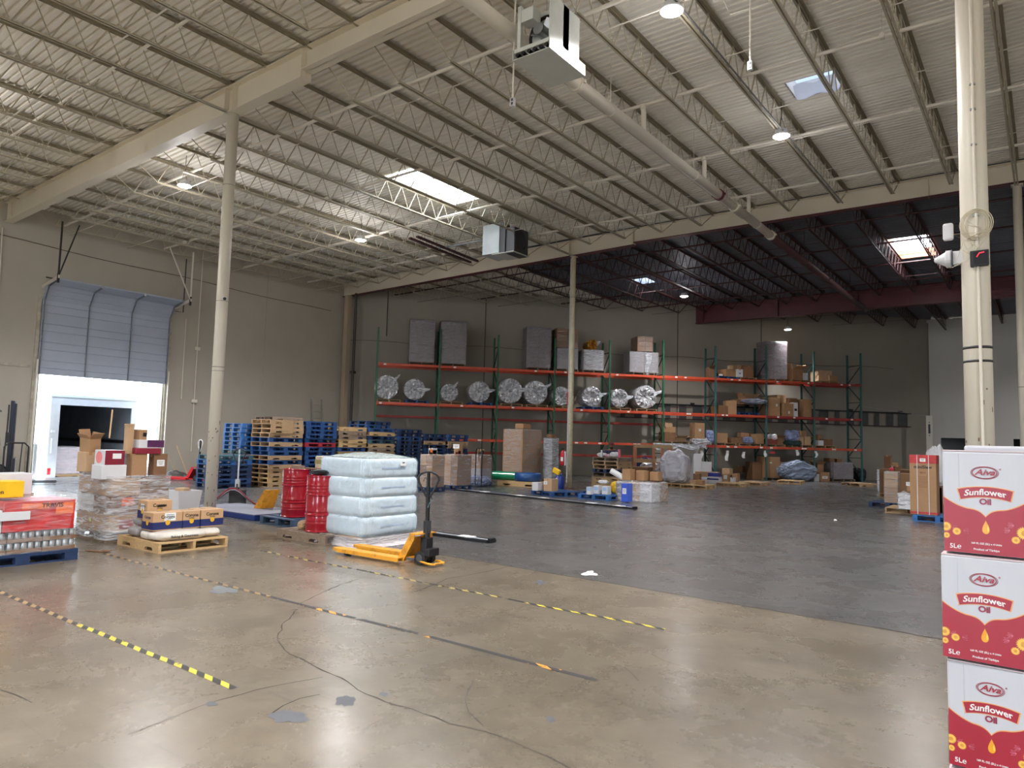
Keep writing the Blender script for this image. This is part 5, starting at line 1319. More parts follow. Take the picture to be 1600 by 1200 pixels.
# brooms + scrap pile by the door
for k, (p0, p1) in enumerate((((262, 711), (277, 742)), ((276, 696), (293, 744)))):
    a_ = G(p1[0], p1[1] + 4); t = thing('broom', ('pale handled broom leaning beside the red jack', 'dark handled broom leaning next to the pale one by the wall')[k], 'broom', (a_.x, a_.y, 0))
    z1 = ZAT(p0[0], p0[1], a_); top_ = ONX(p0[0], p0[1], a_.x - .2)
    b = MB(); b.cyl((0, 0, .12), (top_.x - a_.x, top_.y - a_.y, top_.z), .014, n=8); b.build('handle', wood_y if k else wood, t)
    b = MB(); b.box((0, 0, .06), (.1, .3, .12), tp=(.4, .8)); b.build('bristle_head', mat('grey_bristle', (90, 90, 92), .9), t)
g4 = G(283, 748)
b = MB(); b.grid(lambda u, v: (g4.x + (u - .5) * .6 - .3, g4.y + (v - .5) * 1.4 - .1, .26 * math.sin(PI * u) * math.sin(PI * v) * (1 + .5 * noise.noise(Vector((u * 5, v * 5, 0))))), 14, 18)
tag(b.build('rubbish_bag', mat('dark_grey_bag', (70, 66, 60), .5, var=.4, vs=6)), 'low heap of dark bagged rubbish at the wall by the brooms', 'rubbish')
t = sack('crumpled white plastic bag beside the rubbish near the door', (g4.x - .2, g4.y - .95, 0), (.5, .5, .42), .3, white_p, name='plastic_bag', cat='bag')

# ================================================================== DRUMS
drum_m = mat('glossy_red_drum', (150, 14, 34), .22, var=.06, vs=2, coat=.3)
def drum(label, loc):
    t = thing('steel_drum', label, 'drum', loc)
    R_, H_ = .238, .88; pr = [(R_ * .98, 0), (R_ + .008, .006), (R_ + .008, .018), (R_, .028)]
    def ridge(z, a=.010, w=.02): return [(R_, z - w), (R_ + a, z - w * .35), (R_ + a, z + w * .35), (R_, z + w)]
    for z in (.14, .185): pr += ridge(z, .005, .014)
    pr += ridge(.27, .012, .02)
    pr += ridge(.325, .005, .012)
    for z in (.58,): pr += ridge(z, .012, .02)
    for z in (.63, .68, .73): pr += ridge(z, .005, .012)
    pr += [(R_, H_ - .03), (R_ + .008, H_ - .02), (R_ + .008, H_ - .004), (R_ - .004, H_), (R_ - .012, H_ - .018), (.001, H_ - .018)]
    b = MB(); b.lathe(pr, 48); b.build('drum_shell', drum_m, t, smooth=True)
    t.children[0].modifiers.new('es', 'EDGE_SPLIT').split_angle = .6
    b = MB(); b.cyl((.13, 0, H_ - .018), (.13, 0, H_), .03, n=14); b.build('bung_cap', steel, t)
    return t
d1 = G(450, 809, .14); d3 = G(504, 833, .14)
pallet('blue grey pallet under the two rear red drums', (d1.x - .12, d1.y + .45, 0), 0, 'b', mat('grey_blue_pallet_paint', (56, 76, 100), .65, var=.25, vs=5))
pallet('brown pallet carrying the drum closest to the water load', (d3.x - .3, d3.y + .32, 0), PI / 2, 's', wood_g)
D1 = drum('red steel drum standing apart nearest the blue platform', (d1.x - .12, d1.y + .22, .141))
D2 = drum('red steel drum in the middle, mostly behind the nearest one', (d1.x + .06, d1.y + .72, .141))
D3 = drum('red steel drum touching the wrapped water load', (d3.x - .22, d3.y + .13, .141))
t = thing('paint_can', 'dirty white square tin standing on the middle red drum', 'tin', (D2.location.x, D2.location.y - .05, 1.021)); b = MB(); b.box((0, 0, .12), (.2, .2, .24)); b.build('tin_body', mat('dirty_white_tin', (200, 190, 160), .5, var=.2, vs=9), t, bev=.02)
b = MB(); b.box((0, 0, .13), (.203, .203, .08)); b.build('faded_label', mat('olive_label', (150, 140, 90), .6, var=.3, vs=20), t)
t = sack('crumpled black plastic lying on the drum beside the water load', (D3.location.x, D3.location.y, 1.021), (.34, .34, .09), .4, black, name='plastic_sheet', cat='plastic')
b = MB(); b.box((0, 0, .03), (.2, .15, .06)); b.box((.1, .2, .01), (.35, .05, .02)); o = b.build('wood_scrap', wood_g); tag(o, 'small wood block and stick lying on the first red drum', 'wood scrap'); o.location = (D1.location.x + .05, D1.location.y, 1.021)
# yellow jack mostly hidden behind drums
pl = MB(); pt = G(421, 806)
t = thing('pallet_jack', 'yellow pallet jack end showing behind the first red drum', 'pallet jack', (pt.x - .55, pt.y + .2, 0)); M = Matrix(((1, 0, 0), (0, 0, 1), (0, 1, 0)))
b = MB(); b.prism([(-.1, .02), (.12, .02), (.3, .4), (.34, .5), (.26, .5), (.2, .42), (-.1, .08)], -.16, .16, M=M); b.build('steel_frame', jy, t)
# paper crumb
t = sack('tiny crumpled white paper on the floor before the drum pallets', tuple(G(443, 832)), (.09, .07, .05), 0, white_paper, name='paper_scrap', cat='scrap')
t = sack('brown paper bag slumped between the red drums', (d3.x - .55, d3.y + .05, .141), (.16, .16, .14), 0, wood, name='paper_bag', cat='bag')

# ================================================================== WATER LOAD
wc = G(567, 857); wl = G(503, 843); wr = G(651, 845)
WXc, WYc = wc.x - .60, wc.y + .60
water = mat('pale_ice_blue_bottle_pack', (200, 214, 222), .25, var=.06, vs=5, bump=.15, bs=12)
t = thing('wrapped_water_load', 'four tier block of pale blue wrapped water jugs behind the yellow jack', 'wrapped load', (WXc, WYc, .141), 0)
def tier(z0, w_, hh, seed):
    b = MB()
    def fn(u, v):
        q = 2 * PI * u; p = rectring(w_, w_, q, .14); k = 1 - .06 * abs(2 * v - 1) ** 5; n = p.normalized()
        return Vector((p.x * k, p.y * k, z0 + hh * v)) + n * (.006 * math.cos(q * 44) + .016 * noise.noise(Vector((p.x * 3, p.y * 3, z0 * 5 + v + seed))))
    b.grid(fn, 176, 11, closeu=True); return b
for k in range(4): tier(.005 + k * .293, 1.15 - .012 * k, .293, k).build('jug_tier', water, t, smooth=True)
def wrapf(u, v):
    q = 2 * PI * u; z = -.13 + 1.32 * v; f = ((z - .005) / .293) % 1.0 if z > 0 else .5; w_ = 1.185 - .012 * max(0, z / .293)
    p = rectring(w_, w_, q, .13); k = 1 - .045 * abs(2 * f - 1) ** 5 + (.10 * max(0, -z / .13) ** 1.5 if z < 0 else 0); n = p.normalized()
    return Vector((p.x * k, p.y * k, z)) + n * (.012 * noise.noise(Vector((p.x * 4, p.y * 4, z * 9))) + .004 * noise.noise(Vector((p.x * 14, p.y * 14, z * 30))))
b = MB(); b.grid(wrapf, 150, 80, closeu=True); b.build('stretch_wrap', film('water_film', (206, 222, 232), .08, .5, .08, 3.0, (1, 1, 1.8), .6), t, smooth=True)
b = MB(); b.grid(lambda u, v: ((u - .5) * .95, (v - .5) * .95, 1.185 + .075 * (math.sin(PI * u) * math.sin(PI * v)) ** .5 + .01 * noise.noise(Vector((u * 9, v * 9, 2)))), 26, 26)
b.build('top_film', film('green_flecked_film', (206, 220, 216), .6, .95, .2, 14, (1, 1, 1)), t, smooth=True)
b = MB(); b.box((.585, .18, 1.10), (.004, .12, .07)); b.build('paper_label', white_paper, t); b = MB(); b.box((.59, .18, 1.115), (.003, .05, .015)); b.build('label_print', black, t)
for k in range(4):
    b = MB(); b.box((.583 - .006 * k, .0, .15 + .293 * k), (.003, .5, .02)); b.build('faint_blue_print', mat('faint_blue_print', (160, 176, 204), .5, var=.1), t)
pallet('pallet under the wrapped water jugs, veiled by film', (WXc, WYc, 0), 0, 's', wood)
b = shell(1.30, 1.30, .005, .15, amp=.03, seed=77, tiers=0, flare=.10, nu=90, nv=8, top=False, e=.14); o = b.build('skirt_film', film('skirt_film', (226, 220, 222), .6, .95, .2, 5), t, smooth=True); o.location.z = -.141
# ================================================================== OUTSIDE THE DOOR
TX = -27.7
t = thing('box_truck_body', 'white box truck backed to the left dock with its rear door raised', 'truck', (TX, 11.6, 0))
tw = mat('white_truck_panel', (206, 212, 218), .35, var=.04, vs=2); tin_ = mat('dark_truck_liner', (120, 124, 132), .6, var=.15, vs=2)
y0, y1, zt = -1.5, 1.42, 2.78
b = MB(); b.span((-7, y0, -.1), (0, y0 + .05, zt)); 
for k in range(9): b.span((-.3 - .75 * k, y0 - .012, 0), (-.34 - .75 * k, y0, zt))
b.build('side_panel', tw, t)
b = MB(); b.span((-7, y1 - .05, -.1), (0, y1, zt)); b.build('side_panel', tw, t)
b = MB(); b.span((-7, y0, zt), (0, y1, zt + .05)); b.build('roof_panel', tw, t)
b = MB(); b.span((-7, y0, -.2), (0, y1, -.1)); b.build('floor_panel', tin_, t)
b = MB(); b.span((-7, y0, -.1), (-6.95, y1, zt)); b.build('front_panel', tin_, t)
b = MB(); b.span((-.05, y0, -.1), (.02, y0 + .3, zt)); b.span((-.05, y1 - .18, -.1), (.02, y1, zt)); b.span((-.05, y0 + .3, zt - .3), (.02, y1 - .18, zt)); b.build('rear_frame', mat('silver_truck_frame', (186, 190, 196), .4, .1, var=.06), t)
b = MB(); b.span((.02, y0 - .03, zt - .02), (.06, y1 + .03, zt + .07)); b.build('top_rail', tw, t)
b = MB(); b.span((-6.9, y0 + .06, 1.15), (-6.85, y1 - .06, 1.27)); b.span((-6.9, y1 - .1, 1.15), (-.3, y1 - .06, 1.27)); b.span((-6.9, y0 + .06, 1.15), (-.3, y0 + .1, 1.27)); b.build('cargo_rail', black_metal, t)
b = MB(); b.span((-6.9, y0 + .06, -.1), (-.3, y0 + .065, zt - .05)); b.span((-6.9, y1 - .065, -.1), (-.3, y1 - .06, zt - .05)); b.span((-6.93, y0, -.1), (-6.9, y1, zt)); b.span((-6.9, y0, zt - .06), (-.3, y1, zt - .05)); b.build('inner_liner', tin_, t)
b = MB(); b.bar((.0, .55, 2.4), (0.02, .5, 1.35), .05, .01); b.build('pull_strap', mat('tan_strap', (190, 150, 110), .7), t)
b = MB(); b.cyl((.04, y0 + .1, .8), (.04, y0 + .1, 1.3), .02, n=8); b.box((.04, y0 + .12, 1.55), (.03, .12, .08)); b.build('door_latch', tw, t)
b = MB(); b.box((.035, y0 + .08, .16), (.02, .09, .22)); b.build('red_reflector', mat('red_reflector_plastic', (210, 30, 40), .3, var=0), t)
t = thing('wrapped_pallet_load', 'film wrapped pallet load standing inside the truck', 'wrapped load', (TX - .9, 10.85, -.1), 0)
b = MB(); b.box((0, 0, .62), (1.0, 1.0, .95)); b.build('cargo_block', mat('pinkish_paper_pack', (190, 176, 182), .5, var=.1, vs=4), t, bev=.02); shell(1.04, 1.04, .12, 1.12, amp=.02, seed=3).build('stretch_wrap', film_a, t, smooth=True)
pallet('pine pallet inside the truck under the wrapped load', (TX - .9, 10.85, -.1), 0)
t = thing('bollard', 'pale steel bollard outside the left edge of the dock door', 'bollard', (-26.9, 9.42, 0)); b = MB(); b.cyl((0, 0, -.06), (0, 0, 1.12), .09, n=16); b.build('post', mat('pale_bollard_paint', (196, 200, 204), .5), t); b = MB(); b.cyl((0, 0, 1.12), (0, 0, 1.2), .02, n=8); b.build('top_knob', steel, t)
t = thing('neighbouring_building', 'long pale corrugated building across the yard, seen through the dock door', 'building', (-62, 20, 0))
bm_ = mat('pale_corrugated_siding', (176, 184, 182), .6, var=.03)
b = MB(); y = -40
while y < 60: b.span((-.06, y, 0), (0, y + .5, 4.9)); b.span((0, y + .5, 0), (.05, y + .8, 4.9)); y += .8
b.build('corrugated_wall', bm_, t); b = MB(); b.span((-20, -40, 0), (-.06, 60, 4.7)); b.build('building_mass', bm_, t); b = MB(); b.span((-20, -40, 4.9), (.2, 60, 5.1)); b.build('roof_edge', tw, t)

# forklift at the picture edge
t = thing('forklift', 'dark forklift mast and frame standing at the wall beside the dock door', 'forklift', (-24.5, 7.75, 0), math.radians(-20))
b = MB()
for sx in (-.33, .33): b.box((sx, .18, 1.22), (.12, .09, 2.4)); b.box((sx * .75, .24, 1.2), (.07, .07, 2.3))
for z in (.4, 1.4, 2.36): b.box((0, .18, z), (.74, .06, .1))
b.build('mast', mat('blue_black_steel', (26, 30, 42), .35, .4, var=.2), t)
b = MB(); b.cyl((-.12, .2, .2), (-.12, .2, 2.1), .035, n=10); b.cyl((.12, .2, .2), (.12, .2, 2.1), .035, n=10); b.build('lift_cylinder', steel, t)
b = MB(); b.box((0, .32, .5), (.9, .06, .5)); b.build('carriage', black_metal, t)
b = MB(); b.box((-.25, .85, .06), (.12, 1.1, .04)); b.build('fork_tine', black_metal, t)
b = MB(); b.box((.25, .85, .06), (.12, 1.1, .04)); b.build('fork_tine', black_metal, t)
b = MB(); b.box((0, -1.0, .75), (1.05, 1.8, .9)); b.build('chassis', mat('dark_forklift_body', (50, 54, 60), .5), t, bev=.06)
b = MB()
for sx in (-.45, .45):
    for y in (-.1, -1.4): b.bar((sx, y, 1.1), (sx * .9, y - .1, 2.1), .06, .06)
b.box((0, -.85, 2.12), (.95, 1.5, .05)); b.build('overhead_guard', black_metal, t)
for sx in (-.45, .45):
    for y in (-.1, -1.5):
        b = MB(); b.cyl((sx - .08, y, .28), (sx + .08, y, .28), .28, n=20); b.build('tyre', mat('black_rubber', (28, 27, 27), .7), t)
b = MB(); b.tube([(.4, .1, 2.3), (.46, .1, 1.6), (.44, .08, 1.0)], .02, 6); b.box((.42, .12, 1.35), (.1, .1, .3)); b.build('hose_bundle', black, t)
# platform cart handle
p = ONX(42, 735, -17.5); p2 = ONX(4, 735, -17.5)
t = thing('platform_cart', 'platform cart whose black tube handle arches beside the dock door jamb', 'cart', (-17.5, (p.y + p2.y) / 2, 0))
hw = (p.y - p2.y) / 2; zt_ = ZAT(30, 692, (-17.5, p.y))
b = MB(); b.tube([(0, -hw, .2), (0, -hw, zt_ - .08), (0, -hw + .08, zt_), (0, hw - .08, zt_), (0, hw, zt_ - .08), (0, hw, .2)], .018, 8); b.tube([(0, hw * .3, .25), (0, hw * .45, zt_)], .012, 6); b.tube([(0, -hw * .4, .25), (0, -hw * .3, zt_)], .012, 6); b.build('push_handle', black_metal, t)
b = MB(); b.box((.6, 0, .2), (1.2, hw * 2, .04)); b.build('deck', wood_g, t)
for sx in (.1, 1.1):
    for sy in (-1, 1):
        b = MB(); b.cyl((sx, sy * (hw - .08) - .02, .09), (sx, sy * (hw - .08) + .02, .09), .09, n=14); b.build('caster', black, t)

# ================================================================== PALLET RACKS
RZ = math.atan2(RD.y, RD.x)
r_org = mat('orange_rack_beam', (196, 74, 44), .5, var=.12, vs=3); r_dor = mat('dull_red_rack_beam', (150, 46, 40), .55, var=.15, vs=3)
r_grn = mat('green_rack_post', (30, 92, 62), .5, var=.12, vs=3); r_teal = mat('blue_green_rack_post', (58, 100, 98), .5, var=.12, vs=3); r_dkg = mat('dark_green_rack_brace', (26, 52, 46), .55, var=.1)
POSTT = [-24.6, -21.8, -19.08, -16.35, -13.62, -10.87, -8.11, -5.34, -2.66, 0.06]
DEPTH = 1.07
def rack(label, idx, beams, mpost, tops):
    t = thing('pallet_rack', label, 'rack', tuple(RF), RZ)
    for n, i in enumerate(idx):
        x = POSTT[i]; top = tops[n]
        f = bpy.data.objects.new('x', None); bpy.data.objects.remove(f)
        b = MB()
        for y in (0, DEPTH):
            b.span((x - .04, y - .035, 0), (x - .034, y + .035, top)); b.span((x + .034, y - .035, 0), (x + .04, y + .035, top)); b.span((x - .04, y + (-.035 if y == 0 else .029), 0), (x + .04, y + (-.029 if y == 0 else .035), top)); b.span((x - .07, y - .07, 0), (x + .07, y + .07, .01))
        z = .25; k = 0; up = b.build('upright_post', mpost, t)
        bb = MB()
        while z < top - .4:
            bb.bar((x, 0, z), (x, DEPTH, z), .04, .03)
            if z + .95 < top: bb.bar((x, 0 if k % 2 == 0 else DEPTH, z + .03), (x, DEPTH if k % 2 == 0 else 0, z + .93), .04, .03)
            z += .96; k += 1
        bb.build('cross_brace', r_dkg, up)
    for (i, z, front, rear, m) in beams:
        x0, x1 = POSTT[i] + .045, POSTT[i + 1] - .045
        for yy, on in ((-.02, front), (DEPTH + .02, rear)):
            if not on: continue
            b = MB(); b.span((x0, yy - .025, z - .055), (x1, yy + .025, z + .055)); b.span((x0 - .01, yy - .03, z - .1), (x0 + .01, yy + .03, z + .1)); b.span((x1 - .01, yy - .03, z - .1), (x1 + .01, yy + .03, z + .1)); bo = b.build('load_beam', m, t)
            if yy < 0:
                R_ = random.Random(i * 10 + int(z * 10))
                for q in range(3 if z < 2 else (2 if i > 4 else 1)):
                    lb = MB(); lx = x0 + (x1 - x0) * R_.uniform(.05, .95); lb.box((lx, yy - .027, z), (.12 if z > 2 else .16, .003, .07)); lb.build('beam_label', white_paper, bo)
    return t
b1s = []
for i in range(5):
    b1s += [(i, 4.93, 1, 1, r_org), (i, 3.17, 1, 1, r_org), (i, 2.62, 0, 1, r_dor)]
    if i >= 1: b1s += [(i, 1.62, 1, 1, r_org)]
    if i >= 1: b1s += [(i, 1.02, 0, 1, r_dor)]
rack('long green pallet rack run with orange beams holding film wrapped rolls', [0, 1, 2, 3, 4, 5], b1s, r_grn, [6.6, 6.7, 6.55, 6.55, 6.6, 6.75])
b2s = []
for i in range(5, 9): b2s += [(i, 4.95, 1, 1, r_org if i < 8 else r_dor), (i, 3.17, 1, 1, r_org if i < 7 else r_dor), (i, 1.62, 1, 1, r_dor if i == 5 else r_org)]
rack('faded blue green pallet rack run with orange beams full of loose cartons', [6, 7, 8, 9], b2s, r_teal, [6.6, 6.75, 6.6, 6.65])

LV = {'A': 4.986, 'B': 3.226, 'C': 1.676, '0': 0.0}
def rpos(px, off=.1): 
    p = RP(px, 690, off); return p
def rbox(label, px0, px1, yt, lev, d=.9, off=.08, m=None, fn=None, zb=None, yb=None, rz=0.0, h=None, **k):
    a, c = rpos(px0, off), rpos(px1, off); mid = (a + c) / 2; w = (Vector((a.x, a.y)) - Vector((c.x, c.y))).length
    z = LV[lev] if lev in LV else 0
    if zb is not None: z = zb
    pm = (px0 + px1) / 2
    if yb is not None: z = RP(pm, yb, off).z
    hh = h if h is not None else RP(pm, yt, off).z - z
    ctr = mid + RN * (d / 2)
    if fn: return fn(label, (ctr.x, ctr.y, z), (w, d, hh), RZ + rz, m, **k)
    return carton(label, (ctr.x, ctr.y, z), (w, d, hh), RZ + rz, m, **k)
def rpallet(label, px, lev, kind='s', m=None, w=1.1, z=None, group='pallets on the racks'):
    p = rpos(px, .08) + RN * .56
    t = pallet(label, (p.x, p.y, LV[lev] if z is None else z), RZ, kind, m, group); t.scale = (w / 1.02, .92, .9); return t
def wrapped(label, loc, dim, rz=0.0, m=None, nx=2, nz=3, name='wrapped_load', flm=None, amp=.015, seed=None, straps=False, ny=1, group=None):
    w, d, h = dim; t = thing(name, label, 'wrapped load', loc, rz, group); sd = seed if seed is not None else int(abs(loc[0] * 13 + loc[1] * 7)) % 97
    R_ = random.Random(sd)
    ms = m if isinstance(m, list) else [m or kraft]
    for i in range(nx):
        for j in range(ny):
            for k in range(nz):
                b = MB(); b.box(((i + .5) / nx * w - w / 2, (j + .5) / ny * d - d / 2, (k + .5) / nz * h), (w / nx - .006, d / ny - .006, h / nz - .005)); b.build('carton', R_.choice(ms), t, bev=.006)
    shell(w + .03, d + .03, .0, h + .015, amp=amp, seed=sd, nu=60, nv=18).build('stretch_wrap', flm or film_a, t, smooth=True)
    return t
grey_pack = mat('grey_wrapped_pack', (128, 120, 122), .5, var=.12, vs=4, bump=.1, bs=10)
fg = film('greyish_film', (170, 165, 170), .35, .75, .2, 3, (1, 1, 4), .6)
# level A of the long run
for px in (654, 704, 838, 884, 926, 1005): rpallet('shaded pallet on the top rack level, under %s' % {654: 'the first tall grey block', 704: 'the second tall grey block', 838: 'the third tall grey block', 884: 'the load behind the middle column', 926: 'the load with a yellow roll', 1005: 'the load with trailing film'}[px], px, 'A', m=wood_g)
zA = LV['A'] + .128
rbox('tall grey wrapped block, first on the top rack level from the wall corner', 634, 674, 499, 'A', zb=zA, fn=wrapped, m=grey_pack, nx=2, nz=5, flm=fg)
rbox('tall grey wrapped block beside the first one on the top rack level', 683, 724, 502, 'A', zb=zA, fn=wrapped, m=grey_pack, nx=2, nz=5, flm=fg)
rbox('tall grey wrapped block left of the middle column on the top rack level', 819, 858, 511, 'A', zb=zA, fn=wrapped, m=grey_pack, nx=2, nz=4, flm=fg)
rbox('shiny wrapped load behind the middle column on the top rack level', 867, 901, 544, 'A', zb=zA, fn=wrapped, m=grey_pack, nx=1, nz=2, flm=film_a)
rbox('brown strapped carton load resting on the one behind the middle column', 866, 901, 513, 'A', yb=543.5, fn=wrapped, m=kraft_d, nx=2, nz=3, flm=film_thin)
rbox('shiny wrapped load carrying a yellow foil roll on the top rack level', 909, 942, 547, 'A', zb=zA, fn=wrapped, m=grey_pack, nx=1, nz=2, flm=film_thick)
rbox('grey wrapped load with film trailing down at the end of the green run', 982, 1028, 550, 'A', zb=zA, fn=wrapped, m=grey_pack, nx=2, nz=2, flm=film_a)
rbox('brown strapped carton load on the one with trailing film', 994, 1019, 526, 'A', yb=549, fn=wrapped, m=kraft_d, nx=2, nz=3, flm=film_thin)
p = RP(1012, 566, .02)
b = MB(); b.grid(lambda u, v: (RD * ((u - .5) * (.35 - .2 * v) + .05 * math.sin(v * 6)) - RN * (.04 + .03 * math.sin(u * 9 + v * 5)) + Vector((0, 0, .45 - 1.1 * v))), 8, 12)
o = tag(b.build('film_tail', film_thick, smooth=True), 'torn milky film tail hanging over the orange beam', 'plastic film'); o.location = p
# rolls
crk = mat('crinkled_clear_film', (196, 196, 198), .2, .3, var=.35, vs=9, bump=.6, bs=10)
gold_f = mat('yellow_brown_foil', (176, 124, 44), .3, .4, var=.3, vs=8)
def roll(label, px, py, rpx, lev='B', seed=0, m=None, z=None, L=.95, tail=True):
    p = RP(px, py, .1); dep = DEP(p); r = rpx / FPX * dep; zb = (LV[lev] + .128 if z is None else z)
    t = thing('wrapped_roll', label, 'wrapped roll', (p.x, p.y, zb + r), RZ, None); R_ = random.Random(seed)
    b = MB()
    def fn(u, v):
        q = 2 * PI * u; k = 1 + .07 * noise.noise(Vector((math.cos(q) * 2.5, math.sin(q) * 2.5, v * 3 + seed))) - (.05 if v < .05 else 0)
        return (r * k * math.cos(q), v * L, r * k * math.sin(q) * (.97))
    b.grid(fn, 40, 8, closeu=True); b.f.append(list(range(7 * 40, 8 * 40))); b.m.append(0)
    b.build('film_covered_body', m or crk, t)
    b = MB()
    def fn2(u, v):
        q = 2 * PI * u; rr = r * (.97 - .95 * v); n_ = noise.noise(Vector((math.cos(q) * 4, math.sin(q) * 4, v * 3 + seed * 1.7))); n3 = abs(noise.noise(Vector((math.cos(q) * 9, math.sin(q) * 9, v * 5 + seed))))
        return (rr * math.cos(q), -.10 * math.sin(PI * min(1, v * 1.3)) * (.6 + n_) - .12 * n3 * (1 - v * .4) + .06 * v, rr * math.sin(q))
    b.grid(fn2, 46, 9, closeu=True); b.build('crumpled_front', m or crk, t)
    if tail:
        b = MB(); q0 = R_.uniform(-.2, .9)
        b.add([(r * .7 * math.cos(q0), -.06, r * .7 * math.sin(q0) + .12), (r * .7 * math.cos(q0), -.12, r * .7 * math.sin(q0) - .12), (r * 1.35 * math.cos(q0), -.16, r * 1.3 * math.sin(q0) + .02), (r * 1.45 * math.cos(q0), -.08, r * 1.45 * math.sin(q0) + .1)], [(0, 1, 2, 3)])
        o = b.build('film_tail', film_thick, t); o.modifiers.new('s', 'SOLIDIFY').thickness = .006
    return t
rl = [(604, 604, 19), (648, 606, 17), (702, 611, 14), (749, 610, 17), (797, 609, 20), (837, 611, 19), (877, 616, 15), (925, 617, 16), (968, 619, 15), (1009, 617, 18.5)]
for k, (px, py, r_) in enumerate(rl):
    kind = 'b' if k in (1, 3, 7) else 's'
    rpallet('%s pallet under roll number %s from the corner on the middle rack level' % ('blue' if kind == 'b' else 'brown', ORD[k]), px + 1, 'B', kind, blue_w if kind == 'b' else wood, w=1.05)
    roll('silvery film wrapped roll, %s from the wall corner on the middle rack level' % ORD[k], px, py, r_, seed=k)
roll('yellow brown foil roll lying on the shiny wrapped load', 926, 539, 8.5, z=RP(926, 547, .1).z, seed=41, m=gold_f, L=.8)
# second run contents: piles of cartons
def pile(items):
    for it in items: rbox(*it[:5], **it[5])
rpallet('blue pallet on the top level near the start of the blue green run', 1137, 'A', 'b', blue_lt, w=1.15)
rpallet('pine pallet beside the blue one on the top level of the second run', 1170, 'A', 's', wood, w=.9); rpallet('pine pallet under the tall dim grey block', 1212, 'A', m=wood, w=1.05); rpallet('pine pallet under the torn carton on the top level', 1252, 'A', m=wood, w=1.0); rpallet('pine pallet near the last post on the top level', 1297, 'A', m=wood, w=1.0)
pile([
 ('small open frame crate at the first post of the second run, top level', 1108, 1116, 574, 'A', dict(d=.4, m=kraft_d, flaps=(.4, None, 1.2, None))),
 ('white topped carton on the blue rack pallet', 1122, 1130, 583, 'A', dict(d=.5, zb=zA, m=kraft_d, st=[('f', 0, .06, .2, .07)])),
 ('brown carton leaning in the middle of the blue rack pallet', 1131, 1149, 577, 'A', dict(d=.6, zb=zA, m=kraft, rz=.2)),
 ('white carton with blue mark on the blue rack pallet', 1151, 1161, 577, 'A', dict(d=.4, zb=zA, m=white_p, st=[('f', 0, .18, .1, .06, blue_lt, 'blue_mark', False)])),
 ('small kraft carton perched on the brown one on the top level', 1140, 1146, 571, 'A', dict(d=.25, yb=577, m=kraft_l)),
 ('flat kraft carton perched behind the white one on the top level', 1152, 1162, 570, 'A', dict(d=.3, yb=577, m=kraft, off=.4)),
 ('wide dark carton on the pine rack pallet of the top level', 1163, 1178, 571, 'A', dict(d=.7, zb=zA, m=kraft_d, rz=-.1)),
 ('torn open kraft carton on the top level near the third post', 1237, 1255, 577, 'A', dict(d=.7, zb=zA, m=kraft, flaps=(.5, 1.2, .9, 1.3), rz=.15)),
 ('small white tub beside the torn kraft carton', 1256, 1263, 583, 'A', dict(d=.3, zb=zA, m=white_p, tape=False)),
 ('long kraft carton on the last pallet of the top level', 1280, 1301, 579, 'A', dict(d=.7, zb=zA, m=kraft_l)),
 ('smaller kraft carton in front of the long one on the last pallet', 1297, 1310, 587, 'A', dict(d=.4, zb=zA, m=kraft, off=-.02)),
])
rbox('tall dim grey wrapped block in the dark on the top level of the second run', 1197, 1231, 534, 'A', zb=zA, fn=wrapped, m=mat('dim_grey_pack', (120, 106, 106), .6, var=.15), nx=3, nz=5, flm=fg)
rpallet('blue pallet tilted among loose cartons on the middle level', 1170, 'B', 'b', blue_w, w=1.2)
pile([
 ('kraft carton slumped at the first post, middle level of the second run', 1121, 1137, 634, 'B', dict(d=.7, m=kraft_d, rz=.1)),
 ('large kraft carton leaning over on the middle level', 1138, 1153, 626, 'B', dict(d=.7, m=kraft, rz=-.25)),
 ('open kraft carton on the blue pallet of the middle level', 1163, 1181, 622, 'B', dict(d=.6, yb=631, m=kraft, flaps=(.7, 1.1, .8, 1.0))),
 ('crushed brown carton behind the open one on the middle level', 1150, 1166, 624, 'B', dict(d=.5, yb=632, m=kraft_d, off=.4)),
 ('big kraft carton with a white sticker at the second post, middle level', 1200, 1219, 621, 'B', dict(d=.9, m=kraft, st=[('f', .15, .55, .09, .12)])),
 ('big slumped kraft carton next to it with a crumpled top', 1212, 1228, 617, 'B', dict(d=.8, m=kraft_l, off=.35, rz=.15)),
 ('wide low kraft carton in front of the big slumped ones', 1224, 1242, 630, 'B', dict(d=.5, m=kraft, off=0, st=[('f', 0, .2, .08, .12)])),
 ('white and black printed carton next to the wide low one', 1240, 1247, 629, 'B', dict(d=.4, m=white_p, off=0, tape=False, st=[('f', 0, .35, .14, .12, black_metal, 'black_print', False)])),
 ('small kraft cartons top one on the middle level heap', 1232, 1246, 622, 'B', dict(d=.5, yb=630, m=kraft_d, off=.3)),
 ('tall brown carton with pointed top by the third post, middle level', 1255, 1268, 624, 'B', dict(d=.7, m=kraft, rz=.1)),
])
p = RP(1178, 632, .15); t = sack('white and navy plastic bundle on the blue pallet of the middle level', (p.x, p.y, p.z), (1.3, .6, .3), RZ, mat('white_navy_plastic', (120, 124, 140), .5, var=.6, vs=5), name='plastic_bundle', cat='plastic')
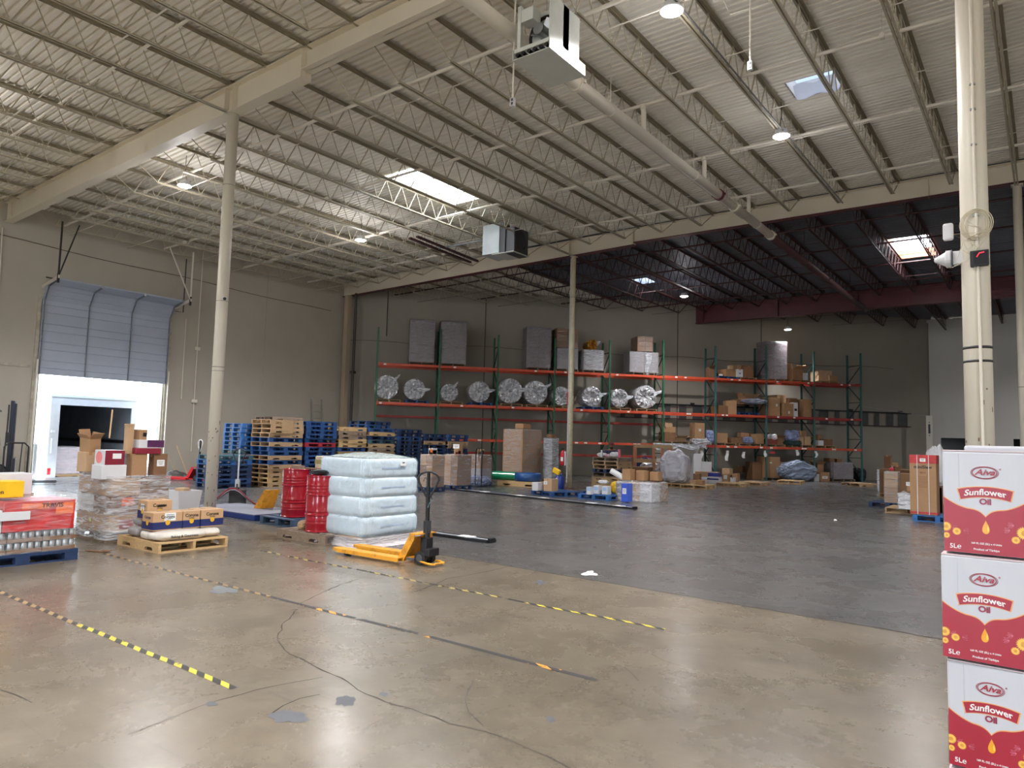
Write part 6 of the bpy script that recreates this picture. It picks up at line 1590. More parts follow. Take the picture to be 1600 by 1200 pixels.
# level C
for px, w_, lab in ((1050, 1.1, 'leaning kraft cartons'), (1094, 1.2, 'foil covered bundle'), (1133, 1.2, 'square kraft carton'), (1172, 1.2, 'crumpled blue bag'), (1212, 1.1, 'flattened cartons'), (1254, 1.2, 'twin kraft cartons'), (1290, 1.2, 'last low cartons')): rpallet('pine pallet on the lowest rack level under the %s' % lab, px, 'C', m=wood, w=w_)
zC = LV['C'] + .128
pile([
 ('open kraft carton leaning at the top of the stack by the green post', 1037, 1050, 661, 'C', dict(d=.5, yb=668, m=kraft_l, rz=.2)),
 ('kraft carton second in the leaning stack by the green post', 1038, 1056, 667, 'C', dict(d=.6, yb=676, m=kraft, rz=-.1)),
 ('kraft carton at the bottom of the leaning stack by the green post', 1038, 1056, 675, 'C', dict(d=.7, zb=zC, m=kraft_d)),
 ('flat open kraft carton beside the leaning stack on the lowest level', 1055, 1072, 684, 'C', dict(d=.7, zb=zC, m=kraft_l, flaps=(.3, .3, .3, .3))),
 ('film covered kraft carton with sticker on the lowest level', 1086, 1101, 661, 'C', dict(d=.6, zb=zC, m=kraft, st=[('f', 0, .6, .12, .12)])),
 ('square kraft carton at the second post of the lowest level', 1119, 1137, 677, 'C', dict(d=.8, zb=zC, m=kraft)),
 ('small kraft carton beside the square one on the lowest level', 1143, 1157, 684, 'C', dict(d=.5, zb=zC, m=kraft_d)),
 ('kraft carton perched above the crumpled bag on the lowest level', 1158, 1171, 676, 'C', dict(d=.4, yb=683, m=kraft, off=.4)),
 ('dark carton holding up the perched one on the lowest level', 1156, 1172, 683, 'C', dict(d=.6, zb=zC, m=kraft_d, off=.45)),
 ('crinkled kraft carton by the third post of the lowest level', 1180, 1193, 678, 'C', dict(d=.6, zb=zC, m=kraft, rz=.2)),
 ('low red and kraft carton on the lowest level past the third post', 1199, 1215, 686, 'C', dict(d=.7, zb=zC, m=mat('dull_red_carton', (130, 60, 48), .6))),
 ('open flap kraft carton on the lowest level past the third post', 1208, 1226, 684, 'C', dict(d=.5, zb=zC, m=kraft, off=.5, flaps=(.5, .9, .4, .8))),
 ('first of the twin orange kraft cartons on the lowest level', 1246, 1256, 682, 'C', dict(d=.6, zb=zC, m=kraft_l)),
 ('second of the twin orange kraft cartons on the lowest level', 1257, 1267, 682, 'C', dict(d=.6, zb=zC, m=kraft_l)),
 ('crumpled kraft carton on top of the twin cartons', 1248, 1260, 673, 'C', dict(d=.5, yb=682, m=kraft, rz=.4)),
 ('small pale tray carton on the last lowest level pallet', 1278, 1287, 688, 'C', dict(d=.4, zb=zC, m=white_p, tape=False)),
 ('low brown carton on the last lowest level pallet', 1288, 1301, 686, 'C', dict(d=.6, zb=zC, m=kraft_d)),
 ('tipped brown carton by the last middle post on the lowest level', 1276, 1284, 679, 'C', dict(d=.4, zb=zC, m=kraft, off=.5, rz=.3)),
])
def rsack(label, px, py0, py1, wpx, m, name='plastic_bundle', cat='plastic', off=.3, d=.6, zb=None):
    p = RP(px, py1, off); dep = DEP(p); a = (RP(px - wpx / 2, py1, off) - RP(px + wpx / 2, py1, off)).length; h = (py1 - py0) / FPX * dep
    return sack(label, (p.x, p.y, p.z if zb is None else zb), (a, d, h), RZ, m, name=name, cat=cat)
shine = mat('crumpled_silver_plastic', (196, 198, 202), .25, .35, var=.3, vs=8, bump=.6, bs=12); bluish = mat('blue_white_plastic', (130, 142, 176), .4, var=.45, vs=6, bump=.4, bs=10)
rsack('silver film bundle on the lowest rack level under the sticker carton', 1094, 684, 697, 30, shine)
rsack('blue and white crumpled bag next to the film bundle', 1108, 672, 694, 12, bluish)
rsack('white and blue plastic bag in the middle of the lowest rack level', 1168, 682, 694, 12, bluish); rsack('white plastic bag by the third post, lowest level', 1206, 678, 688, 10, white_p)
rsack('blue and white plastic bundle piled high on the lowest level', 1237, 672, 690, 18, bluish, off=.3); rsack('dark green bag under the blue bundle on the lowest level', 1238, 688, 697, 24, mat('dark_green_bag', (34, 60, 56), .5))
b = MB(); p = RP(1062, 697, -.06); L_ = 3.1 * .43
b.grid(lambda u, v: (RD * ((u - .5) * 2.75) - RN * (.05 + .10 * abs(noise.noise(Vector((u * 9, v * 4, 1))))) + Vector((0, 0, .12 - .42 * v * (.6 + .5 * noise.noise(Vector((u * 5, 0, 3))))))), 40, 9)
o = tag(b.build('foil_sheet', shine), 'crumpled silver film sheet draped over the beam beside the wooden frame', 'plastic film'); o.location = p
for k, (px, yt, yb_) in enumerate(((1096, 704, 716), (1136, 704, 720), (1162, 706, 716), (1196, 704, 714), (1246, 703, 712), (1275, 705, 715))):
    a = RP(px, yt, -.03); c = RP(px, yb_, -.03); b = MB(); b.grid(lambda u, v: (a + (c - a) * v + RD * ((u - .5) * .16 + .03 * math.sin(v * 5 + k)) - RN * .02 * math.sin(u * 4 + v * 7)), 4, 7)
    tag(b.build('torn_label_strip', white_paper, smooth=True), 'torn white label strip dangling from the lowest orange beam, %s along the second run' % ORD[k], 'paper strip')
# floor under the second run
for px, w_, lab in ((1207, 1.0, 'tall kraft carton'), (1318, 1.3, 'large grey block')): rpallet('low pallet on the floor under the %s' % lab, px, '0', m=wood_g, w=w_, z=0, group='floor pallets under the rack')
rbox('tall kraft carton with a red label standing on the floor under the rack', 1195, 1219, 714, '0', zb=.13, d=.8, m=kraft, st=[('f', 0, 1.25, .28, .1, mat('red_white_label', (200, 60, 60), .5, var=0), 'red_label', False), ('f', -.1, .75, .12, .06)])
rbox('dark brown carton beside the tall kraft one in the rack shade', 1176, 1193, 722, '0', zb=0, d=.7, off=.3, m=kraft_d); 
rbox('kraft carton with a hole stacked right of the tall carton', 1221, 1229, 733, '0', zb=0, d=.5, m=kraft_d, flaps=(.6, .8, .7, 1.0)); rbox('small kraft carton on top of the holed one', 1219, 1226, 722, '0', yb=733, d=.4, m=kraft)
p = RP(1251, 752, -.1); t = sack('big blue grey tarpaulin heap on the floor under the rack', (p.x - .1, p.y - .3, 0), (1.9, 1.0, 1.0), RZ, mat('blue_grey_tarpaulin', (128, 140, 160), .35, var=.2, vs=4, bump=.5, bs=5), name='tarpaulin', cat='tarpaulin')
rbox('low kraft carton with papers between the tarpaulin and the grey block', 1281, 1296, 738, '0', zb=0, d=.6, off=-.1, m=kraft, st=[('f', 0, .2, .3, .14)])
rbox('white carton tucked beside the tarpaulin', 1272, 1280, 741, '0', zb=0, d=.4, off=-.1, m=white_p, tape=False); rbox('open kraft carton showing dark inside behind the papers carton', 1277, 1287, 726, '0', zb=0, d=.5, off=.5, m=kraft, flaps=(.8, .9, .8, 1.0))
rbox('large grey wrapped block on the floor by the last rack post', 1302, 1333, 723, '0', zb=.13, fn=wrapped, m=grey_pack, nx=2, nz=1, flm=fg)
rbox('dark carton on top of the large grey floor block, nearer the corner', 1296, 1304, 716, '0', yb=723, d=.5, off=.4, m=kraft_d); rbox('second dark carton on top of the large grey floor block', 1308, 1315, 717, '0', yb=723, d=.5, off=.4, m=kraft_d)
rsack('black bags stuffed beside the large grey floor block', 1340, 730, 751, 14, black, name='black_bag', cat='bag', off=.5, d=.9, zb=0)
pallet('pine pallet lying empty on the floor in front of the last rack bay', (-6.95, 35.6, 0), RZ - PI / 2 + .2, 's', wood, solid=True)
pallet('pallet loaded with small cartons just past the last rack post', (-6.3, 40.3, 0), 0, 's', wood)
for k, (dx, dy, w_, h_, m) in enumerate(((-.3, -.2, .4, .5, kraft), (.15, -.25, .35, .75, kraft_d), (-.1, .25, .5, .9, kraft), (.3, .3, .4, .6, kraft_d), (-.35, .3, .3, .3, white_p))):
    carton(('low kraft', 'upright dark', 'tall kraft', 'dark back', 'small white')[k] + ' carton on the pallet past the last rack post', (-6.3 + dx, 40.3 + dy, .141), (w_, .35, h_), .1 * k, m)

# ================================================================== MIDDLE FLOOR
def at_front(px0, px1, yb, zb=0):
    return G((px0 + px1) / 2, yb, zb)
# long wrapped row behind the yellow jack
A_ = G(657, 764); B_ = G(764, 757)
rowrz = 0
def wfl(label, px0, px1, yt, yb, d, m, nx=2, nz=2, zb=.141, flm=None, pal=True, kind='b', pm=None, ny=1, **k):
    t = pbox(label, px0, px1, yt, yb, d, 0, zb=zb, m=m, fn=wrapped, nx=nx, nz=nz, flm=flm, ny=ny, **k)
    if pal:
        dims = [c for c in t.children if c.name.startswith('stretch_wrap')][0]; xs_ = [v.co.x for v in dims.data.vertices]; ys2 = [v.co.y for v in dims.data.vertices]
        pl_ = pallet('pallet under the ' + label.split(',')[0].replace(' between the board block and the column', '').replace(' directly behind the pallet jack handle', ' by the jack handle').replace(' with a white edge beyond the jack handle', ' with a white edge').replace(' at the far end of that row', ' ending that row'), (t.location.x, t.location.y, 0), 0, kind, pm or blue_dk); pl_.scale = ((max(xs_) - min(xs_)) / 1.06, (max(ys2) - min(ys2)) / 1.26, 1)
    return t
R1 = wfl('film wrapped kraft cartons directly behind the pallet jack handle', 655, 694, 712, 762, 1.0, [kraft, kraft_l, kraft_d], 2, 3)
R2 = wfl('film wrapped brown cartons with a white edge beyond the jack handle', 692, 736, 712, 759, 1.0, [kraft, kraft_d], 2, 2)
R3 = wfl('film wrapped darker cartons at the far end of that row', 731, 768, 712, 754, 1.0, [kraft_d, grey_pack], 2, 2)
for (lab, x0, x1, y0_, y1_, m, kk) in (
    ('kraft carton on the wrapped row next to the water load', 651, 668, 709, 718, kraft, {}),
    ('white and orange printed carton tilted on the wrapped row', 682, 697, 702, 712, white_p, dict(st=[('f', .03, .1, .08, .1, org, 'orange_print', False)])),
    ('pink bundle carton on the wrapped row', 698, 708, 707, 713, mat('pink_bundle', (190, 70, 90), .5, var=.2), {}),
    ('carton with large white label standing highest on the wrapped row', 707, 721, 695, 710, kraft, dict(st=[('f', 0, .25, .26, .14)])),
    ('dark kraft carton behind the large label one', 700, 711, 697, 708, kraft_d, {}),
    ('small kraft carton near the end of the wrapped row', 741, 752, 702, 710, kraft, {}),
    ('small grey carton at the end of the wrapped row', 753, 763, 705, 711, grey_pack, {})):
    pbox(lab, x0, x1, y0_, y1_, .3, 0, on=(R1 if x0 < 690 else R2 if x0 < 735 else R3), m=m, **kk)
b = MB(); q = ONY(749, 697, 19.2); t = thing('hand_truck', 'black hand truck handle rising behind the wrapped row', 'hand truck', (q.x, q.y, 0))
b.tube([(-.14, 0, .02), (-.14, 0, 1.25), (-.1, 0, 1.34), (.1, 0, 1.34), (.14, 0, 1.25), (.14, 0, .02)], .018, 8); b.build('frame_tube', black_metal, t); b = MB(); b.cyl((0, 0, .9), (0, 0, 1.34), .012, n=6); b.box((0, -.12, .02), (.3, .25, .01)); b.build('toe_plate', black_metal, t)
p = G(758, 762); t = sack('heap of loose clear film with a blue tint at the end of the wrapped row', (p.x - .55, p.y + .25, 0), (.9, .6, .38), .2, film('blue_tint_film', (120, 130, 160), .5, .95, .2, 5, (1, 1, 2)), name='film_heap', cat='plastic film')
b = MB(); b.box((0, 0, .01), (3.4, .5, .012)); o = tag(b.build('blue_ground_sheet', mat('dark_blue_sheet', (40, 46, 76), .4, var=.3, vs=5)), 'dark blue sheet edge under the wrapped carton row', 'sheet'); o.location = (-15.2, 17.55, 0)
# tall brown wrapped pair by the racks
R4 = wfl('tall plain kraft board block under film, by the green rack', 784, 846, 672, 750, 1.3, kraft, 1, 1, pal=True, kind='s', pm=wood_g)
t = pbox('kraft carton on top of the tall board block, tucked into the film', 800, 824, 664, 672, .5, 0, on=R4, m=kraft)
R5 = wfl('shiny dark wrapped block between the board block and the column', 848, 872, 686, 750, 1.0, grey_pack, 1, 3, flm=film_thick, kind='s', pm=wood_g)
pbox('kraft carton on top of the shiny dark block', 849, 864, 681, 686, .5, 0, on=R5, m=kraft_d)
b = MB(); q = ONY(801, 697, 24.0)
# green and blue rolls on a pine platform
pm_ = G(822, 760)
rp = pallet('flat pine pallet carrying the green and blue plastic rolls', (pm_.x - .1, pm_.y + .55, 0), PI / 2 + .12, 's', wood_y, solid=True); rp.scale = (1.0, 1.4, 1.3)
g_ = G(783, 750, .19)
t = thing('plastic_roll', 'shiny green plastic roll hanging off the pine pallet', 'roll', (g_.x + .1, g_.y + .1, .19)); b = MB(); b.cyl((-.45, -.12, .16), (.45, .12, .16), .155, n=28); b.build('roll_body', mat('glossy_green_film', (30, 132, 92), .25, var=.1), t); b = MB(); b.cyl((-.46, -.122, .16), (-.44, -.118, .16), .05, n=16); b.build('core', kraft, t)
g_ = G(814, 752, .19); rp.location = (g_.x - .15, g_.y + .42, 0)
t = thing('plastic_coil', 'thick blue plastic coil lying flat on the pine pallet', 'roll', (g_.x, g_.y + .42, .19)); b = MB(); b.lathe([(.2, 0), (.46, 0), (.5, .03), (.5, .26), (.46, .30), (.2, .30), (.18, .28), (.18, .02)], 36); b.build('coil_body', mat('glossy_blue_film', (36, 76, 130), .25, var=.1), t, smooth=True)
# blue pallet with cartons by the column
cp = G(862, 776.6); pallet('blue pallet with two cartons at the foot of the middle column', (cp.x - .554 + .214, cp.y + .256 + .463, 0), math.radians(65), 'b', blue_w)
p_ = pallet('blue pallet pushed against the column side of the first one', (-12.0, 19.9, 0), .05, 'b', blue_w); p_.scale = (.75, .9, 1)
p_.location = (-11.35, 19.75, 0)
pbox('white poly bag wrapped carton on the blue pallet by the column', 831, 849, 754, 767, .3, 0, zb=.141, m=white_p, tape=False)
pbox('orange kraft carton with a white note on the blue pallet by the column', 849, 872, 749, 768, .35, 0, zb=.141, m=kraft_l, st=[('f', -.08, .25, .13, .1)])
ex = thing('fire_extinguisher', 'red fire extinguisher hung on the side of the middle column', 'fire extinguisher', (-13.98, 21.62, 0)); zb_ = ZAT(880, 727, (-13.98, 21.6))
b = MB(); b.lathe([(.001, 0), (.085, .0), (.09, .03), (.09, .42), (.05, .5), (.03, .54)], 20, (0, 0, zb_)); b.build('cylinder_body', mat('red_enamel', (180, 24, 30), .3), ex, smooth=True)
b = MB(); b.box((0, 0, zb_ + .58), (.1, .04, .06)); b.tube([(0, 0, zb_ + .58), (-.14, -.02, zb_ + .5), (-.1, -.05, zb_ + .2)], .012, 6); b.build('valve_and_hose', black, ex); b = MB(); b.box((0.02, -.09, zb_ + .22), (.1, .006, .14)); b.build('white_label', white_paper, ex)
b = MB(); b.box((.1, 0, zb_ + .25), (.06, .05, .5)); b.build('bracket', white_p, ex)
t = thing('spray_bottle_bundle', 'blue jug with yellow printed bag standing by the column foot', 'jug', (-13.7, 21.0, 0)); b = MB(); b.lathe([(.001, 0), (.16, 0), (.18, .05), (.17, .4), (.1, .5), (.06, .55)], 18); b.build('jug_body', mat('deep_blue_plastic', (24, 50, 130), .35), t, smooth=True); b = MB(); b.box((-.06, -.1, .62), (.3, .12, .2), M=Matrix.Rotation(.4, 3, 'Y')); b.build('yellow_bag', yel, t, bev=.04)
b = MB(); b.box((.0, -.182, .25), (.05, .01, .3)); b.build('white_stripe', white_paper, t)
b = MB(); b.box((-13.85, 21.66, 3.2), (.012, .1, .5)); tag(b.build('red_label_plate', mat('red_white_label', (200, 60, 60), .5, var=0)), 'narrow red label plate fixed on the middle column', 'label')
# second blue pallet
pallet('blue pallet with small white cartons in front of the brown pallet stack', (-10.65, 18.75, 0), .0, 'b', blue_lt)
for k, (lab, x0, x1, yt, yb, m) in enumerate((('small white carton at the end of the blue pallet', 916, 927, 761, 773, white_p), ('white carton with a black bottle print on the blue pallet', 927, 940, 759, 772, white_p), ('white carton beside the printed one on the blue pallet', 940, 955, 760, 773, white_p))):
    pbox(lab, x0, x1, yt, yb, .3, 0, zb=.141, m=m, tape=False, st=[('f', 0, .16, .14, .1, mat('pale_blue_print', (160, 190, 220), .5, var=0), 'pale_print', False)])
p = G(950, 762, .45); sack('yellow bag of goods on the blue pallet', (-10.35, 19.1, .141), (.5, .3, .38), 0, yel, name='yellow_bag', cat='bag'); sack('white round bag on the small white cartons', (-10.75, 18.9, .42), (.3, .25, .12), 0, white_p, name='plastic_bag', cat='bag')
# stack of brown pallets
stack('gwwdg', -13.05, 23.6, 'brown stack near the middle column', rz=.05, z=.42, seed=21)
stack('www', -13.0, 23.55, 'lower part of the column side stack', rz=PI / 2, z=0, seed=22)
zt_ = .42 + 5 * .1405
for k, (dx, m, lab, dm) in enumerate(((-.4, white_p, 'white crumpled bag on the brown pallet stack, nearest the column', (.35, .3, .16)), (-.1, mat('pinkish_rag', (190, 150, 160), .6, var=.3), 'pinkish rag pile on the brown pallet stack', (.3, .3, .12)), (.15, white_p, 'white bag mound in the middle of the brown pallet stack', (.4, .35, .2)))):
    sack(lab, (-13.05 + dx, 23.5, zt_), dm, .2 * k, m, name='cloth_bundle' if k in (1, 3) else 'plastic_bag', cat='bag')
b = MB(); b.cyl((-13.35, 23.3, zt_), (-13.35, 23.3, zt_ + .26), .035, n=12); tag(b.build('white_bottle', white_p), 'white bottle standing on the brown pallet stack', 'bottle')
b = MB(); b.cyl((-12.5, 23.1, zt_), (-12.5, 23.1, zt_ + .3), .05, n=12); tag(b.build('pink_bottle', mat('pink_plastic', (200, 90, 110), .5)), 'pink bottle at the outer corner of the brown pallet stack', 'bottle')
# person bending behind the pallets
pe = thing('person', 'person in a dark patterned shirt and maroon cap bending behind the brown pallet stack', 'person', (-13.75, 24.75, 0), math.radians(30))
pe.scale = (1, 1, .93)
me = bpy.data.meshes.new('body'); J = [((0, 0, .95), .15), ((0, -.05, 1.12), .145), ((0, -.16, 1.32), .17), ((0, -.27, 1.45), .14), ((0, -.31, 1.52), .06), ((0, -.37, 1.60), .095), ((0, -.40, 1.70), .09),
     ((-.2, -.25, 1.42), .07), ((-.27, -.36, 1.22), .052), ((-.2, -.55, 1.17), .04), ((.2, -.25, 1.42), .07), ((.3, -.36, 1.22), .052), ((.24, -.56, 1.17), .04),
     ((-.1, 0, .88), .1), ((-.11, -.03, .48), .07), ((-.11, 0, .08), .05), ((.1, 0, .88), .1), ((.11, -.03, .48), .07), ((.11, 0, .08), .05), ((-.11, -.14, .045), .04), ((.11, -.14, .045), .04)]
me.from_pydata([j[0] for j in J], [(0, 1), (1, 2), (2, 3), (3, 4), (4, 5), (5, 6), (3, 7), (7, 8), (8, 9), (3, 10), (10, 11), (11, 12), (0, 13), (13, 14), (14, 15), (0, 16), (16, 17), (17, 18), (15, 19), (18, 20)], [])
bo = bpy.data.objects.new('body', me); COL.objects.link(bo); bo.parent = pe
sk_ = bo.modifiers.new('skin', 'SKIN'); sl = me.skin_vertices[0].data
for i, j in enumerate(J): sl[i].radius = (j[1], j[1] * (.8 if i in (0, 1, 2, 3) else 1)); sl[i].use_root = (i == 0)
su = bo.modifiers.new('sub', 'SUBSURF'); su.levels = 1; su.render_levels = 1; sk_.use_smooth_shade = True
me.materials.append(mat('brown_skin', (150, 104, 82), .6, var=.05))
b = MB(); b.grid(lambda u, v: (lambda q, z: (( .215 - .03 * v) * math.cos(q), -.02 - .25 * (z - .95) / .5 + (.17 - .02 * v) * math.sin(q), z))(2 * PI * u, .92 + .55 * v), 28, 8, closeu=True); shc = mat('navy_patterned_cloth', (64, 66, 92), .75, var=.7, vs=16)
for sx in (-1, 1): b.tube([(sx * .17, -.24, 1.44), (sx * .235, -.28, 1.38), (sx * .285, -.36, 1.22)], [.085, .08, .068], 10)
b.build('shirt', shc, pe, smooth=True)
b = MB()
for sx in (-1, 1): b.tube([(sx * .09, 0, .98), (sx * .11, -.03, .5), (sx * .11, 0, .1)], [.125, .1, .08], 12)
b.build('trousers', mat('dark_trousers', (44, 46, 56), .8), pe, smooth=True)
b = MB(); b.lathe([(.108, 0), (.11, .04), (.085, .10), (.001, .125)], 18, (0, -.40, 1.70)); b.box((0, -.52, 1.705), (.14, .12, .012)); b.build('cap', mat('maroon_cap_cloth', (110, 44, 48), .7), pe, smooth=False)
b = MB(); b.lathe([(.001, -.08), (.05, -.06), (.07, 0), (.055, .02)], 12, (0, -.455, 1.60)); b.build('beard', mat('dark_beard', (40, 30, 26), .9), pe)
for sx in (-.2, .24):
    for k in range(5):
        b = MB(); x = sx + (-.032 + .016 * k) * 1.05; L_ = (.05, .075, .082, .076, .06)[k]; b.tube([(x, -.56, 1.165), (x * 1.0, -.56 - L_ * .6, 1.155), (x, -.56 - L_, 1.135)], [.009, .0085, .007], 6); b.build('finger', MC['brown_skin'], pe, smooth=True)
# wrapped pallet with the blue bin
w1, w2 = G(960, 783), G(1018, 788)
t = pbox('low pallet load wrapped in milky film with cartons poking out, by the aisle', 961, 1045, 756, 785, 1.1, 0, zb=.0, m=[kraft, white_p, kraft_l, grey_pack], fn=wrapped, nx=3, nz=1, ny=2, flm=film('bright_milky_film', (240, 240, 242), .2, .85, .12, 5, (1, 1, 3)), amp=.03)
WL = t
lo_, hi_ = bounds(WL)
for k, lab in enumerate(('kraft carton standing at the back of the milky film load', 'kraft carton in the middle of the milky film load', 'kraft carton at the aisle corner of the milky film load')):
    carton(lab, (lo_[0] + .30 + .31 * k, lo_[1] + .35 + .27 * k, hi_[2] + .002), (.27, .30, .32 - .03 * k), 0, kraft)
pb_ = pbox('bright blue plastic bin in front of the milky film load', 1001, 1018, 754, 781, .3, 0, zb=.02, m=mat('bright_blue_bin', (58, 92, 200), .4, var=.05), tape=False, st=[('f', 0, .3, .12, .16)]); pb_.location.y = w2.y - .02; pb_.location.x += .02
q = ONY(976, 750, WL.location.y); t = thing('paper_roll', 'long white roll leaning out of the milky film load', 'roll', (q.x, q.y - .3, .62)); b = MB(); b.cyl((-.25, -.1, .22), (.35, .1, -.12), .085, n=20); b.build('roll_body', white_paper, t); b = MB(); b.cyl((-.256, -.102, .2235), (-.24, -.096, .214), .04, n=14); b.build('dark_core', black, t)
# metal bars on the floor
def bars(label, a, c, gap, n, m, lbls=()):
    a, c = G(*a), G(*c); a.z = c.z = 0; mid = (a + c) / 2; d = (c - a); az_ = math.atan2(d.y, d.x); L = d.length
    t = thing('steel_rail', label, 'rail', tuple(mid), az_)
    for i in range(n):
        b = MB(); b.span((-L / 2, (i - (n - 1) / 2) * gap - .03, .0), (L / 2, (i - (n - 1) / 2) * gap + .03, .045)); b.build('rail_length', m[i % len(m)], t)
    for f in lbls:
        b = MB(); b.span((L * (f - .5) - .14, -gap * .9, .046), (L * (f - .5) + .14, gap * .9, .056)); b.build('white_wrap', white_paper, t)
    b = MB(); b.span((L / 2 - .03, -gap * .7, .0), (L / 2 + .03, gap * .7, .07)); b.build('end_bracket', black_metal, t)
bars('long pair of silver rails lying on the floor before the blue pallets', (712, 766), (992, 796), -.10, 2, [mat('pale_silver_rail', (186, 190, 196), .35, .2), black_metal], (.2, .42, .55, .8, .93))
bars('short bundle of dark rails with a white paper wrap behind the yellow jack', (660, 833), (768, 848), .09, 3, [black_metal, MC['pale_silver_rail'], black_metal], (.66,))
# wooden frame crate
fr = thing('wooden_frame', 'reddish wooden crate frame standing by the second rack run', 'crate', (-14.9, 29.9, 0), math.radians(35))
cc = G(1020, 758); fr.location = (cc.x - .55, cc.y + .9, 0); fr.rotation_euler = (0, 0, math.radians(30))
zf = 1.62
for sx, sy in ((-.65, -.35), (.1, -.4), (.45, -.4), (.8, -.35), (-.65, .4), (.8, .4)):
    b = MB(); b.span((sx - .06, sy - .02, 0), (sx + .06, sy + .02, zf)); b.build('upright_board', wood_r, fr)
for z in (1.56, .95, .45):
    for sy in (-.44, .4):
        b = MB(); b.span((-.7, sy - .02, z - .07), (.86, sy + .02, z + .07)); b.build('cross_board', wood, fr)
b = MB(); b.box((.1, 0, .3), (1.3, .7, .06)); b.build('base_board', wood, fr)
sack('shiny film bundle inside the wooden frame', (fr.location.x, fr.location.y, .34), (.9, .5, .55), .5, shine, name='film_bundle', cat='plastic film')
b = MB(); b.box((.28, -.5, 1.0), (.16, .01, .16)); b.build('paper_note', white_paper, fr)
# big white sack on a pallet
sp_ = G(1062, 758)
pallet('pine pallet under the big white film sack', (sp_.x + .3, sp_.y - 1.1, 0), .15, 's', wood_y)
t = sack('big round white film wrapped sack beside the wooden frame', (sp_.x + .25, sp_.y - 1.0, .141), (1.1, 1.1, 1.25), .2, mat('milky_film_sack', (196, 194, 202), .25, var=.12, vs=5, bump=.4, bs=6), name='bulk_sack', cat='sack', wr=.09)
t = thing('tyre', 'black tyre on the floor between the frame and the white sack', 'tyre', (sp_.x - .75, sp_.y - 1.0, .0), .3); b = MB(); b.tube([(.24 * math.cos(a), 0, .3 + .24 * math.sin(a)) for a in [i * PI / 12 for i in range(24)]], .075, 8, closed=True); b.build('rubber_ring', mat('black_rubber', (28, 27, 27), .7), t, smooth=True)
sack('crumpled pinkish cloth on top of the frame end', (sp_.x - .5, sp_.y - .4, 1.25), (.5, .4, .25), .2, mat('pinkish_rag', (190, 150, 160), .6, var=.3), name='cloth_bundle', cat='cloth') if False else None
# pallets of opened cartons in the aisle
pallet('pine pallet piled with flat cartons, beside the white sack', (-10.95, 26.6, 0), .1, 's', wood_y)
pallet('pine pallet under the cartons of blue bottles', (-10.55, 29.3, 0), .05, 's', wood)
pallet('pine pallet under tall mixed cartons at the aisle', (-10.3, 31.2, 0), 0, 's', wood); pallet('empty pale pallet at the far side of the aisle cartons', (-9.7, 34.6, 0), .1, 's', wood_y)
for (lab, x0, x1, y0_, y1_, X, m, kk) in (
    ('kraft carton at the back of the flat carton pallet', 1083, 1096, 740, 750, ('y', 26.9), kraft_d, {}),
    ('flat white topped carton on the flat carton pallet', 1078, 1092, 750, 755, ('y', 26.5), kraft_l, {}),
    ('flat kraft carton on the flat carton pallet', 1088, 1102, 750, 757, ('y', 26.4), kraft, {}),
    ('long kraft carton behind the blue bottle cartons', 1086, 1124, 737, 745, ('y', 30.3), kraft_l, {}),
    ('white tray of blue capped bottles on the aisle pallet', 1105, 1128, 745, 756, ('y', 29.1), white_p, dict(st=[('f', 0, .2, .5, .06, mat('navy_cap_blue', (30, 44, 120), .4), 'blue_bottle_row', False)])),
    ('navy blue topped carton above the white tray', 1106, 1127, 739, 746, ('y', 29.3), mat('navy_cap_blue', (30, 44, 120), .4), {}),
    ('kraft carton with labels right of the blue bottles', 1129, 1141, 740, 756, ('y', 30.9), kraft, dict(st=[('f', 0, .3, .14, .16)])),
    ('pale kraft carton highest among the aisle cartons', 1128, 1145, 732, 742, ('y', 31.4), kraft_l, {}),
    ('brown carton beyond the tall mixed cartons', 1144, 1156, 740, 754, ('y', 32.0), kraft, {}),
    ('white plastic topped carton at the end of the aisle cartons', 1141, 1150, 746, 755, ('y', 31.3), white_p, {}),
    ('dim brown carton on the floor behind the aisle cartons', 1148, 1164, 728, 738, ('y', 36.5), kraft_d, {})):
    kk = dict(kk); pbox(lab, x0, x1, y0_, y1_, .4, 0, at=X, m=m, **kk)
q = ONY(1087, 745, 33.5)
t = thing('white_cabinet', 'narrow white upright panel box standing under the rack', 'cabinet', (q.x, q.y, 0), RZ); b = MB(); b.box((0, 0, .62), (.42, .4, 1.24)); b.build('cabinet_body', white_p, t, bev=.01); b = MB(); b.box((.05, 0, 1.4), (.15, .1, .4), M=Matrix.Rotation(.3, 3, 'Y')); b.build('leaning_strip', white_p, t)
p = RP(1098, 750, .3); carton('white carton lying behind the narrow white panel box', (p.x, p.y, 0), (.7, .5, .85), RZ, white_p, tape=False)
carton('brown carton resting on the floor beside the brown pallet stack', (-13.4, 26.4, 0), (1.0, .6, .72), .1, kraft_d, st=[('f', .25, .5, .14, .14)])
sack('navy bag heap behind the brown carton near the wooden frame', (-14.2, 28.6, 0), (.9, .7, 1.05), .2, mat('navy_bag', (30, 40, 84), .6, var=.3), name='navy_bag', cat='bag')

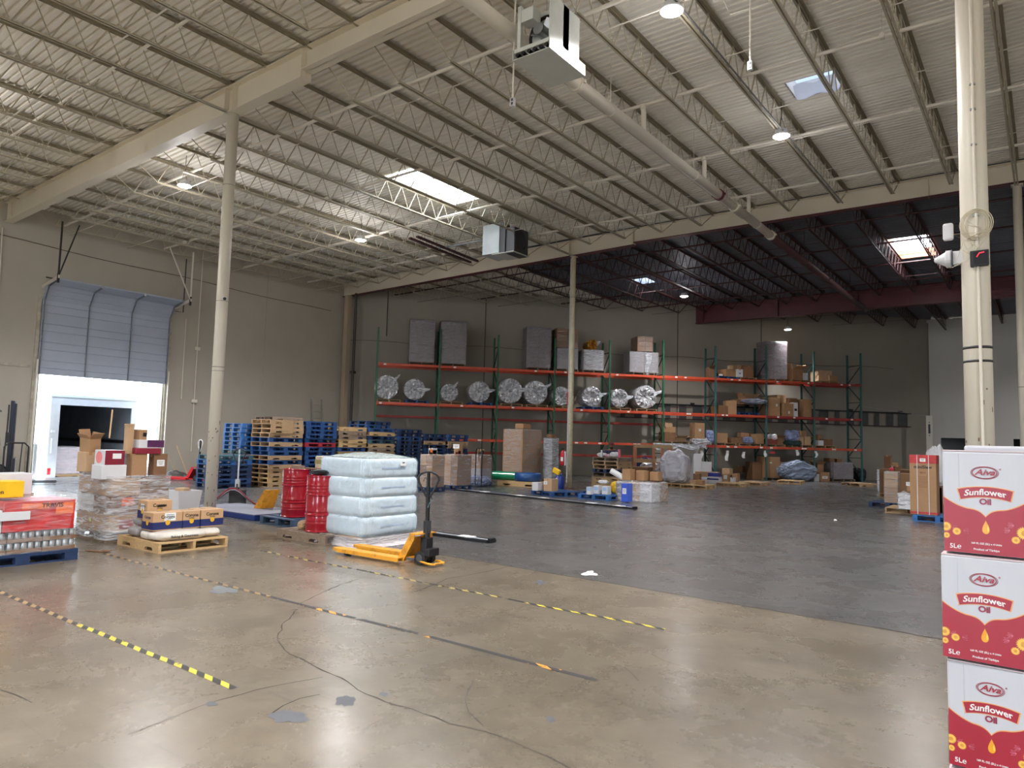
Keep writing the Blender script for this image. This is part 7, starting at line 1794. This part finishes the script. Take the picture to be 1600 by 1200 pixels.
# ================================================================== RIGHT GROUP
pallet('blue pallet under the tall strapped appliance carton', (-2.15, 20.05, 0), 0, 'b', blue_lt)
p1, p2 = ONY(1422, 794, 19.6), ONY(1464, 794, 19.6); ww = p2.x - p1.x; hh = ZAT(1443, 711, (-2.4, 19.6)) - .141
t = carton('tall kraft appliance carton with red ends and white straps on the blue pallet', ((p1.x + p2.x) / 2, 19.6 + .3, .141), (ww, .55, hh), 0, kraft, tape=False)
d_ = .55
b = MB(); b.span((-ww / 2 - .001, -d_ / 2 - .002, hh - .2), (ww / 2 + .002, d_ / 2, hh + .001)); b.build('red_print_band', mat('red_carton_print', (180, 50, 50), .5, var=.3, vs=8), t)
b = MB(); b.span((-ww / 2 - .001, -d_ / 2 - .002, .02), (ww / 2 + .002, d_ / 2, .07)); b.build('red_print_band', MC['red_carton_print'], t)
text(t, 'miniSlew', .1, black, face_f(d_, 0, hh - .29, .003), 'printed_word', bold=.003, sx=1.05); text(t, 'MAX', .06, kraft_d, face_f(d_, 0, hh - .42, .003), 'printed_word', bold=.001)
b = MB()
for k in range(8): b.box((0, -d_ / 2 - .002, hh - .52 - .035 * k), (.2 - .02 * (k % 3), .002, .008))
b.build('printed_text_line', kraft_d, t)
for sx in (-.12, .12):
    b = MB(); b.span((sx - .007, -d_ / 2 - .006, 0), (sx + .007, d_ / 2 + .006, .003)); b.span((sx - .007, -d_ / 2 - .006, 0), (sx + .007, -d_ / 2 - .003, hh + .004)); b.span((sx - .007, -d_ / 2 - .006, hh + .001), (sx + .007, d_ / 2 + .006, hh + .004)); b.build('white_strap', white_p, t)
sticker(t, ww, d_, hh, 'f', 0, hh - .12, .12, .08)
pallet('dark blue pallet under the film wrapped kraft cartons', (-3.78, 23.7, 0), 0, 'b', blue_dk)
W16 = wfl('film wrapped kraft cartons stacked three high on the dark blue pallet', 1382, 1407, 738, 786, .8, [kraft, kraft_l], 1, 4, pal=False)
pbox('silver wrapped block behind the kraft cartons by the office wall', 1371, 1388, 735, 767, .9, 0, zb=0, m=shine, fn=wrapped, nx=1, nz=1, flm=film_thick)
pallet('pine pallet under the spread white film', (-3.05, 21.9, 0), 0, 's', wood)
Q1 = pbox('white film covered low load with torn film spreading on the floor', 1404, 1432, 773, 796, .8, 0, zb=.141, m=white_p, fn=wrapped, nx=1, nz=1, flm=MC['bright_milky_film'], amp=.05)
Q2 = pbox('kraft carton under labels in the right hand group', 1406, 1424, 757, 772, .5, 0, on=Q1, m=kraft, st=[('f', -.05, .2, .14, .1), ('f', .12, .18, .12, .12)])
Q3 = pbox('kraft carton stacked on the labelled one by the appliance carton', 1410, 1425, 744, 757, .45, 0, on=Q2, m=kraft_l)
pbox('white cartoned bag with purple print in the right hand group', 1412, 1425, 722, 744, .4, 0, on=Q3, m=mat('pale_printed_sack', (206, 196, 190), .6), st=[('f', 0, .25, .14, .3, mat('lilac_print', (150, 140, 176), .5, var=.2), 'lilac_print', False)])
pallet('pallet of mixed dark cartons behind the film wrapped ones', (-4.35, 28.6, 0), 0, 's', wood)
S1 = carton('large brown carton supporting the dark row by the office wall', (-4.35, 28.6, .141), (1.0, 1.15, .85), 0, kraft_d)
S2 = carton('brown carton beneath the maroon one in the right hand group', (-3.95, 26.0, 0), (.75, .6, .93), 0, kraft)
pbox('dark grey carton standing behind the labelled kraft ones', 1406, 1413, 736, 778, .4, 0, zb=0, m=mat('dark_grey_box', (86, 82, 80), .6))
for (lab, x0, x1, y0_, y1_, S, m, kk) in (
    ('kraft carton with white labels on the large brown supporting one', 1385, 1394, 715, 729, S1, kraft, dict(st=[('f', 0, .22, .12, .16)])),
    ('dark brown carton in the row by the office wall', 1394, 1404, 713, 729, S1, kraft_d, {}),
    ('large dark brown carton at the end of the office wall row', 1403, 1414, 711, 729, S1, kraft_d, {}),
    ('maroon carton in front of the dark row', 1393, 1403, 728, 738, S2, mat('dark_maroon', (90, 44, 44), .6), {}),
    ('brown carton in front of the dark row beside the maroon one', 1404, 1412, 727, 738, S2, kraft_d, {})):
    pbox(lab, x0, x1, y0_, y1_, .45, 0, on=S, m=m, **kk)
b = MB(); lo_, hi_ = bounds(W16); q = Vector((lo_[0] + .2, lo_[1] + .2, hi_[2])); b.lathe([(.001, 0), (.06, 0), (.06, .05), (.03, .09), (.001, .09)], 14, tuple(q)); tag(b.build('plastic_ball', mat('red_plastic_cap', (200, 30, 50), .4)), 'round red plastic ball on the wrapped carton load', 'ball')
pallet('pallet under the white plastic sacks behind the oil cartons', (-1.9, 22.8, 0), 0, 's', wood)
pbox('kraft carton column under the white plastic sacks', 1462, 1500, 752, 800, .9, 0, at=('y', 22.8), zb=.141, m=kraft_d)
for k, (px, y0_, y1_, w_) in enumerate(((1456, 700, 760, .42), (1468, 702, 760, .42))):
    q = ONY(px + 3, y1_, 22.0 if k < 2 else 21.6); dep = DEP(q); sack('white plastic sack behind the appliance carton, %s' % ('tied at the top', 'beside the tied one', 'bottom one')[k], (q.x, q.y, q.z if k < 2 else .5), (w_, .35, (y1_ - y0_) / FPX * dep), .1, white_p, name='plastic_sack', cat='sack')
for px, lab in ((1456, 'tied white sack'), (1470, 'other white sack')):
    q = ONY(px + 3, 760, 22.0); carton('kraft carton holding up the %s' % lab, (q.x, q.y, 0.0), (.42, .35, q.z - .01), 0, kraft_d)
# hose bundle on the floor near the door curb : dark piece by the tape
q = G(150, 862); t = thing('cardboard_scrap', 'small dark cardboard scrap on the floor between the pallets', 'scrap', (q.x, q.y, 0), .4); b = MB(); b.box((0, 0, .006), (.3, .06, .01)); b.box((.12, .03, .014), (.12, .1, .006)); b.build('scrap_piece', kraft_d, t)
